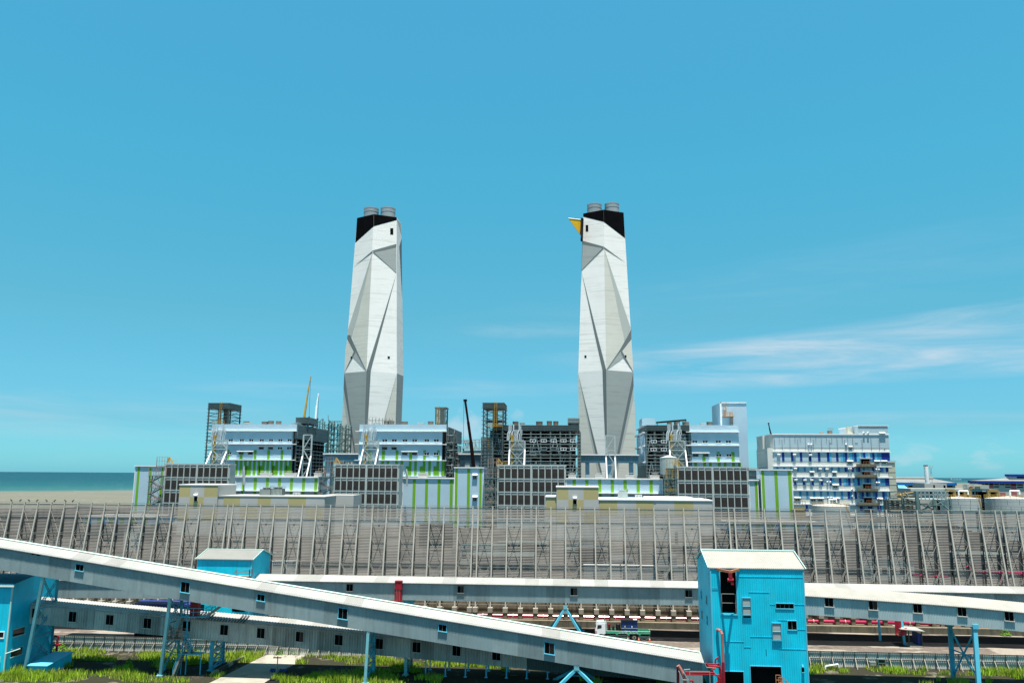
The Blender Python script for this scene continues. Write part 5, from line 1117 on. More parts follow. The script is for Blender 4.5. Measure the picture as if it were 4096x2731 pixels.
f = Fac(640); mb = MB(); zt = f.z(3600,1946); mb.box(f.x(3575,1950), f.x(3650,1950), 650, 665, 0, zt - 3, 0); mb.add([(f.x(3600,1950),640,zt-4),(f.x(3650,1950),640,zt-4),(f.x(3640,1950),650,zt+1),(f.x(3612,1950),650,zt+1)], [(0,1,2,3)], 1); mb.box(f.x(3600,1950), f.x(3650,1950), 641, 650, 0, zt - 4, 0)
single('blue_roof_shed', mb, ['warehouse_grey', 'office_cyan'], (f.x(3610,1950), 645, 0), 'small shed with bright blue pitched roof beside the office lift shaft', 'shed')
# tanks
def tank(label, u0, u1, vroof, vwall, Y, stair=None):
    f = Fac(Y); r = (f.x(u1,vwall) - f.x(u0,vwall))/2; cx = (f.x(u1,vwall) + f.x(u0,vwall))/2; cy = Y + r; zt = P((u0+u1)/2, vwall, Y).z; root = thing('storage_tank', label, 'tank', (cx, cy, 0))
    mb = MB(); mb.tube((cx,cy,0), (cx,cy,zt), r, 40); 
    for k in range(1, 4): mb.tube((cx,cy,zt*k/4 - .06), (cx,cy,zt*k/4 + .06), r*1.004, 40)
    part('shell', mb, 'tank_white', root); mb = MB(); zr_ = zt + r*.09; mb.tube((cx,cy,zt), (cx,cy,zr_), r, 40, r2=r*.12); part('roof', mb, 'tank_roof', root)
    mb = MB(); n = 28
    for k in range(n):
        a0, a1 = 2*math.pi*k/n, 2*math.pi*(k+1)/n; p_, q_ = Vector((cx + r*math.cos(a0), cy + r*math.sin(a0), zt)), Vector((cx + r*math.cos(a1), cy + r*math.sin(a1), zt)); mb.beam(p_, p_ + Vector((0,0,1.2)), .08)
        for h_ in (.6, 1.2): mb.beam(p_ + Vector((0,0,h_)), q_ + Vector((0,0,h_)), .1)
    part('railing', mb, 'yellow_steel', root)
    mb = MB(); mb.path([(cx - 2, cy - r*.5, zr_ - r*.05), (cx - 2, cy - r*.5, zr_ + 2.2), (cx + 1.5, cy - r*.5, zr_ + 2.2), (cx + 1.5, cy - r*.5, zr_ + .8)], .3, 10); part('vent_pipe', mb, 'white_trim', root)
    mb = MB(); m_ = 22
    for k in range(m_):
        a0 = -math.pi*.35 + k*.035; a1 = a0 + .035; z0, z1 = zt*(1 - k/m_), zt*(1 - (k+1)/m_); R_ = r + .7
        mb.beam((cx + R_*math.cos(a0), cy + R_*math.sin(a0), z0), (cx + R_*math.cos(a1), cy + R_*math.sin(a1), z1), .22); mb.beam((cx + R_*math.cos(a0), cy + R_*math.sin(a0), z0 + 1.2), (cx + R_*math.cos(a1), cy + R_*math.sin(a1), z1 + 1.2), .12)
    part('stairway', mb, 'yellow_steel', root)
tank('white oil tank with yellow railing in front of the office block', 3272, 3421, 2018, 2024, 385); tank('white oil tank with yellow railing below the grey service building', z12(1180,0)[0], z12(1790,0)[0], 1988, 1994, 320); tank('white oil tank partly cut by the right edge of the photo', z12(1950,0)[0], z12(2700,0)[0], 1990, 1995, 320)
# green railed steel platform
f = Fac(285); x0, x1 = f.x(z12(665,0)[0],1995), f.x(z12(1185,0)[0],1995); z1_, z0_ = f.z(3730,z12(0,768)[1]), 0
root = thing('steel_platform', 'green grey steel platform with rails beside the white tanks', 'platform', ((x0+x1)/2, 290, 0)); mb = MB(); lattice(mb, x0, x1, 285, 297, 0, z1_, 2.1, .7, .3, 0, nx=2); mb.beam((x0,285,0), (x0,285,f.z(3665,z12(0,655)[1])), 1.0); mb.beam((x0,285,z1_ - 6), ((x0+x1)/2,285,z1_), .5); part('frame', mb, 'steel_green', root)
mb = MB(); rails(mb, [(x0,285,z1_), (x1,285,z1_), (x1,297,z1_)], 2.6, .13); part('railing', mb, 'steel_light', root); mb = MB(); mb.box(x0, x1, 285, 297, z1_ - .3, z1_ - .05); part('deck', mb, 'steel_light', root)
# front catwalk along the tanks
f = Fac(262); mb = MB(); za = f.z(3900, z12(0,950)[1]); xa, xb = f.x(z12(1190,0)[0],2035), f.x(4250,2045); mb.box(xa, xb, 262, 264, za - .5, za, 0)
rails(mb, [(xa, 262, za), (xb, 262, za - .8)], 1.7, .04, 1, 3.0); rails(mb, [(xa, 264.5, za + 1.6), (xb, 264.5, za + 1.6)], 1.9, .04, 1, 3.4)
for k in range(9): mb.beam((xa + (xb-xa)*k/8, 263, 0), (xa + (xb-xa)*k/8, 263, za), .5, m=0)
single('catwalk', mb, ['steel_green', 'steel_grey'], ((xa+xb)/2, 263, 0), 'grey railed catwalk running along in front of the white tanks', 'catwalk')
# pipe rack with dark boxes
f = Fac(300); root = thing('pipe_rack', 'dark cluttered pipe rack at the foot of the office lift shaft', 'pipe rack', (f.x(3600,2000), 304, 0)); mb = MB(); rnd = random.Random(8)
xa, xb = f.x(z12(180,0)[0],2000), f.x(z12(660,0)[0],2000); zA, zB = f.z(3600,z12(0,950)[1]), f.z(3600,z12(0,690)[1])
for k in range(7): x = xa + (xb-xa)*k/6; mb.beam((x,300,0), (x,300,zB - 2 if k > 2 else zA + 4), .35); mb.beam((x,307,0), (x,307,zA + 4), .35)
for k in range(9): z = zA + (zB-zA)*k/9; mb.beam((xa + (xb-xa)*rnd.random()*.4, 299.6, z), (xb, 299.6, z), .22 + .2*rnd.random(), m=1 if k % 3 else 2)
part('frame', mb, ['steel_grey', 'steel_grey', 'sign_beige'], root)
for k in range(5):
    mb = MB(); x = xa + (xb-xa)*(.1 + .17*k); mb.box(x, x + (xb-xa)*.13, 301, 306, zA - 1, zA + 3.6)
    for q in range(5): mb.box(x + .2, x + (xb-xa)*.13 - .2, 300.9, 301, zA + q*.7, zA + q*.7 + .15, 1)
    part('cabinet', mb, ['steel_grey', 'steel_light'], root)
mb = MB(); 
for k in range(26):
    x = xa + (xb-xa)*(.45 + .5*rnd.random()); z = zA + 4 + rnd.random()*(zB - zA - 4); mb.tube((x, 303 + rnd.random()*3, z), (x + (rnd.random()-.3)*5, 303, z + (rnd.random()-.5)*2), .15 + .15*rnd.random(), 6)
part('pipework', mb, 'portal_tan', root)
f = Fac(395); mb = MB(); rails(mb, [P(*z11(720,1385),395), P(*z11(890,1385),395)], 4, .08); mb.beam(P(*z11(720,1360),395), P(*z11(890,1360),395), .6); mb.box(P(*z11(720,1390),395).x, P(*z11(890,1390),395).x, 395, 400, 0, P(*z11(800,1390),395).z); single('railed_platform', mb, 'portal_tan', (P(*z11(800,1390),395).x, 397, 0), 'orange railed platform in front of the office block left of the tank', 'platform')
f = Fac(440); mb = MB(); mb.box(f.x(2994,1880), f.x(3030,1884), 440, 460, 0, f.z(3010,1881)); mb.box(f.x(2992,1880), f.x(3032,1884), 438.5, 461, f.z(3010,1881), f.z(3010,1881) + 1.2); mb.box(f.x(2994,1880), f.x(3030,1884), 439, 440, f.z(3010,1902), f.z(3010,1900)); single('link_building', mb, 'warehouse_grey', (f.x(3010,1890), 450, 0), 'grey link building glimpsed between lift tower and office block', 'building')
# ship on the horizon
zsh = 8600.0; f = Fac(zsh); c = P(z12(1273,0)[0], z12(0,470)[1], zsh); Ls = f.x(z12(1362,0)[0],1918) - f.x(z12(1185,0)[0],1918); s_ = Ls/60
root = thing('cargo_ship', 'grey cargo ship on the sea near the horizon', 'ship', (c.x, zsh, -1.5))
mb = MB(); hull = [(-30,-2,2.5),(-30,6,2.5),(-26,6,4.5),(22,6,4.5),(30,7.5,.4),(27,-2,.4)]
pr = [(-30,-2),(27,-2),(30,8),(20,6),(-24,6),(-30,7)]; mb.prism([(c.x + x*s_, zsh - 4.5*s_, -1.5 + (z+2)*s_*.75) for x, z in pr], (0, 9*s_, 0)); part('hull', mb, 'ship_grey', root)
mb = MB()
for a, b, z0, z1 in ((-28,-20,5,14),(-26,-22,14,17),(-12,-2,5,8),(2,10,5,9),(12,20,5,8)): mb.box(c.x + a*s_, c.x + b*s_, zsh - 3.6*s_, zsh + 3.6*s_, -1.5 + (z0+2)*s_*.75, -1.5 + (z1+2)*s_*.75)
part('superstructure', mb, 'steel_light', root); mb = MB()
for x, h_ in ((-24,24),(0,15),(24,16)): mb.beam((c.x + x*s_, zsh, 6*s_), (c.x + x*s_, zsh, h_*s_*.85), .6*s_)
part('mast', mb, 'ship_grey', root)

# ================================================================== WIND FENCE
YF = 150.5
fF = Fac(YF); FZ = lambda v, u=1800: P(u, v, YF).z
ztop, zk, zg1, zg2, zb_ = FZ(2025), FZ(2056), FZ(2145, 1250), FZ(2239, 1250), P(2150, 2434, 146.8).z
Xs = [P(u, 2025, YF).x for u in (934.7, 1907.0, 2935.0)]
sec = (Xs[2] - Xs[0])/2; gap = 1.02; bay = (sec - gap)/17
posts = []; bays = []
for k in range(-1, 4):
    b0 = Xs[0] + sec*k
    xs_ = [b0 + bay*i for i in range(18)]
    for i, x in enumerate(xs_):
        posts.append(x)
        if i < 17: bays.append((x, bay, i % 2 == 0))
    bays.append((xs_[-1], gap, None))
xl_, xr_ = P(-60, 2012, YF).x, P(4160, 2052, YF).x
posts = [x for x in posts if xl_ < x < xr_]; bays = [b for b in bays if xl_ < b[0] and b[0] + b[1] < xr_ + 2]
fence = thing('wind_fence', 'tall grey steel wind fence of horizontal slats crossing the whole photo', 'fence', (0, YF, 0))
mb = MB(); x = posts[0]
mb.beam((x, YF-.3, zk), (x, YF-.1, ztop + .15), .20, .26, 2); mb.beam((x, YF-3.2, zb_), (x, YF-.32, zk), .24, .28, 2); mb.beam((x, YF-.45, zb_), (x, YF-.28, zk), .17, .2, 1)
z = zb_; n_ = 11
for i in range(n_):
    za, zc = zb_ + (zk-zb_)*i/n_, zb_ + (zk-zb_)*(i+1)/n_; ya, yc = YF-3.2 + 2.88*i/n_, YF-3.2 + 2.88*(i+1)/n_
    if i % 2: mb.beam((x, ya, za), (x, YF-.45, zc), .06, m=1)
    else: mb.beam((x, YF-.45, za), (x, yc, zc), .06, m=1)
pp = part('truss_post', mb, ['galvanised', 'galvanised_dark', 'fence_leg'], fence)
for q in posts[1:]: part_copy(pp, fence, (q - x, 0, 0))
def slat_panel(w_):
    mb = MB(); z = zb_ + .75; rnd = random.Random(3); g = .276
    while z < ztop - .1:
        j = (rnd.random() - .5)*.02; a, b = .12, w_ - .12; y0, y1 = YF, YF + .035
        q = [(a, y0, z+j), (b, y0, z+j*.3), (b, y1, z+.160+j*.3), (a, y1, z+.160+j)]
        mb.add(q + [(p_[0], p_[1]+.018, p_[2]+.012) for p_ in q], [(0,1,2,3), (7,6,5,4), (3,2,6,7), (0,4,5,1)]); z += g
    return mb
protos = {}; prnd = random.Random(4)
for bx, bw, br in bays:
    key = 'n' if br is None else 'w%d' % prnd.choice((0, 0, 1, 2))
    if key not in protos:
        mb = slat_panel(bw); mb.v = [(v[0] + bx, v[1], v[2]) for v in mb.v]; protos[key] = (part('slat_panel', mb, {'w1': 'slat_faded', 'w2': 'slat_dusty'}.get(key, 'slat'), fence), bx)
    else: part_copy(protos[key][0], fence, (bx - protos[key][1], 0, 0))
bp0 = None
yz = lambda z: YF - .32 - 2.88*(zk - z)/(zk - zb_)
for bx, bw, br in bays:
    if not br: continue
    if bp0 is None:
        mb = MB(); a, b, m_ = bx + .1, bx + bw - .1, bx + bw/2
        for z0, z1 in ((zg1, zk), (zg2, zg1)):
            zm = (z0 + z1)/2; c = (m_, yz(zm) + .05, zm)
            for p_ in ((a, yz(z0), z0), (b, yz(z0), z0), (a, yz(z1), z1), (b, yz(z1), z1)): mb.beam(p_, c, .07)
            mb.beam((a, yz(zm) + .1, zm), (b, yz(zm) + .1, zm), .055, m=1); mb.box(m_ - .14, m_ + .14, yz(zm), yz(zm) + .05, zm - .14, zm + .14, 1)
        zl = zg2 - 2.25
        for s_ in (-.1, .1): mb.beam((a + .05 + s_, yz(zg2), zg2 - .2), (m_ + s_, yz(zl), zl), .06); mb.beam((b - .05 + s_, yz(zg2), zg2 - .2), (m_ + s_, yz(zl), zl), .06)
        bpx = (part('cross_brace', mb, ['galvanised', 'galvanised_dark'], fence), bx); mb = MB()
        zz0 = zb_ + .1; zc_ = zb_ + 2.4; mb.beam((a, yz(zz0), zz0), (m_, yz(zc_), zc_), .09); mb.beam((b, yz(zz0), zz0), (m_, yz(zc_), zc_), .09)
        bp0 = (part('foot_brace', mb, ['galvanised', 'galvanised_dark'], fence), bx)
    else: part_copy(bp0[0], fence, (bx - bp0[1], 0, 0)); part_copy(bpx[0], fence, (bx - bpx[1], 0, 0))
for z, w_ in ((zk - .1, .06), (zg1, .08), (zg1 + .28, .05), (zg2, .09), (zg2 - 2.3, .08), (zb_ + .5, .12), (ztop + .12, .07)):
    mb = MB(); y_ = yz(z) + .1 if z < zk else YF - .05; mb.beam((posts[0], y_, z), (posts[-1], y_, z), w_); part('girt', mb, 'galvanised', fence)
mb = MB(); x = posts[0]
mb.box(x - .34, x + .34, YF - 3.7, YF - 2.7, .9, zb_ - .75, 0); mb.box(x - .42, x + .42, YF - 3.8, YF - 2.6, zb_ - .75, zb_ + .05, 1); mb.box(x - .3, x + .3, YF - 2.6, YF - .2, .9, zb_ - .5, 0)
pp = part('pier', mb, ['concrete', 'pale_concrete'], fence)
for q in posts[1:]: part_copy(pp, fence, (q - x, 0, 0))
# plinth wall behind the piers, bench, pipe
mb = MB(); X0, X1 = posts[0] - 2, posts[-1] + 2
mb.box(X0, X1, YF - .2, YF + .3, .9, zb_ + .55); single('retaining_wall', mb, 'concrete', (0, YF, .9), 'stained tan concrete wall under the wind fence', 'wall')
mb = MB(); mb.prism([(X0, YF + .3, 0), (X0, YF - 4.9, 0), (X0, YF - 4.9, .95), (X0, YF + .3, .9)], (X1 - X0, 0, 0), 0); mb.box(X0, X1, YF - 5.25, YF - 4.9, 0, 1.02, 1)
single('kerb_bench', mb, ['concrete', 'stained_concrete'], (0, YF - 3, 0), kind='structure')
root = thing('pink_pipeline', 'long pink pipeline lying between the concrete piers of the wind fence', 'pipe', (0, YF - 2.1, 1.3))
mb = MB(); mb.tube((X0, YF - 3.25, 1.42), (posts[-1] - 8, YF - 3.25, 1.42), .30, 12); part('pipe_run', mb, 'pink_pipe', root)
mb = MB()
for k in range(0, len(posts) - 4, 2): q = posts[k] + bay*.5; mb.box(q - .15, q + .15, YF - 3.5, YF - 3.0, .98, 1.18); mb.tube((q, YF - 3.25, 1.42), (q + .12, YF - 3.25, 1.42), .38, 12)
part('saddle', mb, 'sign_beige', root)
# small birds on the fence, left
for k, x in enumerate((135, 236, 342, 434, 549, 640, 771, 855)):
    p = P(x/2.94, 2012, YF); p = Vector((p.x, YF - .05, ztop + .16)); fl = 1 if k % 2 else -1; mb = MB()
    mb.tube(p + Vector((-.22*fl, 0, .17)), p + Vector((.02*fl, 0, .27)), .03, 8, r2=.12); mb.tube(p + Vector((.02*fl, 0, .27)), p + Vector((.2*fl, 0, .36)), .12, 8, r2=.08); mb.tube(p + Vector((.18*fl, 0, .35)), p + Vector((.26*fl, 0, .46)), .08, 8, r2=.06); mb.tube(p + Vector((.27*fl, 0, .45)), p + Vector((.37*fl, 0, .43)), .03, 6, r2=.005); mb.box(p.x - .02, p.x + .02, p.y - .05, p.y + .05, p.z - .04, p.z + .2)
    single('perched_bird', mb, 'bird_dark', p, 'small dark bird perched on the fence top, number %s from the left edge' % ('one two three four five six seven eight'.split()[k]), 'bird', 'birds on the wind fence')

# ================================================================== YARD SHEETS
mb = MB(); mb.poly([(-140, 119.9, .004), (140, 119.9, .004), (140, YF - 5, .004), (-140, YF - 5, .004)]); single('yard_pavement', mb, 'pavement', (0, 0, 0), kind='structure')
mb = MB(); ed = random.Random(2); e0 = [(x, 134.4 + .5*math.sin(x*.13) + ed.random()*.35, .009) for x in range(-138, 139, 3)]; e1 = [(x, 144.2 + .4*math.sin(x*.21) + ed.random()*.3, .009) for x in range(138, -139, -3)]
mb.poly(e0 + e1); single('shade_strip', mb, 'gallery_shade', (0, 0, 0), kind='structure')  # dark sheet on the pavement, standing in for the rear gallery's cast shadow
mb = MB(); mb.poly([(-140, 60, .004), (140, 60, .004), (140, 119.9, .004), (-140, 119.9, .004)]); single('verge', mb, 'soil', (0, 0, 0), kind='structure')
pad = [Pg(*p) for p in ((1065,2617), (1230,2612), (1180,2655), (1105,2690), (1075,2731), (1060,2850), (720,2850), (836,2731))]
mb = MB(); mb.poly([(p.x, p.y, .010) for p in pad]); single('concrete_drive', mb, 'pale_concrete', (0, 0, 0), kind='structure')

# ================================================================== CONVEYOR GALLERIES
class Gal:
    def __init__(g, p0, pts): g.pts = pts; d = pts[-1] - pts[0]; g.L = Vector((d.x, d.y, 0)).normalized(); g.N = Vector((g.L.y, -g.L.x, 0)); g.p0 = pts[0]; g.s = [(p - pts[0]).dot(g.L) for p in pts]
    def zf(g, s):
        for i in range(len(g.s) - 1):
            if s <= g.s[i+1] or i == len(g.s) - 2: t = (s - g.s[i])/(g.s[i+1] - g.s[i]); return g.pts[i].z*(1-t) + g.pts[i+1].z*t
    def slope(g, s): return (g.zf(s + .5) - g.zf(s - .5))
    def at(g, s, n, z): q = g.p0 + g.L*s + g.N*n; q.z = g.zf(s) + z; return q
    def hit(g, u, v): q = Ppl(u, v, g.p0, g.N); s = (q - g.p0).dot(g.L); return s, q.z - g.zf(s)
    def gbox(g, mb, s0, s1, z0, z1, n0, n1, m=0):
        q = [g.at(s, n, z) for z in (z0, z1) for s, n in ((s0, n0), (s1, n0), (s1, n1), (s0, n1))]
        mb.add(q, [(0,3,2,1),(4,5,6,7),(0,1,5,4),(1,2,6,5),(2,3,7,6),(3,0,4,7)], m)
def gallery(name, label, pts, h, w_, rise, over, wallm, roofm, rib=.18, rd=.035, roofrib=.25, wins=(), frame='teal_trim', ridge=None, rdrop=.12, roof_rd=.035):
    g = Gal(None, pts); S = g.s[-1]; root = thing(name, label, 'conveyor gallery', pts[0] - Vector((0, 0, pts[0].z)))
    mb = MB(); ss, nn_ = [], []; s = 0
    while s < S:
        for t, d in ((0, 0), (.30, 0), (.5, rd), (.8, rd)): ss.append(min(S, s + rib*t)); nn_.append(d)
        s += rib
    v = []; n = len(ss)
    for s, d in zip(ss, nn_): v.append(g.at(s, d, 0))
    for s, d in zip(ss, nn_): v.append(g.at(s, d, h))
    seg = lambda s: g.pick[int(s/3.1) % len(g.pick)]
    g.pick = [random.Random(len(name)*7 + int(S*13) + q).choice((0, 0, 0, 1, 2)) for q in range(60)]
    for i in range(n-1): mb.add([v[i], v[i+1], v[n+i+1], v[n+i]], [(0,1,2,3)], seg(ss[i]))
    K = [i*S/24 for i in range(25)]
    for s0, s1 in zip(K[:-1], K[1:]):
        mb.add([g.at(s0,0,0), g.at(s1,0,0), g.at(s1,-w_,0), g.at(s0,-w_,0)], [(3,2,1,0)]); mb.add([g.at(s0,-w_,0), g.at(s1,-w_,0), g.at(s1,-w_,h), g.at(s0,-w_,h)], [(3,2,1,0)])
    for s in (0, S): mb.add([g.at(s,0,0), g.at(s,-w_,0), g.at(s,-w_,h), g.at(s,-w_/2,h+rise), g.at(s,0,h)], [(0,1,2,3,4)])
    part('wall', mb, [wallm, wallm + '_faded', wallm + '_sooty'] if wallm + '_faded' in MAT else wallm, root)
    mb = MB(); ss, dz = [], []; s = -over*.4
    while s < S + over*.4:
        for t, d in ((0, 0), (.3, 0), (.5, roof_rd), (.8, roof_rd)): ss.append(s + roofrib*t); dz.append(d)
        s += roofrib
    n = len(ss); v = [g.at(s, over, h - rdrop + d) for s, d in zip(ss, dz)] + [g.at(s, -w_/2, h + rise + d) for s, d in zip(ss, dz)] + [g.at(s, -w_ - over, h - rdrop + d) for s, d in zip(ss, dz)] + [g.at(s, over, h - rdrop - .07) for s in ss]
    for i in range(n-1): mb.add([v[i], v[i+1], v[n+i+1], v[n+i]], [(0,1,2,3)], g.pick[(int(max(0, ss[i])/2.3) + 17) % 60])
    mb.add(v, [(n+i, n+i+1, 2*n+i+1, 2*n+i) for i in range(n-1)] + [(3*n+i, 3*n+i+1, i+1, i) for i in range(n-1)]); part('roof', mb, [roofm, roofm + '_faded', roofm + '_sooty'] if roofm + '_faded' in MAT else roofm, root)
    if ridge:
        mb = MB()
        for s0, s1 in zip(K[:-1], K[1:]): mb.add([g.at(s0,-w_/2+.28,h+rise-.02+.05), g.at(s1,-w_/2+.28,h+rise-.02+.05), g.at(s1,-w_/2,h+rise+.12), g.at(s0,-w_/2,h+rise+.12), g.at(s1,-w_/2-.28,h+rise-.02+.05), g.at(s0,-w_/2-.28,h+rise-.02+.05)], [(0,1,2,3),(3,2,4,5)])
        part('ridge_cap', mb, ridge, root)
    wp = None
    for (u, vv, wpx, hpx) in wins:
        s, z = g.hit(u, vv); k = (g.hit(u + 10, vv)[0] - s)/10; a, b = s - wpx*k/2, s + wpx*k/2; dep = hpx*k*1.0/2; z0, z1 = z - dep, z + dep; n1 = rd + .06; fw = .055
        mb = MB(); g.gbox(mb, a, b, z1 - fw, z1, rd*.5, n1); g.gbox(mb, a - .05, b + .05, z0 - .04, z0 + fw, rd*.5, n1 + .1); g.gbox(mb, a, a + fw, z0 + fw, z1 - fw, rd*.5, n1); g.gbox(mb, b - fw, b, z0 + fw, z1 - fw, rd*.5, n1)
        fr_ = part('window', mb, frame, root)
        mb = MB(); g.gbox(mb, a + fw, b - fw, z0 + fw, z1 - fw, rd + .002, rd + .012, 0); mm = (a + b)/2 + random.choice((-.03, 0, .04)); g.gbox(mb, mm - .016, mm + .016, z0 + fw, z1 - fw, rd + .012, rd + .04, 1)
        if random.random() < .3: g.gbox(mb, mm + .03, b - fw - .04, z0 + fw, z1 - fw, rd + .012, rd + .02, 2)
        part('pane', mb, ['black_void', 'window_frame', 'glass_dark'], fr_)
    return root, g
def lat_strut(mb, a, b, dpt=.5, r=.07, m=0, n=8, axis=None):
    a, b = Vector(a), Vector(b); d = (b - a).normalized(); ax = (axis or Vector((0, 0, 1))); x = (ax - d*ax.dot(d)).normalized()*dpt/2
    mb.beam(a + x, b + x, r*1.3, m=m); mb.beam(a - x, b - x, r*1.3, m=m)
    for i in range(n): p_ = a.lerp(b, i/n); q_ = a.lerp(b, (i+1)/n); s_ = 1 if i % 2 else -1; mb.beam(p_ + x*s_, q_ - x*s_, r*.8, m=m)

# --- front gallery, falling from the upper left to the lower right
YA = 104.6
A0, A1 = P(-250, 2236.5, YA), P(2812, 2746, YA)
hA = P(1200, 2378, YA).z - P(1200, 2475.5, YA).z
winsA = [(*a1(835,362), 34, 26), (*a2(370,567), 37, 41), (*a2(1160,675), 33, 27), (*a3(508,745), 39, 43), (*a3(1685,915), 34, 28), (*a4(1175,1155), 41, 46)]
gA, GA = gallery('conveyor_gallery', 'long blue grey front conveyor gallery falling from upper left to lower right', [A0, A1], hA, 4.2, .62, .26, 'gallery_siding', 'white_roof', .175, .04, .22, winsA, ridge='mint_trim')
mb = MB(); s0, z0 = GA.hit(122, 2214); s1, z1 = GA.hit(170, 2214)
q = [(0,.1),(.25,.24),(.9,.2),(1.3,.3),(1.46,.05),(1.1,-.1),(.7,.02),(.3,-.08)]; mb.poly([GA.at(s0 + x, .055, z0 + z + GA.slope(s0)*0) for x, z in q]); part('torn_sheet', mb, 'black_void', gA)
# --- middle gallery behind it
B0, Bm, B1 = P(112, 2492, 109.2), P(2108, 2673, 109.2), None
hB = P(1300, 2514, 109.2).z - P(1300, 2599, 109.2).z
winsB = [(*a1(375,835), 30, 36), (*a1(762,872), 33, 40), (*a1(1150,905), 33, 39), (*a1(1543,940), 34, 40)] + [(*a2(x,y), 34, 40) for x, y in ((385,970),(778,1010),(1160,1043),(1565,1080))] + [(*a3(x,y), 35, 41) for x, y in ((460,1055),(935,1100),(1378,1140),(1850,1180))] + [(*a4(548,1240), 35, 36)]
gB, GB = gallery('conveyor_gallery', 'weathered ribbed lower conveyor gallery with a row of framed windows behind the front gallery', [B0, Bm], hB, 3.7, .55, .18, 'old_siding', 'white_roof', .36, .09, .40, winsB, frame='grey_trim', rdrop=.2, roof_rd=.05)
# stripped roof sheets
mb = MB(); sa, sb = GB.hit(790, 2470)[0], GB.hit(985, 2480)[0]; k = 0; s = sa
while s < sb:
    zt_ = .9 if (s - sa)/(sb - sa) < .25 or (s - sa)/(sb - sa) > .78 else .3
    mb.add([GB.at(s, .53, hB - .085), GB.at(s + .2, .53, hB - .085), GB.at(s + .2, .53 - 2.3*zt_, hB - .085 + .75*zt_), GB.at(s, .53 - 2.3*zt_, hB - .085 + .75*zt_)], [(0,1,2,3)]); s += .4
part('stripped_roof_sheet', mb, 'galvanised_dark', gB)
gD_pts = [P(2109, 2676, 109.25), P(2640, 2722, 109.25)]
gD, GD = gallery('conveyor_gallery', 'dark green lower end of the ribbed gallery beneath the front gallery', gD_pts, hB - .1, 3.4, .5, .1, 'dark_siding', 'pale_roof', .3, .05)
# --- back gallery, level, running to the right edge
YC = 137.2
C0 = P(1010, 2389, YC); C1 = P(4200, 2452, YC); zC = P(1843, 2404, YC).z; C0.z = zC + .1; C1.z = zC - .1
hC = P(1843, 2331, YC).z - zC
winsC = [(*a3(588,440), 27, 29), (*a3(1898,460), 27, 29), (*a4(1463,487), 28, 30), (*a5(1637,510), 29, 30)]
gC, GC = gallery('conveyor_gallery', 'level rear conveyor gallery with white roof in front of the wind fence', [C0, C1], hC, 4.6, .62, .38, 'gallery_siding', 'white_roof', .2, .035, .25, winsC, frame='window_frame')
# --- right gallery, curving down to the right edge
E_pts = [P(3205, 2456, 108.5), P(3420, 2470, 108.5), P(3700, 2490, 108.5), P(3900, 2506, 108.5), P(4250, 2541, 108.5)]
hE = P(3700, 2409, 108.5).z - P(3700, 2490, 108.5).z
winsE = [(*a7(303,462), 37, 40), (*a7(765,495), 37, 40), (*a7(1232,528), 38, 40), (*a7(1698,562), 38, 40), (*a7(2193,612), 39, 40)]
gE, GE = gallery('conveyor_gallery', 'pale blue grey conveyor gallery with worn roof running right from the teal tower', E_pts, hE, 4.4, .85, .24, 'pale_siding', 'worn_white_roof', .2, .03, .22, winsE, frame='grey_trim')
# --- gallery stub at left, behind the front one
F0, F1 = P(225, 2390, 126), P(700, 2392, 126)
gF, GF = gallery('conveyor_gallery', 'short grey gallery seen under the left part of the front gallery', [F0, F1], 2.85, 4.0, .5, .3, 'gallery_siding', 'white_roof', .22, .035)

# ---------------------------------------------------------------- trestles
def trestle(root, near_top, near_foot, far_top, far_foot, dT, dB, dT2, dB2, wd=.36, lat=True, mat_n='pale_teal_steel', mat_f='teal_steel'):
    """two legs, one nearer the camera; (pixel, depth) pairs fix each end"""
    a, b, c, d = P(*near_top, dT), Pg(*near_foot), P(*far_top, dT2), Pg(*far_foot)
    b.z = min(b.z, 0.0); d.z = min(d.z, 0.0)
    mb = MB(); mb.beam(a, b, wd, wd); mb.box(b.x-.4, b.x+.4, b.y-.4, b.y+.4, b.z-.1, b.z+.12); part('trestle_leg', mb, mat_n, root)
    mb = MB(); mb.beam(c, d, wd, wd); mb.box(d.x-.4, d.x+.4, d.y-.4, d.y+.4, d.z-.1, d.z+.12); part('trestle_leg', mb, mat_f, root)
    mb = MB(); n = 3
    for i in range(n):
        t0, t1 = .02 + .96*i/n, .02 + .96*(i+1)/n; p0_, p1_, q0_, q1_ = a.lerp(b, t0), a.lerp(b, t1), c.lerp(d, t0), c.lerp(d, t1)
        if lat: lat_strut(mb, p0_, q1_, .34, .06, 0, 7); lat_strut(mb, q0_, p1_, .34, .06, 0, 7)
        else: mb.beam(p0_, q1_, .16); mb.beam(q0_, p1_, .16)
        mb.beam(p1_, q1_, .16)
    part('trestle_bracing', mb, mat_f, root)
trestle(gA, a1(455,455), a1(255,1455), a1(605,470), a1(525,1290), 104.8, None, 108.6, None)
trestle(gA, a2(212,668), a2(108,1490), a2(335,690), a2(290,1280), 104.8, None, 108.6, None)
trestle(gA, a3(808,945), a3(770,1575), a3(880,955), a3(868,1480), 104.8, None, 108.6, None)
trestle(gB, a2(652,1135), a2(633,1435), a2(768,1140), a2(760,1352), 109.4, None, 112.7, None, .42, False, 'teal_steel', 'teal_steel')
trestle(gB, a3(1250,1268), a3(1247,1472), a3(1315,1275), a3(1313,1395), 109.4, None, 112.7, None, .36, False)
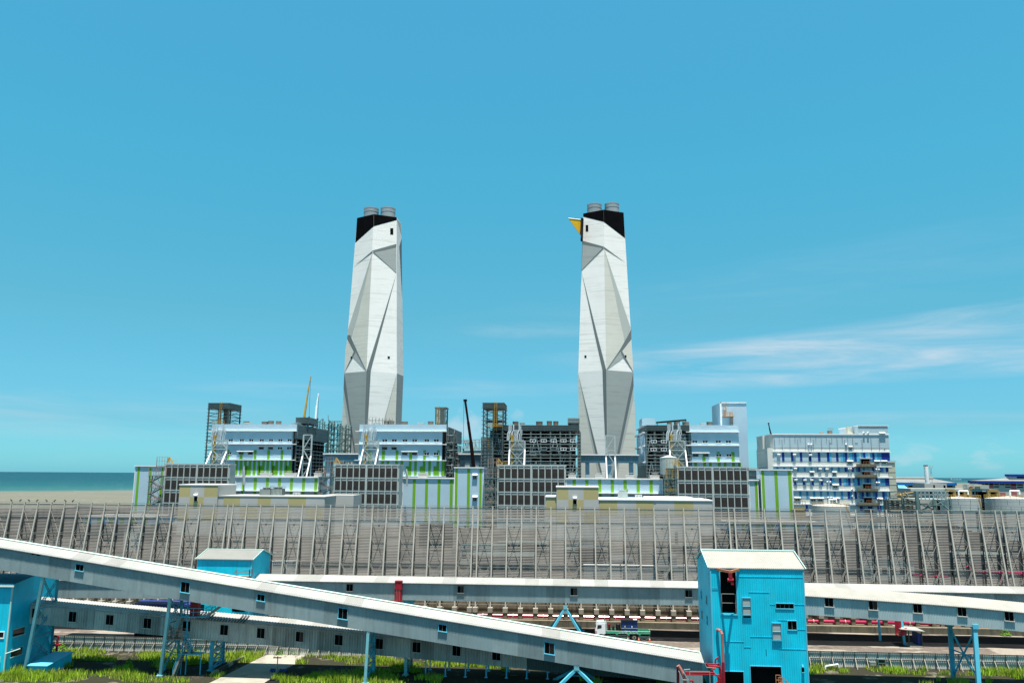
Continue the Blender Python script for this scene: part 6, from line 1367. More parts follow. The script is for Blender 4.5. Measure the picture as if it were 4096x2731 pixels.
def aframe(root, apex, feet, d0, d1, spread, base_z=0.0):
    for k, dd in enumerate((d0, d1)):
        ap = P(*apex, dd)
        for s_ in (-1, 1):
            mb = MB(); ft = ap + Vector((s_*spread, (-.9 if k == 0 else .9), 0)); ft.z = base_z; mb.beam(ap, ft, .34, .34); mb.box(ft.x-.35, ft.x+.35, ft.y-.35, ft.y+.35, base_z-.1, base_z+.1)
            part('trestle_leg', mb, 'teal_trim' if k == 0 else 'teal_steel', root)
        mb = MB(); mb.box(ap.x-.32, ap.x+.32, ap.y-.3, ap.y+.3, ap.z-.15, ap.z + .5); zz_ = ap.z*.45; mb.beam((ap.x - spread*.55, ap.y, zz_), (ap.x + spread*.55, ap.y, zz_), .14) if k else None
        part('trestle_head', mb, 'pale_teal_steel' if k == 0 else 'teal_steel', root)
aframe(gC, a4(1362,680), None, 137.5, 141.3, 2.9)
aframe(gA, a4(1495,1395), None, 104.9, 108.4, 2.7)
# row of slim posts under the lower gallery
pb = None
for (x, y) in ((1703,2700),(1782,2703),(1862,2706),(1945,2709),(2026,2712),(2107,2715),(2190,2718)):
    s, _ = GB.hit(x, 2640)
    for n_ in (-.1, -3.5):
        q = GB.p0 + GB.L*s + GB.N*n_; zt_ = GB.zf(s) if x < 2108 else GD.zf(GD.hit(x, 2690)[0]); mb = MB(); mb.beam((q.x, q.y, 0), (q.x, q.y, zt_), .16); mb.box(q.x-.2, q.x+.2, q.y-.2, q.y+.2, 0, .08); part('support_post', mb, 'teal_trim', gB if x < 2108 else gD)
# right gallery trestle with cross bracing
pa = P(*a7(1832,725), 108.7); pb_ = P(*a7(1882,1420), 107.9); pb_.z = 0; pc = P(*a7(1572,700), 112.6); pd_ = Pg(*a7(1612,1288))
for a_, b_, m_ in ((pa, pb_, 'teal_trim'), (pc, pd_, 'teal_steel')):
    mb = MB(); mb.beam(a_, b_, .5, .4); mb.box(a_.x-.35, a_.x+.35, a_.y-.35, a_.y+.35, a_.z-.2, a_.z+.35); part('trestle_leg', mb, m_, gE)
mb = MB(); mid = pa.lerp(pb_, .42).lerp(pc.lerp(pd_, .52), .5)
for q in (pa.lerp(pb_, .06), pc.lerp(pd_, .06), pa.lerp(pb_, .80), pc.lerp(pd_, .92), pa.lerp(pb_, .5), pc.lerp(pd_, .44)): mb.beam(q, mid, .16)
part('trestle_bracing', mb, 'teal_steel', gE)
mb = MB(); q = Pg(*a7(1100,915)); tq = Vector((q.x - .3, q.y, GC.zf(GC.hit(3615, 2420)[0]) + .1)); mb.beam(q, tq, .3); mb.beam((q.x - 2.6, q.y + 3, 0), (tq.x - 2.4, q.y + 3, tq.z), .3); part('trestle_leg', mb, 'teal_trim', gC)
# red riser box on the rear gallery + hopper
s0, s1 = GC.hit(1583, 2360)[0], GC.hit(1610, 2360)[0]; mb = MB(); GC.gbox(mb, s0, s1, -.25, hC + .25, .03, .85); 
for z in (-.1, hC*.62, hC + .1): GC.gbox(mb, s0 - .06, s1 + .06, z, z + .08, .02, .92, 0)
for k in range(1, 4): GC.gbox(mb, s0 + (s1-s0)*k/4 - .03, s0 + (s1-s0)*k/4 + .03, 0, hC*.6, .85, .9, 1)
single('red_duct', mb, ['red_paint', 'faded_red_paint'], (GC.at(s0, .4, -.25)), 'dark red rectangular duct standing against the rear gallery wall', 'duct')
q = GC.at(GC.hit(1632, 2405)[0], -1.2, 0); mb = MB(); mb.add([q + Vector(t) for t in ((-1.2,-1,0),(1.2,-1,0),(1.2,1,0),(-1.2,1,0),(-.25,-.3,-1.3),(.25,-.3,-1.3),(.25,.3,-1.3),(-.25,.3,-1.3))], [(0,1,5,4),(1,2,6,5),(2,3,7,6),(3,0,4,7),(4,5,6,7)]); part('hopper', mb, 'teal_steel', gC)

# ================================================================== TEAL TRANSFER TOWERS
def gable_roof(mb, x0, x1, y0, y1, ze, zr, o=.35, rib=.3, m=0, rd=.04):
    ym = (y0 + y1)/2; xs = []; k = x0 - o
    while k < x1 + o: xs += [(k, 0), (k + rib*.3, 0), (k + rib*.5, rd), (k + rib*.8, rd)]; k += rib
    xs = [(min(a, x1 + o), d) for a, d in xs]; n = len(xs); dz = (zr - ze)/(ym - y0)*o
    v = [(a, y0 - o, ze - dz + d) for a, d in xs] + [(a, ym, zr + d) for a, d in xs] + [(a, y1 + o, ze - dz + d) for a, d in xs] + [(a, y0 - o, ze - dz - .1) for a, d in xs]
    mb.add(v, [(i, i+1, n+i+1, n+i) for i in range(n-1)] + [(n+i, n+i+1, 2*n+i+1, 2*n+i) for i in range(n-1)] + [(3*n+i, 3*n+i+1, i+1, i) for i in range(n-1)], m)
YT = 104.2
fT = Fac(YT); tx0, tx1 = P(2840, 2269, YT).x, P(3213, 2275, YT).x; tze = (P(2840, 2269, YT).z + P(3213, 2275, YT).z)/2
ty1 = YT
for k in range(400):
    ty1 += .05
    # depth found from where the far left corner shows in the photo
    d_ = (Vector((tx0, ty1, tze)) - EYE); l_ = R.transposed() @ d_
    if CX + F*l_.x/(-l_.z) < 2789: break
ym_ = (YT + ty1)/2; tzr = P(2809, 2200, ym_).z
tower = thing('transfer_tower', 'tall teal transfer tower with white roof where the galleries meet at right', 'tower', ((tx0 + tx1)/2, ym_, 0))
tX = lambda u, v: P(u, v, YT).x
tZ = lambda u, v: P(u, v, YT).z
def trect(u0, v0, u1, v1): um, vm = (u0+u1)/2, (v0+v1)/2; return (tX(u0, vm), tX(u1, vm), tZ(um, v1), tZ(um, v0))
H1 = trect(*a6(606,405), *a6(770,848)); H2 = trect(*a6(843,857), *a6(921,886)); H3 = trect(*a6(1182,738), *a6(1368,788)); H4 = trect(*a6(1306,918), *a6(1398,1010))
D1 = trect(*a6(920,1392), *a6(1240,1568)); D1 = (D1[0], D1[1], .05, D1[3]); D2 = trect(*a6(645,1445), *a6(846,1568)); D2 = (D2[0], D2[1], .9, D2[3])
mb = MB(); wall_holes(mb, tx0, tx1, 0, tze, YT, .12, [H1, H2, H3, H4, D1, D2])
# left flank with four small openings, back and right walls, gable
def lrect(x, y): q = Ppl(*a6(x, y), Vector((tx0, 0, 0)), Vector((-1, 0, 0))); return q.y, q.z
LH = []
for x, y in ((405,645),(460,700),(412,850),(467,910)): y_, z_ = lrect(x, y); LH.append((y_ - .55, y_ + .55, z_ - .5, z_ + .5))
m2 = MB(); wall_holes(m2, YT + .12, ty1, 0, tze, 0, .12, LH); mb.add([(tx0 + q[1], q[0], q[2]) for q in m2.v], [f_[::-1] for f_ in m2.f])
mb.add([(tx0, YT, tze), (tx0, ty1, tze), (tx0, ym_, tzr)], [(0,2,1)]); mb.add([(tx1, YT, tze), (tx1, ty1, tze), (tx1, ym_, tzr)], [(0,1,2)])
mb.add([(tx1,YT,0),(tx1,ty1,0),(tx1,ty1,tze),(tx1,YT,tze)], [(0,1,2,3)]); mb.add([(tx0,ty1,0),(tx1,ty1,0),(tx1,ty1,tze),(tx0,ty1,tze)], [(3,2,1,0)])
zfl = H1[2]; mb.box(tx0 + .13, tx1 - .02, YT + .6, ty1 - .02, zfl - .3, zfl); mb.box(tx0 + .13, tx1 - .02, YT + .6, ty1 - .02, D1[3] + .6, D1[3] + .9)
mb.box(tx0 - .04, tx0 + .12, YT - .06, YT + .1, 0, tze - .1, 1); mb.box(tx1 - .12, tx1 + .04, YT - .06, YT + .1, 0, tze - .1, 1)
part('wall', mb, ['teal_cladding', 'teal_trim'], tower)
mb = MB(); x = tx0 + .25                      # upstanding ribs of the sheeting, cut round the openings
while x < tx1 - .2:
    cuts = sorted([(h[2] - .15, h[3] + .12) for h in (H1, H2, H3, H4, D1, D2) if h[0] - .12 < x < h[1] + .12] + [(0, .02), (tze - .05, tze)]); z = 0
    for c0, c1 in cuts:
        if c0 - z > .1: mb.add([(x-.03,YT,z),(x-.012,YT-.035,z),(x+.012,YT-.035,z),(x+.03,YT,z),(x-.03,YT,c0),(x-.012,YT-.035,c0),(x+.012,YT-.035,c0),(x+.03,YT,c0)], [(0,1,5,4),(1,2,6,5),(2,3,7,6)])
        z = max(z, c1)
    x += .27
for (xa, ya, xb, yb) in ((790,455,1468,458),(900,617,1115,617),(1120,745,1178,745),(1368,745,1478,748),(1200,908,1302,908),(1400,1005,1490,1008),(915,1080,1140,1076),(640,1130,850,1133),(850,1190,925,1190),(1215,1208,1500,1212),(510,592,600,595),(512,575,600,580)):
    p_, q_ = P(*a6(xa, ya), YT), P(*a6(xb, yb), YT); mb.box(p_.x, q_.x, YT - .038, YT, p_.z - .012, p_.z + .012)
part('sheet_ribs', mb, 'teal_cladding', tower)
mb = MB(); gable_roof(mb, tx0, tx1, YT, ty1, tze + .05, tzr + .05, .12, .24); part('roof', mb, 'worn_white_roof', tower)
mb = MB(); mb.box(tx0 - .3, tx1 + .3, ym_ - .3, ym_ + .3, tzr + .02, tzr + .16); mb.beam((tx0 - .26, YT - .25, tze), (tx0 - .26, ym_, tzr + .1), .12, .2); mb.beam((tx0 - .26, ty1 + .25, tze), (tx0 - .26, ym_, tzr + .1), .12, .2); mb.beam((tx1 + .26, YT - .25, tze), (tx1 + .26, ym_, tzr + .1), .1, .16); part('roof_trim', mb, 'mint_trim', tower)
def tframe(h, fw=.055, mull=1, m='teal_trim', pane=True, name='window'):
    mb = MB(); a, b, c, d = h
    for q in ((a-fw, b+fw, d, d+fw), (a-fw, b+fw, c-fw*1.3, c), (a-fw, a, c, d), (b, b+fw, c, d)): mb.box(q[0], q[1], YT-.08, YT+.01, q[2], q[3])
    o = part(name, mb, m, tower)
    if pane:
        mb = MB(); mb.box(a, b, YT+.05, YT+.07, c, d, 0)
        for i in range(mull): x = a + (b-a)*(i+1)/(mull+1); mb.box(x-.02, x+.02, YT+.02, YT+.05, c, d, 1)
        part('pane', mb, ['black_void', 'window_frame'], o)
tframe(H3, .07, 3); tframe(H4, .07, 1); tframe(H1, .09, 0, pane=False, name='hoist_opening'); tframe(D1, .06, 0, pane=False, name='doorway'); tframe(D2, .06, 0, pane=False, name='doorway')
mb = MB(); rails(mb, [(H1[0] + .1, YT + .05, H1[2]), (H1[1] - .1, YT + .05, H1[2])], 2.4, .035); part('safety_rail', mb, 'galvanised', tower)
for (q0, q1) in (((835,680),(916,850)), ((1146,942),(1232,1115))):
    h = trect(*a6(*q0), *a6(*q1)); mb = MB(); mb.box(h[0], h[1], YT-.10, YT, h[2], h[3], 0)
    for k in range(14): z = h[2] + (h[3]-h[2])*(k+.3)/14; mb.add([(h[0]+.05,YT-.14,z),(h[1]-.05,YT-.14,z),(h[1]-.05,YT-.11,z+.13),(h[0]+.05,YT-.11,z+.13)], [(0,1,2,3)], 0)
    for q in ((h[0]-.06,h[0],h[2],h[3]),(h[1],h[1]+.06,h[2],h[3]),(h[0]-.06,h[1]+.06,h[3],h[3]+.06),(h[0]-.1,h[1]+.1,h[2]-.12,h[2]),(h[0],h[1],(h[2]+h[3])/2-.04,(h[2]+h[3])/2+.04)): mb.box(q[0], q[1], YT-.2, YT, q[2], q[3], 1)
    part('louvre', mb, ['louvre_grey', 'teal_steel'], tower)
for h in LH: mb = MB(); mb.box(tx0 + .05, tx0 + .08, h[0], h[1], h[2], h[3], 0); mb.box(tx0 - .05, tx0 + .02, h[0] - .08, h[1] + .08, h[2] - .1, h[2], 1); mb.box(tx0 - .05, tx0 + .02, h[0] - .08, h[1] + .08, h[3], h[3] + .08, 1); mb.box(tx0 + .02, tx0 + .05, (h[0]+h[1])/2-.04, (h[0]+h[1])/2+.04, h[2], h[3], 2); part('window', mb, ['glass_dark', 'teal_trim', 'grey_trim'], tower)
pa, pb2, pcx = P(*a6(566,378), YT), P(*a6(795,382), YT), P(*a6(706,408), YT - 1.9)
mb = MB(); mb.beam(pa, pcx, .22, .28); mb.beam(pb2, pcx, .22, .28); part('hoist_beam', mb, 'orange_steel', tower)
mb = MB(); mb.box(pcx.x-.2, pcx.x+.2, pcx.y-.2, pcx.y+.2, pcx.z-.75, pcx.z-.1); mb.beam(pcx + Vector((.2,0,-.7)), pcx + Vector((.2,0,-1.5)), .3); mb.tube(pcx + Vector((-.35,0,-.95)), pcx + Vector((.35,0,-.95)), .22, 10); part('hoist', mb, 'red_paint', tower)
q = P(*a6(1463,1425), YT); mb = MB(); mb.tube(q + Vector((0,-.12,.3)), q + Vector((0,0,.55)), .1, 8); mb.box(q.x-.14, q.x+.14, YT-.2, YT, q.z-.25, q.z+.2, 1); mb.box(q.x-.17, q.x+.17, YT-.25, YT, q.z-.33, q.z-.25); part('vent_hood', mb, ['teal_trim', 'black_void'], tower)
q = P(*a6(1083,1245), YT); mb = MB(); mb.box(q.x-.05, q.x+.05, YT-.02, YT, q.z-.4, q.z+.35); part('rust_slot', mb, 'black_void', tower)
for h in (H1, D1, D2): mb = MB(); mb.box(h[0] - .4, h[1] + .4, YT + 1.6, YT + 1.7, h[2] - .02 if h is H1 else h[2], h[3] + .4); part('shade_backing', mb, 'interior_shade', tower)  # near-black sheets added behind the openings to paint the shade inside
# steel steps at the doorway
q0, q1 = P(*a6(1190,1490), YT - 2), P(*a6(1300,1560), YT - 2); root = thing('access_steps', 'orange railed access steps at the doorway of the teal tower', 'steps', (q0.x, YT - 2, 0))
mb = MB()
for k in range(6): mb.box(q0.x + k*.32, q0.x + .32 + k*.32, YT - 2.8, YT - 1.6, 1.5 - k*.25, 1.55 - k*.25)
part('treads', mb, 'galvanised', root); mb = MB()
for y in (YT - 2.8, YT - 1.6):
    for h_ in (.6, 1.15): mb.beam((q0.x, y, 1.5 + h_), (q0.x + .5, y, 1.5 + h_), .06); mb.beam((q0.x + .5, y, 1.5 + h_), (q0.x + 2, y, .3 + h_), .06)
    for x, z in ((0,1.5),(.5,1.5),(1.25,.9),(2,.3)): mb.beam((q0.x + x, y, 0), (q0.x + x, y, z + 1.15), .06)
part('railing', mb, 'orange_steel', root)

# --- small teal house at the end of the rear gallery
YS = 136.0; sx0, sx1, sze = P(790, 2233.5, YS).x, P(1008, 2236, YS).x, P(900, 2235, YS).z; sy1 = YS + 8.6; szr = P(1045, 2200, YS + 4).z
house = thing('transfer_house', 'low teal transfer house with pale gable roof behind the front gallery', 'building', ((sx0+sx1)/2, YS + 4, 0))
HS = [P(*a2(855,783), YS), P(*a2(990,825), YS)]; hs = (HS[0].x, HS[1].x, HS[1].z, HS[0].z)
mb = MB(); wall_holes(mb, sx0, sx1, 0, sze, YS, .12, [hs]); mb.add([(sx1,YS,0),(sx1,sy1,0),(sx1,sy1,sze),(sx1,(YS+sy1)/2,szr),(sx1,YS,sze)], [(0,1,2,3,4)]); mb.add([(sx0,YS,0),(sx0,sy1,0),(sx0,sy1,sze),(sx0,(YS+sy1)/2,szr),(sx0,YS,sze)], [(4,3,2,1,0)]); mb.add([(sx0,sy1,0),(sx1,sy1,0),(sx1,sy1,sze),(sx0,sy1,sze)], [(3,2,1,0)])
mb.box(sx1 - .12, sx1 + .05, YS - .05, YS + .1, 0, sze - .1, 1); part('wall', mb, ['teal_cladding', 'teal_trim'], house)
mb = MB(); gable_roof(mb, sx0, sx1, YS, sy1, sze + .05, szr + .05, .22, .3); part('roof', mb, 'pale_roof', house)
mb = MB(); ymS = (YS+sy1)/2; mb.box(sx0-.28, sx1+.28, ymS-.2, ymS+.2, szr+.02, szr+.16); 
for x in (sx0-.28, sx1+.28): mb.beam((x, YS-.3, sze-.05), (x, ymS, szr+.1), .1, .18); mb.beam((x, sy1+.3, sze-.05), (x, ymS, szr+.1), .1, .18)
part('roof_trim', mb, 'mint_trim', house)
mb = MB(); q = P(*a2(1000,440), YS - 1.2); q2 = P(*a2(880,460), YS - 1.2); rails(mb, [Vector((q.x - 1.7, YS - 1.2, q.z - .2)), Vector((q.x + .6, YS - 1.2, q.z - .2)), Vector((q.x + .6, YS, q.z - .2))], 1.1, .05); mb.beam((q.x - 1.7, YS - 1.2, q.z + .9), (q2.x - .8, YS - 1.2, q.z - 1.2), .08); mb.box(q.x - 1.7, q.x + .6, YS - 1.2, YS, q.z - .3, q.z - .2); part('stair_railing', mb, 'galvanised', house)
# --- left teal building
q = Pg(15, 2695); YL = q.y; lxc = q.x; lze = P(52, 2335, YL).z; ly1 = YL + 9.2; lx0 = lxc - 16; lzr = P(140, 2297, YL + 4.6).z
lb = thing('transfer_building', 'teal transfer building at the left edge beneath the front gallery', 'building', (lxc - 6, YL + 4.6, 0))
mb = MB(); lmid = (YL + ly1)/2
HW = (P(-8, 2541, YL).x, P(15, 2541, YL).x, P(5, 2549, YL).z, P(5, 2527, YL).z)
wall_holes(mb, lx0, lxc, 0, lze, YL, .12, [HW])
m2 = MB(); hl = []
for (xa, ya, xb, yb) in ((140,1010,256,1050), (117,1220,232,1262)):
    k0, k1 = Ppl(*a1(xa, ya), Vector((lxc,0,0)), Vector((1,0,0))), Ppl(*a1(xb, yb), Vector((lxc,0,0)), Vector((1,0,0))); hl.append((max(YL+.3, k0.y), k1.y, (k0.z+k1.z)/2 - .45, (k0.z+k1.z)/2 + .45))
wall_holes(m2, YL + .12, ly1, 0, lze, 0, .12, hl); mb.add([(lxc - q_[1], q_[0], q_[2]) for q_ in m2.v], m2.f)
mb.add([(lxc,YL,lze),(lxc,ly1,lze),(lxc,lmid,lzr)], [(0,1,2)]); mb.add([(lx0,ly1,0),(lxc,ly1,0),(lxc,ly1,lze),(lx0,ly1,lze)], [(3,2,1,0)]); mb.box(lxc-.12, lxc+.06, YL-.06, YL+.1, 0, lze-.1, 1); part('wall', mb, ['teal_cladding', 'mint_trim'], lb)
mb = MB(); gable_roof(mb, lx0, lxc, YL, ly1, lze + .05, lzr + .05, .35, .3); part('roof', mb, 'dull_teal', lb); mb = MB(); mb.box(lx0, lxc + .4, YL - .42, YL - .34, lze - .32, lze - .12); part('eave_trim', mb, 'white_trim', lb)
for h in hl: mb = MB(); mb.box(lxc-.06, lxc-.04, h[0], h[1], h[2], h[3], 0); mb.box(lxc, lxc+.06, h[0]-.06, h[1]+.06, h[2]-.12, h[2], 1); mb.box(lxc, lxc+.06, h[0]-.06, h[1]+.06, h[3], h[3]+.08, 1); part('window', mb, ['glass_dark', 'mint_trim'], lb)
mb = MB(); a, b, c, d = HW; mb.box(a, b, YL+.05, YL+.07, c, d, 0)
for k in ((a-.1,b+.1,d,d+.1),(a-.1,b+.1,c-.12,c),(b,b+.1,c,d)): mb.box(k[0],k[1],YL-.08,YL+.02,k[2],k[3],1)
part('window', mb, ['glass_dark', 'white_trim'], lb)
mb = MB(); q1_ = Pg(-40, 2700); mb.tube((lxc - .6, YL - .2, 0), (lxc - .6, YL - .2, 2.2), .06, 6); mb.path([(lxc + .1, YL - .2, 0), (lxc + .1, YL - .2, 2.6), (lxc + 1.2, YL + 1.0, 3.0)], .07, 6, 0); part('downpipe', mb, 'mint_trim', lb)
# lean-to box in front
qa, qb, qc = Pg(*a1(330,1455)), Pg(*a1(482,1475)), Pg(*a1(715,1390)); za, zc = P(*a1(325,1372), qa.y).z, P(*a1(728,1262), qc.y).z
shed = thing('lean_to_shed', 'small teal lean to shed in the grass beside the left trestle', 'shed', ((qa.x+qc.x)/2, qb.y, 0)); fy = min(qa.y, qb.y); x0_, x1_ = qa.x, qb.x; by = qc.y + .6
mb = MB(); dx = qc.x - qb.x
b_ = [(x0_,fy,0),(x1_,fy,0),(x1_+dx,by,0),(x0_+dx,by,0)]; t_ = [(x0_,fy,za),(x1_,fy,za),(x1_+dx,by,zc),(x0_+dx,by,zc)]; mb.add(b_ + t_, [(0,1,5,4),(1,2,6,5),(2,3,7,6),(3,0,4,7)]); part('wall', mb, 'teal_cladding', shed)
mb = MB(); o_ = .15; mb.prism([(x0_-o_,fy-o_,za),(x1_+o_,fy-o_,za),(x1_+dx+o_,by+o_,zc+.05),(x0_+dx-o_,by+o_,zc+.05)], (0,0,.1)); part('roof', mb, 'teal_trim', shed)

# blue roofed store and dark clutter under the galleries, left
YW = 129; mb = MB(); c0, c1 = P(530, 2404, YW), P(800, 2404, YW); mb.add([(c0.x,YW,c0.z-.35),(c1.x,YW,c0.z-.35),(c1.x,YW+3,c0.z-.2),(c0.x,YW+3,c0.z-.2),(c0.x,YW,c0.z-.75),(c1.x,YW,c0.z-.75)], [(0,1,2,3),(4,5,1,0)], 0); mb.box(c0.x+.5, c1.x-.5, YW+.4, YW+2.8, 0, c0.z-.75, 1); single('blue_roof_store', mb, ['navy_roof', 'plant_dark'], (c0.x+4, YW+2, 0), 'low store with navy blue roof behind the left ribbed gallery', 'shed')

# ================================================================== ZIGZAG STAIR at the second trestle
root = thing('zigzag_stair', 'rusty zigzag steel stair climbing the trestle left of centre', 'stair', (Pg(*a2(245,1480)).x, Pg(*a2(245,1480)).y, 0))
def flight(p0, p1, wy=.9, nsteps=9):
    mb = MB()
    for y in (0, wy): mb.beam(p0 + Vector((0,y,0)), p1 + Vector((0,y,0)), .1, .22)
    for i in range(nsteps + 1): q = p0.lerp(p1, i/nsteps); mb.box(q.x-.16, q.x+.16, q.y, q.y+wy, q.z-.03, q.z+.03)
    part('flight', mb, 'galvanised', root); mb = MB()
    for y in (0, wy):
        for h_ in (.55, 1.05): mb.beam(p0 + Vector((0,y,h_)), p1 + Vector((0,y,h_)), .055)
        for t in (0, .33, .66, 1): q = p0.lerp(p1, t); mb.beam(q + Vector((0,y,0)), q + Vector((0,y,1.05)), .055)
    part('handrail', mb, 'teal_steel', root)
dS = 109.3; s1_, s2_, s3_, s4_, s5_, s6_ = [Pd(*a2(*q), dS) for q in ((235,1490),(330,1275),(440,1270),(330,1105),(245,1060),(330,870))]
g0 = Pg(*a2(235,1485)); s1_.z = 0
flight(s1_, s2_ + Vector((0,0,.2))); flight(Vector((s3_.x - .3, s2_.y, s2_.z + .2)), s4_); flight(Vector((s5_.x, s4_.y, s4_.z)), s6_)
def landing(x0, x1, y, z, m='orange_steel'):
    mb = MB(); mb.box(x0, x1, y - .1, y + 1.2, z - .1, z); rails(mb, [(x0, y - .1, z), (x1, y - .1, z)], 1.05, .03); rails(mb, [(x0, y + 1.2, z), (x1, y + 1.2, z)], 1.05, .03); rails(mb, [(x0, y - .1, z), (x0, y + 1.2, z)], 1.05, .03); part('landing', mb, m, root)
landing(s2_.x - .2, s3_.x + 1.2, s2_.y, s2_.z + .2, 'teal_steel'); landing(Pd(*a2(165,1100), dS).x, Pd(*a2(345,1100), dS).x, s4_.y, s4_.z); landing(s6_.x - .2, s6_.x + 3.4, s6_.y, s6_.z, 'teal_steel')
mb = MB(); zc2 = s6_.z; mb.box(s6_.x + .9, s6_.x + 2.0, s6_.y + .3, s6_.y + 1.1, zc2, zc2 + 2.2, 0); part('red_cabinet', mb, 'red_paint', root)
flight(Vector((s6_.x + 3.2, s6_.y, s6_.z)), Vector((s6_.x + 5.8, s6_.y, s6_.z + 1.9))); mb = MB()
for x, z in ((s2_.x + .2, s2_.z), (s3_.x + .8, s2_.z), (s4_.x - .3, s4_.z)): mb.beam((x, s2_.y + 1, 0), (x, s2_.y + 1, z), .12)
mb.beam((s4_.x + .4, s4_.y + .6, s4_.z), (s6_.x + .4, s6_.y + .6, s6_.z + 2.5), .14); part('stair_frame', mb, 'teal_steel', root)

# ================================================================== LOW GREY BOUNDARY FENCE
YB = 119.8; hB_ = P(300, 2540, 119.8).z
def low_fence(label, ua, ub, v):
    xa, xb = P(ua, v, YB).x, P(ub, v, YB).x; root = thing('boundary_fence', label, 'fence', ((xa+xb)/2, YB, 0)); mb = MB(); x = xa; v_ = []
    n = 0; xs = []
    while x < xb: xs += [(x, 0), (x+.12, 0), (x+.16, .04), (x+.26, .04)]; x += .3
    n = len(xs); mb.add([(a, YB-d, .02) for a, d in xs] + [(a, YB-d, hB_) for a, d in xs], [(i,i+1,n+i+1,n+i) for i in range(n-1)]); part('sheeting', mb, 'fence_sheet', root)
    mb = MB()
    for z in (hB_ - .05, hB_*.52): mb.box(xa, xb, YB-.14, YB-.05, z - .05, z + .05)
    part('rail', mb, 'galvanised_dark', root); x = xa + .5
    p0_ = None
    while x < xb:
        if p0_ is None: mb = MB(); mb.beam((x, YB-.2, 0), (x, YB-.2, hB_+.05), .09, m=1); mb.beam((x, YB-.22, hB_*.62), (x - .15, YB-1.5, .02), .07, m=0); p0_ = (part('post', mb, ['galvanised', 'galvanised_dark'], root), x)
        else: part_copy(p0_[0], root, (x - p0_[1], 0, 0))
        x += 1.55
low_fence('low grey sheet fence with braced posts behind the left gallery and grass', 205, 1490, 2570); low_fence('low grey sheet fence with braced posts at right of the teal tower', 3222, 4230, 2650)

# ================================================================== TRUCK, CONES
o = Pg(2537, 2561); k_ = (Pg(2547, 2561).x - o.x)/10; TX = lambda u: o.x + (u - 2537)*k_; TZ = lambda v: (2560.5 - v)*k_*1.0; ty = o.y; tw = 2.3
z2300 = Z(2300, 2400, 5.88); tu = lambda x: TX(z2300(x,0)[0]); tv = lambda y: TZ(z2300(0,y)[1])
truck = thing('flatbed_truck', 'white and green flatbed truck carrying a dark blue compressor', 'truck', (TX(2490), ty + tw/2, 0))
mb = MB(); pr = [(tu(485),tv(800)),(tu(485),tv(700)),(tu(520),tv(575)),(tu(560),tv(560)),(tu(700),tv(560)),(tu(725),tv(580)),(tu(725),tv(800)),(tu(705),tv(800)),(tu(690),tv(815)),(tu(600),tv(800)),(tu(560),tv(830)),(tu(495),tv(820))]
mb.prism([(x, ty, z) for x, z in pr], (0, tw, 0)); mb.prism([(tu(530), ty + .15, tv(560)), (tu(525), ty + .15, tv(545)), (tu(700), ty + .15, tv(532)), (tu(715), ty + .15, tv(560))], (0, tw - .3, 0), 1); part('cab', mb, ['truck_white', 'steel_light'], truck)
mb = MB(); mb.prism([(tu(528),ty-.02,tv(690)),(tu(540),ty-.02,tv(605)),(tu(632),ty-.02,tv(605)),(tu(634),ty-.02,tv(672))], (0,.04,0)); mb.prism([(tu(492),ty+.1,tv(695)),(tu(520),ty+.1,tv(590)),(tu(516),ty+.1,tv(590)),(tu(486),ty+.1,tv(695))], (0,tw-.2,0)); part('window', mb, 'glass_dark', truck)
mb = MB(); mb.box(tu(488), tu(520), ty-.05, ty, tv(768), tv(742)); part('headlight', mb, 'cone_orange', truck)
mb = MB(); mb.box(tu(690), tu(1770), ty+.4, ty+tw-.4, tv(830), tv(800)); part('chassis', mb, 'black_steel', truck)
mb = MB(); mb.box(tu(735), tu(1770), ty, ty+tw, tv(805), tv(790), 1); mb.box(tu(740), tu(1765), ty-.04, ty+.04, tv(790), tv(735), 0); mb.box(tu(740), tu(1765), ty+tw-.04, ty+tw+.04, tv(790), tv(735), 0); mb.box(tu(1760), tu(1770), ty, ty+tw, tv(820), tv(735), 0); mb.box(tu(735), tu(1770), ty-.06, ty+.05, tv(738), tv(730), 2)
for x in (990, 1258, 1520): mb.prism([(tu(x-35),ty-.06,tv(790)),(tu(x-14),ty-.06,tv(818)),(tu(x+14),ty-.06,tv(818)),(tu(x+35),ty-.06,tv(790))], (0,.1,0), 0)
for x in (780,860,940,1070,1150,1330,1420,1590,1680): mb.box(tu(x-3), tu(x+3), ty-.07, ty-.04, tv(788), tv(738), 0)
part('load_bed', mb, ['truck_green', 'black_steel', 'truck_text'], truck)
mb = MB(); mb.box(tu(735), tu(745), ty, ty+tw, tv(790), tv(560), 0)
for y in (ty, ty+tw): mb.beam((tu(752), y, tv(735)), (tu(752), y, tv(555)), .09)
part('headboard', mb, 'steel_light', truck)
for x in (1395, 650):
    mb = MB()
    for ya, yb in ((ty+.02, ty+.5), (ty+tw-.5, ty+tw-.02)): mb.tube((tu(x), ya, .47), (tu(x), yb, .47), .47, 20, 0); mb.tube((tu(x), ya-.02, .47), (tu(x), ya+.01, .47), .29, 16, 1); mb.tube((tu(x), ya-.03, .47), (tu(x), ya+.01, .47), .13, 12, 0)
    part('wheel', mb, ['rubber', 'galvanised'], truck)
mb = MB()
for y in (835, 870, 898): mb.beam((tu(745), ty+.1, tv(y)), (tu(1290), ty+.1, tv(y)), .05)
for y in (848, 877): mb.beam((tu(1500), ty+.1, tv(y)), (tu(1765), ty+.1, tv(y)), .05)
part('side_guard', mb, 'truck_text', truck)
fc = bpy.data.curves.new('lettering', 'FONT'); fc.body = '亞泰電  氣公司'; fc.size = .62; fc.extrude = .01
fo = bpy.data.objects.new('lettering_tmp', fc); C.objects.link(fo); dg = bpy.context.evaluated_depsgraph_get(); me = bpy.data.meshes.new_from_object(fo.evaluated_get(dg)); bpy.data.objects.remove(fo)
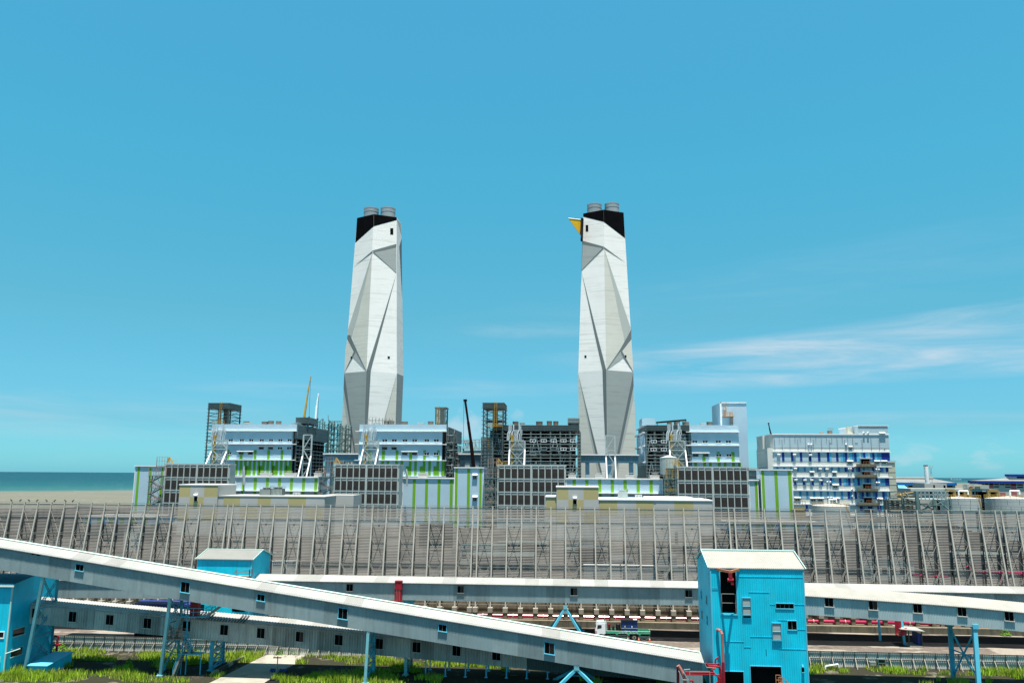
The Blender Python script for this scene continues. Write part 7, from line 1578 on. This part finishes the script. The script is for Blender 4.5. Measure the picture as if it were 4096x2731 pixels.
Rm = Matrix.Translation(Vector((tu(1030), ty - .06, tv(785))) - ORG[truck.name]) @ Matrix.Rotation(math.pi/2, 4, 'X')
wx = max(v.co.x for v in me.vertices) if len(me.vertices) else 1; me.transform(Matrix.Diagonal(((tu(1480)-tu(1030))/wx, .85, 1, 1))); me.transform(Rm); me.materials.clear(); me.materials.append(MAT['truck_text'])
lo = bpy.data.objects.new('lettering', me); C.objects.link(lo); lo.parent = truck; ORG[lo.name] = ORG[truck.name]
comp = thing('air_compressor', 'dark blue compressor cabinet standing on the truck bed', 'compressor', (tu(1290), ty+1, tv(790)))
mb = MB(); mb.box(tu(1105), tu(1480), ty+.3, ty+tw-.3, tv(785), tv(520), 0); mb.box(tu(1095), tu(1485), ty+.2, ty+tw-.2, tv(520), tv(490), 1); mb.box(tu(1100), tu(1480), ty+.27, ty+.3, tv(680), tv(672), 2); mb.box(tu(1215), tu(1220), ty+.27, ty+.3, tv(670), tv(520), 1); mb.box(tu(1372), tu(1377), ty+.27, ty+.3, tv(670), tv(520), 1); mb.box(tu(1170), tu(1200), ty+.26, ty+.3, tv(655), tv(622), 2); mb.box(tu(1340), tu(1358), ty+.26, ty+.3, tv(660), tv(620), 3); part('cabinet', mb, ['compressor_blue', 'black_steel', 'steel_light', 'white_trim'], comp)
mb = MB(); mb.tube((tu(1380), ty+.5, tv(484)), (tu(1470), ty+.5, tv(484)), .12, 10); part('lid_roll', mb, 'white_trim', comp)
mb = MB(); mb.tube((tu(1030), ty+1, tv(790)), (tu(1030), ty+1, tv(600)), .36, 14); mb.tube((tu(1030), ty+1, tv(600)), (tu(1030), ty+1, tv(585)), .36, 14, r2=.2); single('drum', mb, 'black_steel', (tu(1030), ty+1, tv(790)), 'black drum on the truck bed next to the compressor', 'drum')
mb = MB(); mb.box(tu(790), tu(850), ty+.4, ty+1.4, tv(790), tv(700)); mb.tube((tu(815), ty+.8, tv(700)), (tu(815), ty+.8, tv(600)), .16, 8, 1); mb.tube((tu(815), ty+.6, tv(615)), (tu(845), ty+.6, tv(590)), .1, 8, 1); mb.box(tu(890), tu(940), ty+.4, ty+1.2, tv(790), tv(640), 0); single('pump_set', mb, ['black_steel', 'red_paint'], (tu(860), ty+1, tv(790)), 'dark pump set with red head behind the truck cab', 'pump')
for (x, y, lab) in ((1243, 950, 'orange traffic cone leftmost of three beside the truck'), (1500, 965, 'orange traffic cone just right of the truck rear wheel'), (1755, 968, 'orange traffic cone at the tail of the truck')):
    q = Pg(*z2300(x, y)); mb = MB(); mb.tube(q + Vector((0,0,.03)), q + Vector((0,0,.68)), .16, 12, r2=.03); mb.tube(q + Vector((0,0,.32)), q + Vector((0,0,.44)), .118, 12, 1, r2=.095); mb.box(q.x-.2, q.x+.2, q.y-.2, q.y+.2, 0, .04, 0); single('traffic_cone', mb, ['cone_orange', 'truck_text'], q, lab, 'traffic cone', 'traffic cones beside the truck')
qa, qb = Pg(*z2300(1500, 965)), Pg(*z2300(1755, 968)); mb = MB(); pts = [qa.lerp(qb, t) + Vector((0,0,.62 - 1.6*t*(1-t))) for t in [i/12 for i in range(13)]]; mb.path(pts, .02, 5); single('barrier_chain', mb, 'galvanised', qa, 'chain sagging between the two right traffic cones', 'chain')

# ================================================================== RED PIPES around the tower
q = P(*a6(622,1060), YT - .9); mb = MB(); zlow = P(*a6(625,1345), YT - .9).z
root = thing('standpipe', 'tall red standpipe with a hooked top beside the teal tower opening', 'pipe', (q.x, YT - .9, 0)); mb.tube((q.x, YT-.9, 0), (q.x, YT-.9, zlow), .19, 12); part('lower_pipe', mb, 'red_paint', root)
mb = MB(); mb.path([Vector((q.x, YT-.9, zlow)), Vector((q.x, YT-.9, q.z)), Vector((q.x - .12, YT-.7, q.z + .35)), Vector((q.x - .3, YT-.4, q.z + .45)), Vector((q.x - .45, YT-.1, q.z + .38))], .17, 10); part('upper_pipe', mb, 'faded_red_paint', root)
zp = Z(2650, 2600, 3.92)
def pth(pts, dep): return [Pd(*zp(*p), dep) for p in pts]
root = thing('pipe_manifold', 'cluster of dark red fire pipes at the lower left corner of the teal tower', 'pipes', Pd(*zp(600,500), 101.3) * Vector((1,1,0)) if False else Vector((Pd(*zp(600,500), 101.3).x, Pd(*zp(600,500), 101.3).y, 0)))
mb = MB(); mb.path(pth([(880,105),(830,140),(828,215)], 101.8), .11); mb.path(pth([(680,200),(715,245),(890,255),(910,300),(912,520)], 101.3), .13); mb.path(pth([(710,215),(850,215),(900,240)], 101.6), .1); mb.path(pth([(825,285),(770,300),(790,330),(830,380)], 101.0), .09); mb.path(pth([(880,200),(905,300),(925,420),(925,520)], 101.4), .12); mb.path(pth([(350,340),(810,350)], 100.4), .09); mb.path(pth([(365,372),(830,378),(905,440)], 100.4), .09); mb.path(pth([(345,356),(640,360)], 100.7), .05)
mb.path(pth([(880,380),(880,520)], 100.8), .16); mb.path(pth([(900,480),(850,500),(840,540)], 100.8), .1); part('pipe_run', mb, 'red_paint', root)
mb = MB(); mb.path(pth([(660,205),(690,265),(840,275)], 100.7), .05); part('handrail', mb, 'galvanised', root)
mb = MB(); rails(mb, [Vector((Pd(*zp(430,500), 99.8).x, Pd(*zp(430,500), 99.8).y, 0)), Vector((Pd(*zp(745,500), 99.8).x, Pd(*zp(745,500), 99.8).y, 0))], Pd(*zp(430,330), 99.8).z, .05); part('stand_frame', mb, 'galvanised', root)
mb = MB(); pts = pth([(245,235),(300,330),(350,450),(355,530)], 99.3); mb.path(pts, .22, 10, 1); mb.path(pth([(240,240),(245,520)], 99.6), .17, 10, 0); mb.path(pth([(430,470),(470,475),(490,530)], 99.8), .1, 8, 0)
root = thing('fire_monitor_pipe', 'faded red slanted pipe with frame at the bottom centre right', 'pipe', Vector((pts[-1].x, pts[-1].y, 0))); part('pipe_run', mb, ['red_paint', 'faded_red_paint'], root)
mb = MB()
for a, b in (((255,320),(320,460)), ((330,340),(405,460)), ((320,460),(410,460)), ((335,300),(430,295))): mb.beam(*pth([a, b], 99.0), .09)
part('frame', mb, 'steel_light', root)
# red risers and shelter under the right gallery
root = thing('pipe_risers', 'bundle of red risers under the right gallery bending into a shelter', 'pipes', Vector((Pg(*a7(1060,930)).x, 134, 0))); mb = MB(); d7 = 130.5
for i in range(5): mb.path([Pd(*a7(1000 + 14*i, 650), d7), Pd(*a7(1005 + 12*i, 800 - 14*i), d7), Pd(*a7(1035 + 8*i, 815 - 15*i), d7), Pd(*a7(1118, 803 - 16*i), d7)], .10, 8)
part('pipe_run', mb, 'red_paint', root)
fs_ = Pg(*a7(1150,938)); root = thing('valve_shelter', 'small open shelter with pale sloping roof under the right gallery', 'shelter', (fs_.x + 2, fs_.y + 1, 0)); x0_, x1_ = fs_.x, Pg(*a7(1285,940)).x; zr0, zr1 = P(*a7(1105,745), fs_.y).z, P(*a7(1290,768), fs_.y).z
mb = MB(); mb.prism([(x0_-1.4, fs_.y-.6, zr0), (x1_+.3, fs_.y-.6, zr1), (x1_+.3, fs_.y-.6, zr1+.08), (x0_-1.4, fs_.y-.6, zr0+.08)], (0, 3.6, 0)); part('roof', mb, 'white_roof', root)
mb = MB(); 
for x in (x0_, x1_): mb.beam((x, fs_.y, 0), (x, fs_.y, zr1), .14); mb.beam((x, fs_.y+2.6, 0), (x, fs_.y+2.6, zr1), .14)
part('post', mb, 'galvanised_dark', root); mb = MB(); mb.box(x1_-.5, x1_, fs_.y+.2, fs_.y+2.4, 0, 2); part('side_sheet', mb, 'compressor_blue', root); mb = MB(); mb.box(x0_, x1_, fs_.y-.2, fs_.y+2.8, 0, .25); part('plinth', mb, 'pale_concrete', root)
q = Pg(*a7(1860,1130)); mb = MB(); 
for (x, y, w_, h_) in ((760,1130,68,40),(850,1130,72,70)):
    pass
for (x, yb, w_, h_, lab) in ((758,1130,66,40,'small grey cabinet against the right boundary fence'), (850,1140,74,74,'taller dark fronted cabinet against the right boundary fence')):
    c_ = P(*a7(x, yb), YB - .6); wm = w_/2.625*120/3200; hm = h_/2.625*120/3200; mb = MB(); mb.box(c_.x-wm/2, c_.x+wm/2, YB-1.0, YB-.45, c_.z, c_.z+hm, 0)
    for k in range(2): mb.box(c_.x-wm/2+.1, c_.x+wm/2-.1, YB-1.02, YB-1.0, c_.z+.12+hm*.5*k, c_.z+hm*.5*k+hm*.42, 1)
    for s_ in (-1, 1): mb.box(c_.x+s_*(wm/2-.08)-.04, c_.x+s_*(wm/2-.08)+.04, YB-.95, YB-.87, 0, c_.z)
    single('meter_cabinet', mb, ['steel_green', 'plant_dark' if h_ > 50 else 'grey_trim'], (c_.x, YB-.7, 0), lab, 'cabinet')
q0, q1 = Pg(*a7(265,1180)), Pg(*a7(400,1165)); mb = MB(); mb.path([q0 + Vector((0,0,.1)), q0 + Vector((.1,0,.55)), q1 + Vector((0,0,.6)), q1 + Vector((.1,0,.1))], .12, 8); single('white_pipe', mb, 'white_trim', q0, 'white bent pipe lying on the ground right of the teal tower', 'pipe')
# small objects on the drive
q0, q1 = Pg(*a2(650,1480)), Pg(*a2(1090,1255)); mb = MB(); d = (q1 - q0)
for i in range(9): a, b = q0 + d*(i/9), q0 + d*((i+.93)/9); mb.beam(a + Vector((0,0,.2)), b + Vector((0,0,.2)), .35, .4, m=0 if i % 3 else 1)
single('drive_kerb', mb, ['galvanised_dark', 'pale_concrete'], q0, 'dark low kerb wall along the left side of the concrete drive', 'kerb')
q = Pg(*a2(1325,1450)); mb = MB(); mb.beam(q, q + Vector((0,0,2.0)), .1, m=1); mb.beam(q + Vector((-.6,0,1.8)), q + Vector((.5,0,1.8)), .12, m=2)
for x in (-.8, -.45, .4, .8, 1.1): mb.tube(q + Vector((x,0,.05)), q + Vector((x + .1,.1,.4)), .24, 9, 0, r2=.15)
single('tarpaulin_post', mb, ['compressor_blue', 'galvanised', 'plant_dark'], q, 'leaning post with blue wrapped bundles at the edge of the concrete drive', 'post')
q = Pd(*a2(1285,1560), 106.6); mb = MB(); q.z = P(*a2(1285,1535), q.y).z; mb.tube((q.x,q.y,0), (q.x,q.y,q.z-.4), 1.25, 20); mb.tube((q.x,q.y,q.z-.4), (q.x,q.y,q.z), 1.25, 20, r2=.6); mb.tube((q.x,q.y,q.z), (q.x,q.y,q.z+.15), .45, 14); single('water_tank', mb, 'plant_dark', (q.x,q.y,0), 'black domed water tank at the bottom edge beside the drive', 'tank')
q = Pg(*a2(935,1215)); mb = MB(); w_ = .85; c_ = P(*a2(935,1195), q.y - 0); mb.box(q.x-w_, q.x+w_, q.y-.3, q.y-.2, .9, 2.2); 
for s_ in (-.6, .6): mb.beam((q.x+s_, q.y-.2, 0), (q.x+s_, q.y-.2, 1), .09)
single('notice_board', mb, 'sign_beige', q, 'plain brown board on posts at the low fence behind the gallery', 'board')
q = Pg(*a1(585,1280)); mb = MB(); mb.tube(q, q + Vector((0,0,2.2)), .16, 10); mb.path([q + Vector((0,0,2.1)), q + Vector((.1,0,2.6)), q + Vector((-.5,0,2.7))], .14, 8); mb.box(q.x-.5, q.x+.5, q.y-.3, q.y+.3, 1.4, 1.6); single('hydrant', mb, 'red_paint', q, 'dark red hydrant pipe beside the left trestle', 'hydrant')

# ================================================================== SEEN THROUGH THE FENCE
def pale_container(label, ua, ub, vt, Y, m='tank_white'):
    f = Fac(Y); mb = MB(); x0, x1, z = f.x(ua, vt), f.x(ub, vt), f.z((ua+ub)/2, vt); n = int((x1-x0)/.5); mb.box(x0, x1, Y, Y+2.6, .1, z)
    for i in range(n): x = x0 + (x1-x0)*(i+.3)/n; mb.box(x, x+.2, Y-.05, Y, .2, z-.1)
    mb.box(x0-.03, x1+.03, Y-.08, Y+2.65, z, z+.1); single('site_container', mb, m, ((x0+x1)/2, Y+1.3, 0), label, 'container', 'site containers behind the wind fence')
pale_container('white site container behind the fence, first from the left of the row', 2335, 2480, 2262, 205); pale_container('white site container behind the fence, second of the row', 2486, 2632, 2262, 205); pale_container('white site container behind the fence, last of the row by the teal tower', 2638, 2785, 2262, 205); pale_container('white site container behind the fence next to the low teal house', 1086, 1172, 2246, 195)
for ua, ub, vt, vb, lab in ((333, 610, 2064, 2090, 'low striped shed seen through the left part of the wind fence'), (2905, 3290, 2088, 2118, 'low striped shed seen through the right part of the wind fence')):
    f = Fac(300); x0, x1, z = f.x(ua, vt), f.x(ub, vt), f.z((ua+ub)/2, vt); mb = MB(); mb.box(x0, x1, 300, 318, z - 3.0, z - .6, 0); mb.box(x0 + 1, x1 - 1, 301, 317, 0, z - 3.0, 3); k = x0 + 1
    while k < x1 - 2: mb.box(k, k+1.6, 299.94, 300, z - 2.9, z - .7, 1); k += 4.6
    mb.box(x0-.3, x1+.3, 299.5, 318.5, z-.6, z, 2); single('striped_shed', mb, ['pale_blue_cladding', 'green_cladding', 'roof_grey', 'equipment'], ((x0+x1)/2, 309, 0), lab, 'shed')
rk = random.Random(21)
for k in range(26):
    Yk = rk.uniform(165, 300); u = rk.uniform(150, 4000); hk = rk.uniform(2.5, 9); wk = rk.uniform(4, 16); xk = P(u, 2200, Yk).x; mb = MB(); mb.box(xk, xk + wk, Yk, Yk + rk.uniform(4, 9), 0, hk, 0); mb.box(xk - .3, xk + wk + .3, Yk - .3, Yk + 9, hk, hk + .25, 1)
    for q in range(int(wk/2.2)): mb.box(xk + .6 + q*2.2, xk + 1.8 + q*2.2, Yk - .06, Yk, hk*.35, hk*.6, 2)
    if k % 3 == 0: mb.tube((xk + wk*.3, Yk + 2, hk), (xk + wk*.3, Yk + 2, hk + rk.uniform(1, 5)), .5, 8, 1)
    single('yard_shed', mb, [rk.choice(('equipment', 'steel_grey', 'warehouse_grey', 'plant_dark')), rk.choice(('steel_grey', 'equipment', 'galvanised_dark')), 'plant_dark'], (xk + wk/2, Yk, 0), 'indistinct grey yard shed blurred behind the slats of the wind fence', 'shed', 'yard sheds behind the wind fence')
def heap(label, u, v, Y, r, seed):
    rnd = np.random.RandomState(seed); c_ = P(u, v, Y); n, mth = 40, 12; mb = MB(); vs = [(c_.x, Y, c_.z)]
    for j in range(1, mth+1):
        for i in range(n): a = 2*math.pi*i/n; t = j/mth; rr = r*t*(1 + .15*math.sin(3*a+seed)); vs.append((c_.x + rr*1.8*math.cos(a), Y + rr*math.sin(a), c_.z*(1-t)*(1 + .12*(rnd.rand()-.5))))
    fs = [(0, 1+i, 1+(i+1) % n) for i in range(n)] + [(1+(j-1)*n+i, 1+j*n+i, 1+j*n+(i+1) % n, 1+(j-1)*n+(i+1) % n) for j in range(1, mth) for i in range(n)]
    mb.add(vs, fs); single('coal_heap', mb, 'plant_dark', (c_.x, Y, 0), label, 'coal heap', 'coal heaps behind the wind fence', smooth=True)
heap('dark coal heap behind the far left end of the wind fence', 60, 2040, 330, 28, 1); heap('low coal heap behind the fence left of the striped hall', 330, 2022, 430, 30, 2); heap('wide coal heap behind the right end of the wind fence', 3760, 2085, 250, 26, 3)
mb = MB(); mb.path([P(3870, 2262, 170), P(3890, 2286, 170), P(4250, 2300, 170)], .35, 8); mb.path([P(3650, 2300, 165), P(3790, 2306, 165)], .3, 8)
for u in (3900, 4000, 4090): q = P(u, 2290, 170); mb.beam((q.x, 170, 0), (q.x, 170, q.z), .2)
single('pink_pipe_bridge', mb, 'pink_pipe', (P(3900,2290,170).x, 170, 0), 'pink pipes seen through the right end of the wind fence', 'pipe')

# ================================================================== GRASS AND BUSHES
rs = np.random.RandomState(11)
def noise2(x, y): return (np.sin(x*.43 + 1.3*np.sin(y*.6)) + np.sin(x*.17 - y*.31 + 2) + np.sin(x*.9 + y*.8)*.6 + np.sin(x*1.9 - y*1.4)*.4)
def in_poly(x, y, poly):
    c = np.zeros(len(x), bool); n = len(poly)
    for i in range(n):
        x1, y1 = poly[i].x, poly[i].y; x2, y2 = poly[(i+1) % n].x, poly[(i+1) % n].y
        cond = ((y1 > y) != (y2 > y)) & (x < (x2-x1)*(y-y1)/((y2-y1) + 1e-9) + x1); c ^= cond
    return c
def grass(name, n, x0, x1, y0, y1, hmin, hmax, thr, clump=1.0):
    x = rs.uniform(x0, x1, n); y = rs.uniform(y0, y1, n); nv = noise2(x, y); dd = y*math.cos(YAW) - x*math.sin(YAW); d1_ = 119.5*math.cos(YAW) - x*math.sin(YAW); fy = (dd - 106.2)/(d1_ - 106.2)
    lush = ((fy > .66) | ((fy < .26) & (x < -16))) & (fy > 0)
    keep = np.where(lush, nv + rs.normal(0, .35, n) > thr - .15, nv > thr + 2.0) & (fy > -.02) & ~in_poly(x, y, pad) & ~((x > lx0) & (x < lxc + .3) & (y > YL - .2)) & ~((x > tx0 - 12) & (x < tx1 + 2.5) & (y < 116))
    x, y, nv = x[keep], y[keep], nv[keep]; n = len(x); h = rs.uniform(hmin, hmax, n)*(1 + .25*np.clip(nv, -1, 2)*clump); a = rs.uniform(0, math.pi, n); wd = rs.uniform(.035, .07, n); lean = rs.normal(0, .22, (n, 2))*h[:, None]
    v = np.zeros((n, 3, 3)); v[:, 0] = np.stack([x - wd*np.cos(a), y - wd*np.sin(a), np.zeros(n)], 1); v[:, 1] = np.stack([x + wd*np.cos(a), y + wd*np.sin(a), np.zeros(n)], 1); v[:, 2] = np.stack([x + lean[:, 0], y + lean[:, 1], h], 1)
    me = bpy.data.meshes.new(name); me.vertices.add(3*n); me.vertices.foreach_set('co', v.reshape(-1)); me.loops.add(3*n); me.loops.foreach_set('vertex_index', np.arange(3*n)); me.polygons.add(n); me.polygons.foreach_set('loop_start', np.arange(0, 3*n, 3)); me.update(); me.validate(); me.materials.append(MAT['grass_blade'])
    o = bpy.data.objects.new(name, me); C.objects.link(o); tag(o, kind='stuff')
m = mat('grass_blade', (0.25, 0.39, 0.026), 0.7, 0.5, 0.35, spec=0.15, blotch=((.35, .6, .5), .5, .66, .7, (.33, .30, .09)))
grass('grass', 230000, -82, 80, 99.5, 119.5, .25, .75, -.35)
def bush(u, v, r, h, label):
    q = Pg(u, v); mb = MB(); rnd = random.Random(int(u))
    for k in range(260):
        a = rnd.random()*6.283; t = rnd.random()**.6; p_ = q + Vector((math.cos(a)*r*t, math.sin(a)*r*t*.8, h*(1 - .75*t*t)*(.25 + .75*rnd.random()))); s_ = .09 + .09*rnd.random(); n1 = Vector((rnd.gauss(0,1), rnd.gauss(0,1), rnd.gauss(0,1))).normalized(); n2_ = n1.orthogonal().normalized()
        mb.add([p_ - n1*s_, p_ + n2_*s_*.5, p_ + n1*s_, p_ - n2_*s_*.5], [(0,1,2,3)])
    for k in range(7): a = k*.9; mb.beam(q, q + Vector((math.cos(a)*r*.5, math.sin(a)*r*.5, h*.8)), .03)
    single('bush', mb, 'leaf', q, label, 'bush')
bush(*a2(1210,1255), .9, .9, 'small green bush at the low fence right of the drive'); bush(*a2(1360,1265), 1.0, .9, 'green bush against the low fence above the concrete drive'); bush(*a2(1500,1265), 1.0, .8, 'low bush by the fence at the right end of the drive head'); bush(*a1(640,1235), 1.2, 1.2, 'green bush beside the red hydrant under the left gallery'); bush(*a7(2160,818), .9, 1.1, 'dark bush on the ledge below the right end of the fence'); bush(*zp(570,490), .8, 1.6, 'small leafy bush among the red pipes'); bush(*zp(5,520), .8, 1.4, 'leafy bush at the bottom edge left of the red pipes'); bush(*a1(1340,1420), .5, 1.5, 'tall thin weed in the shadow between the left trestles')
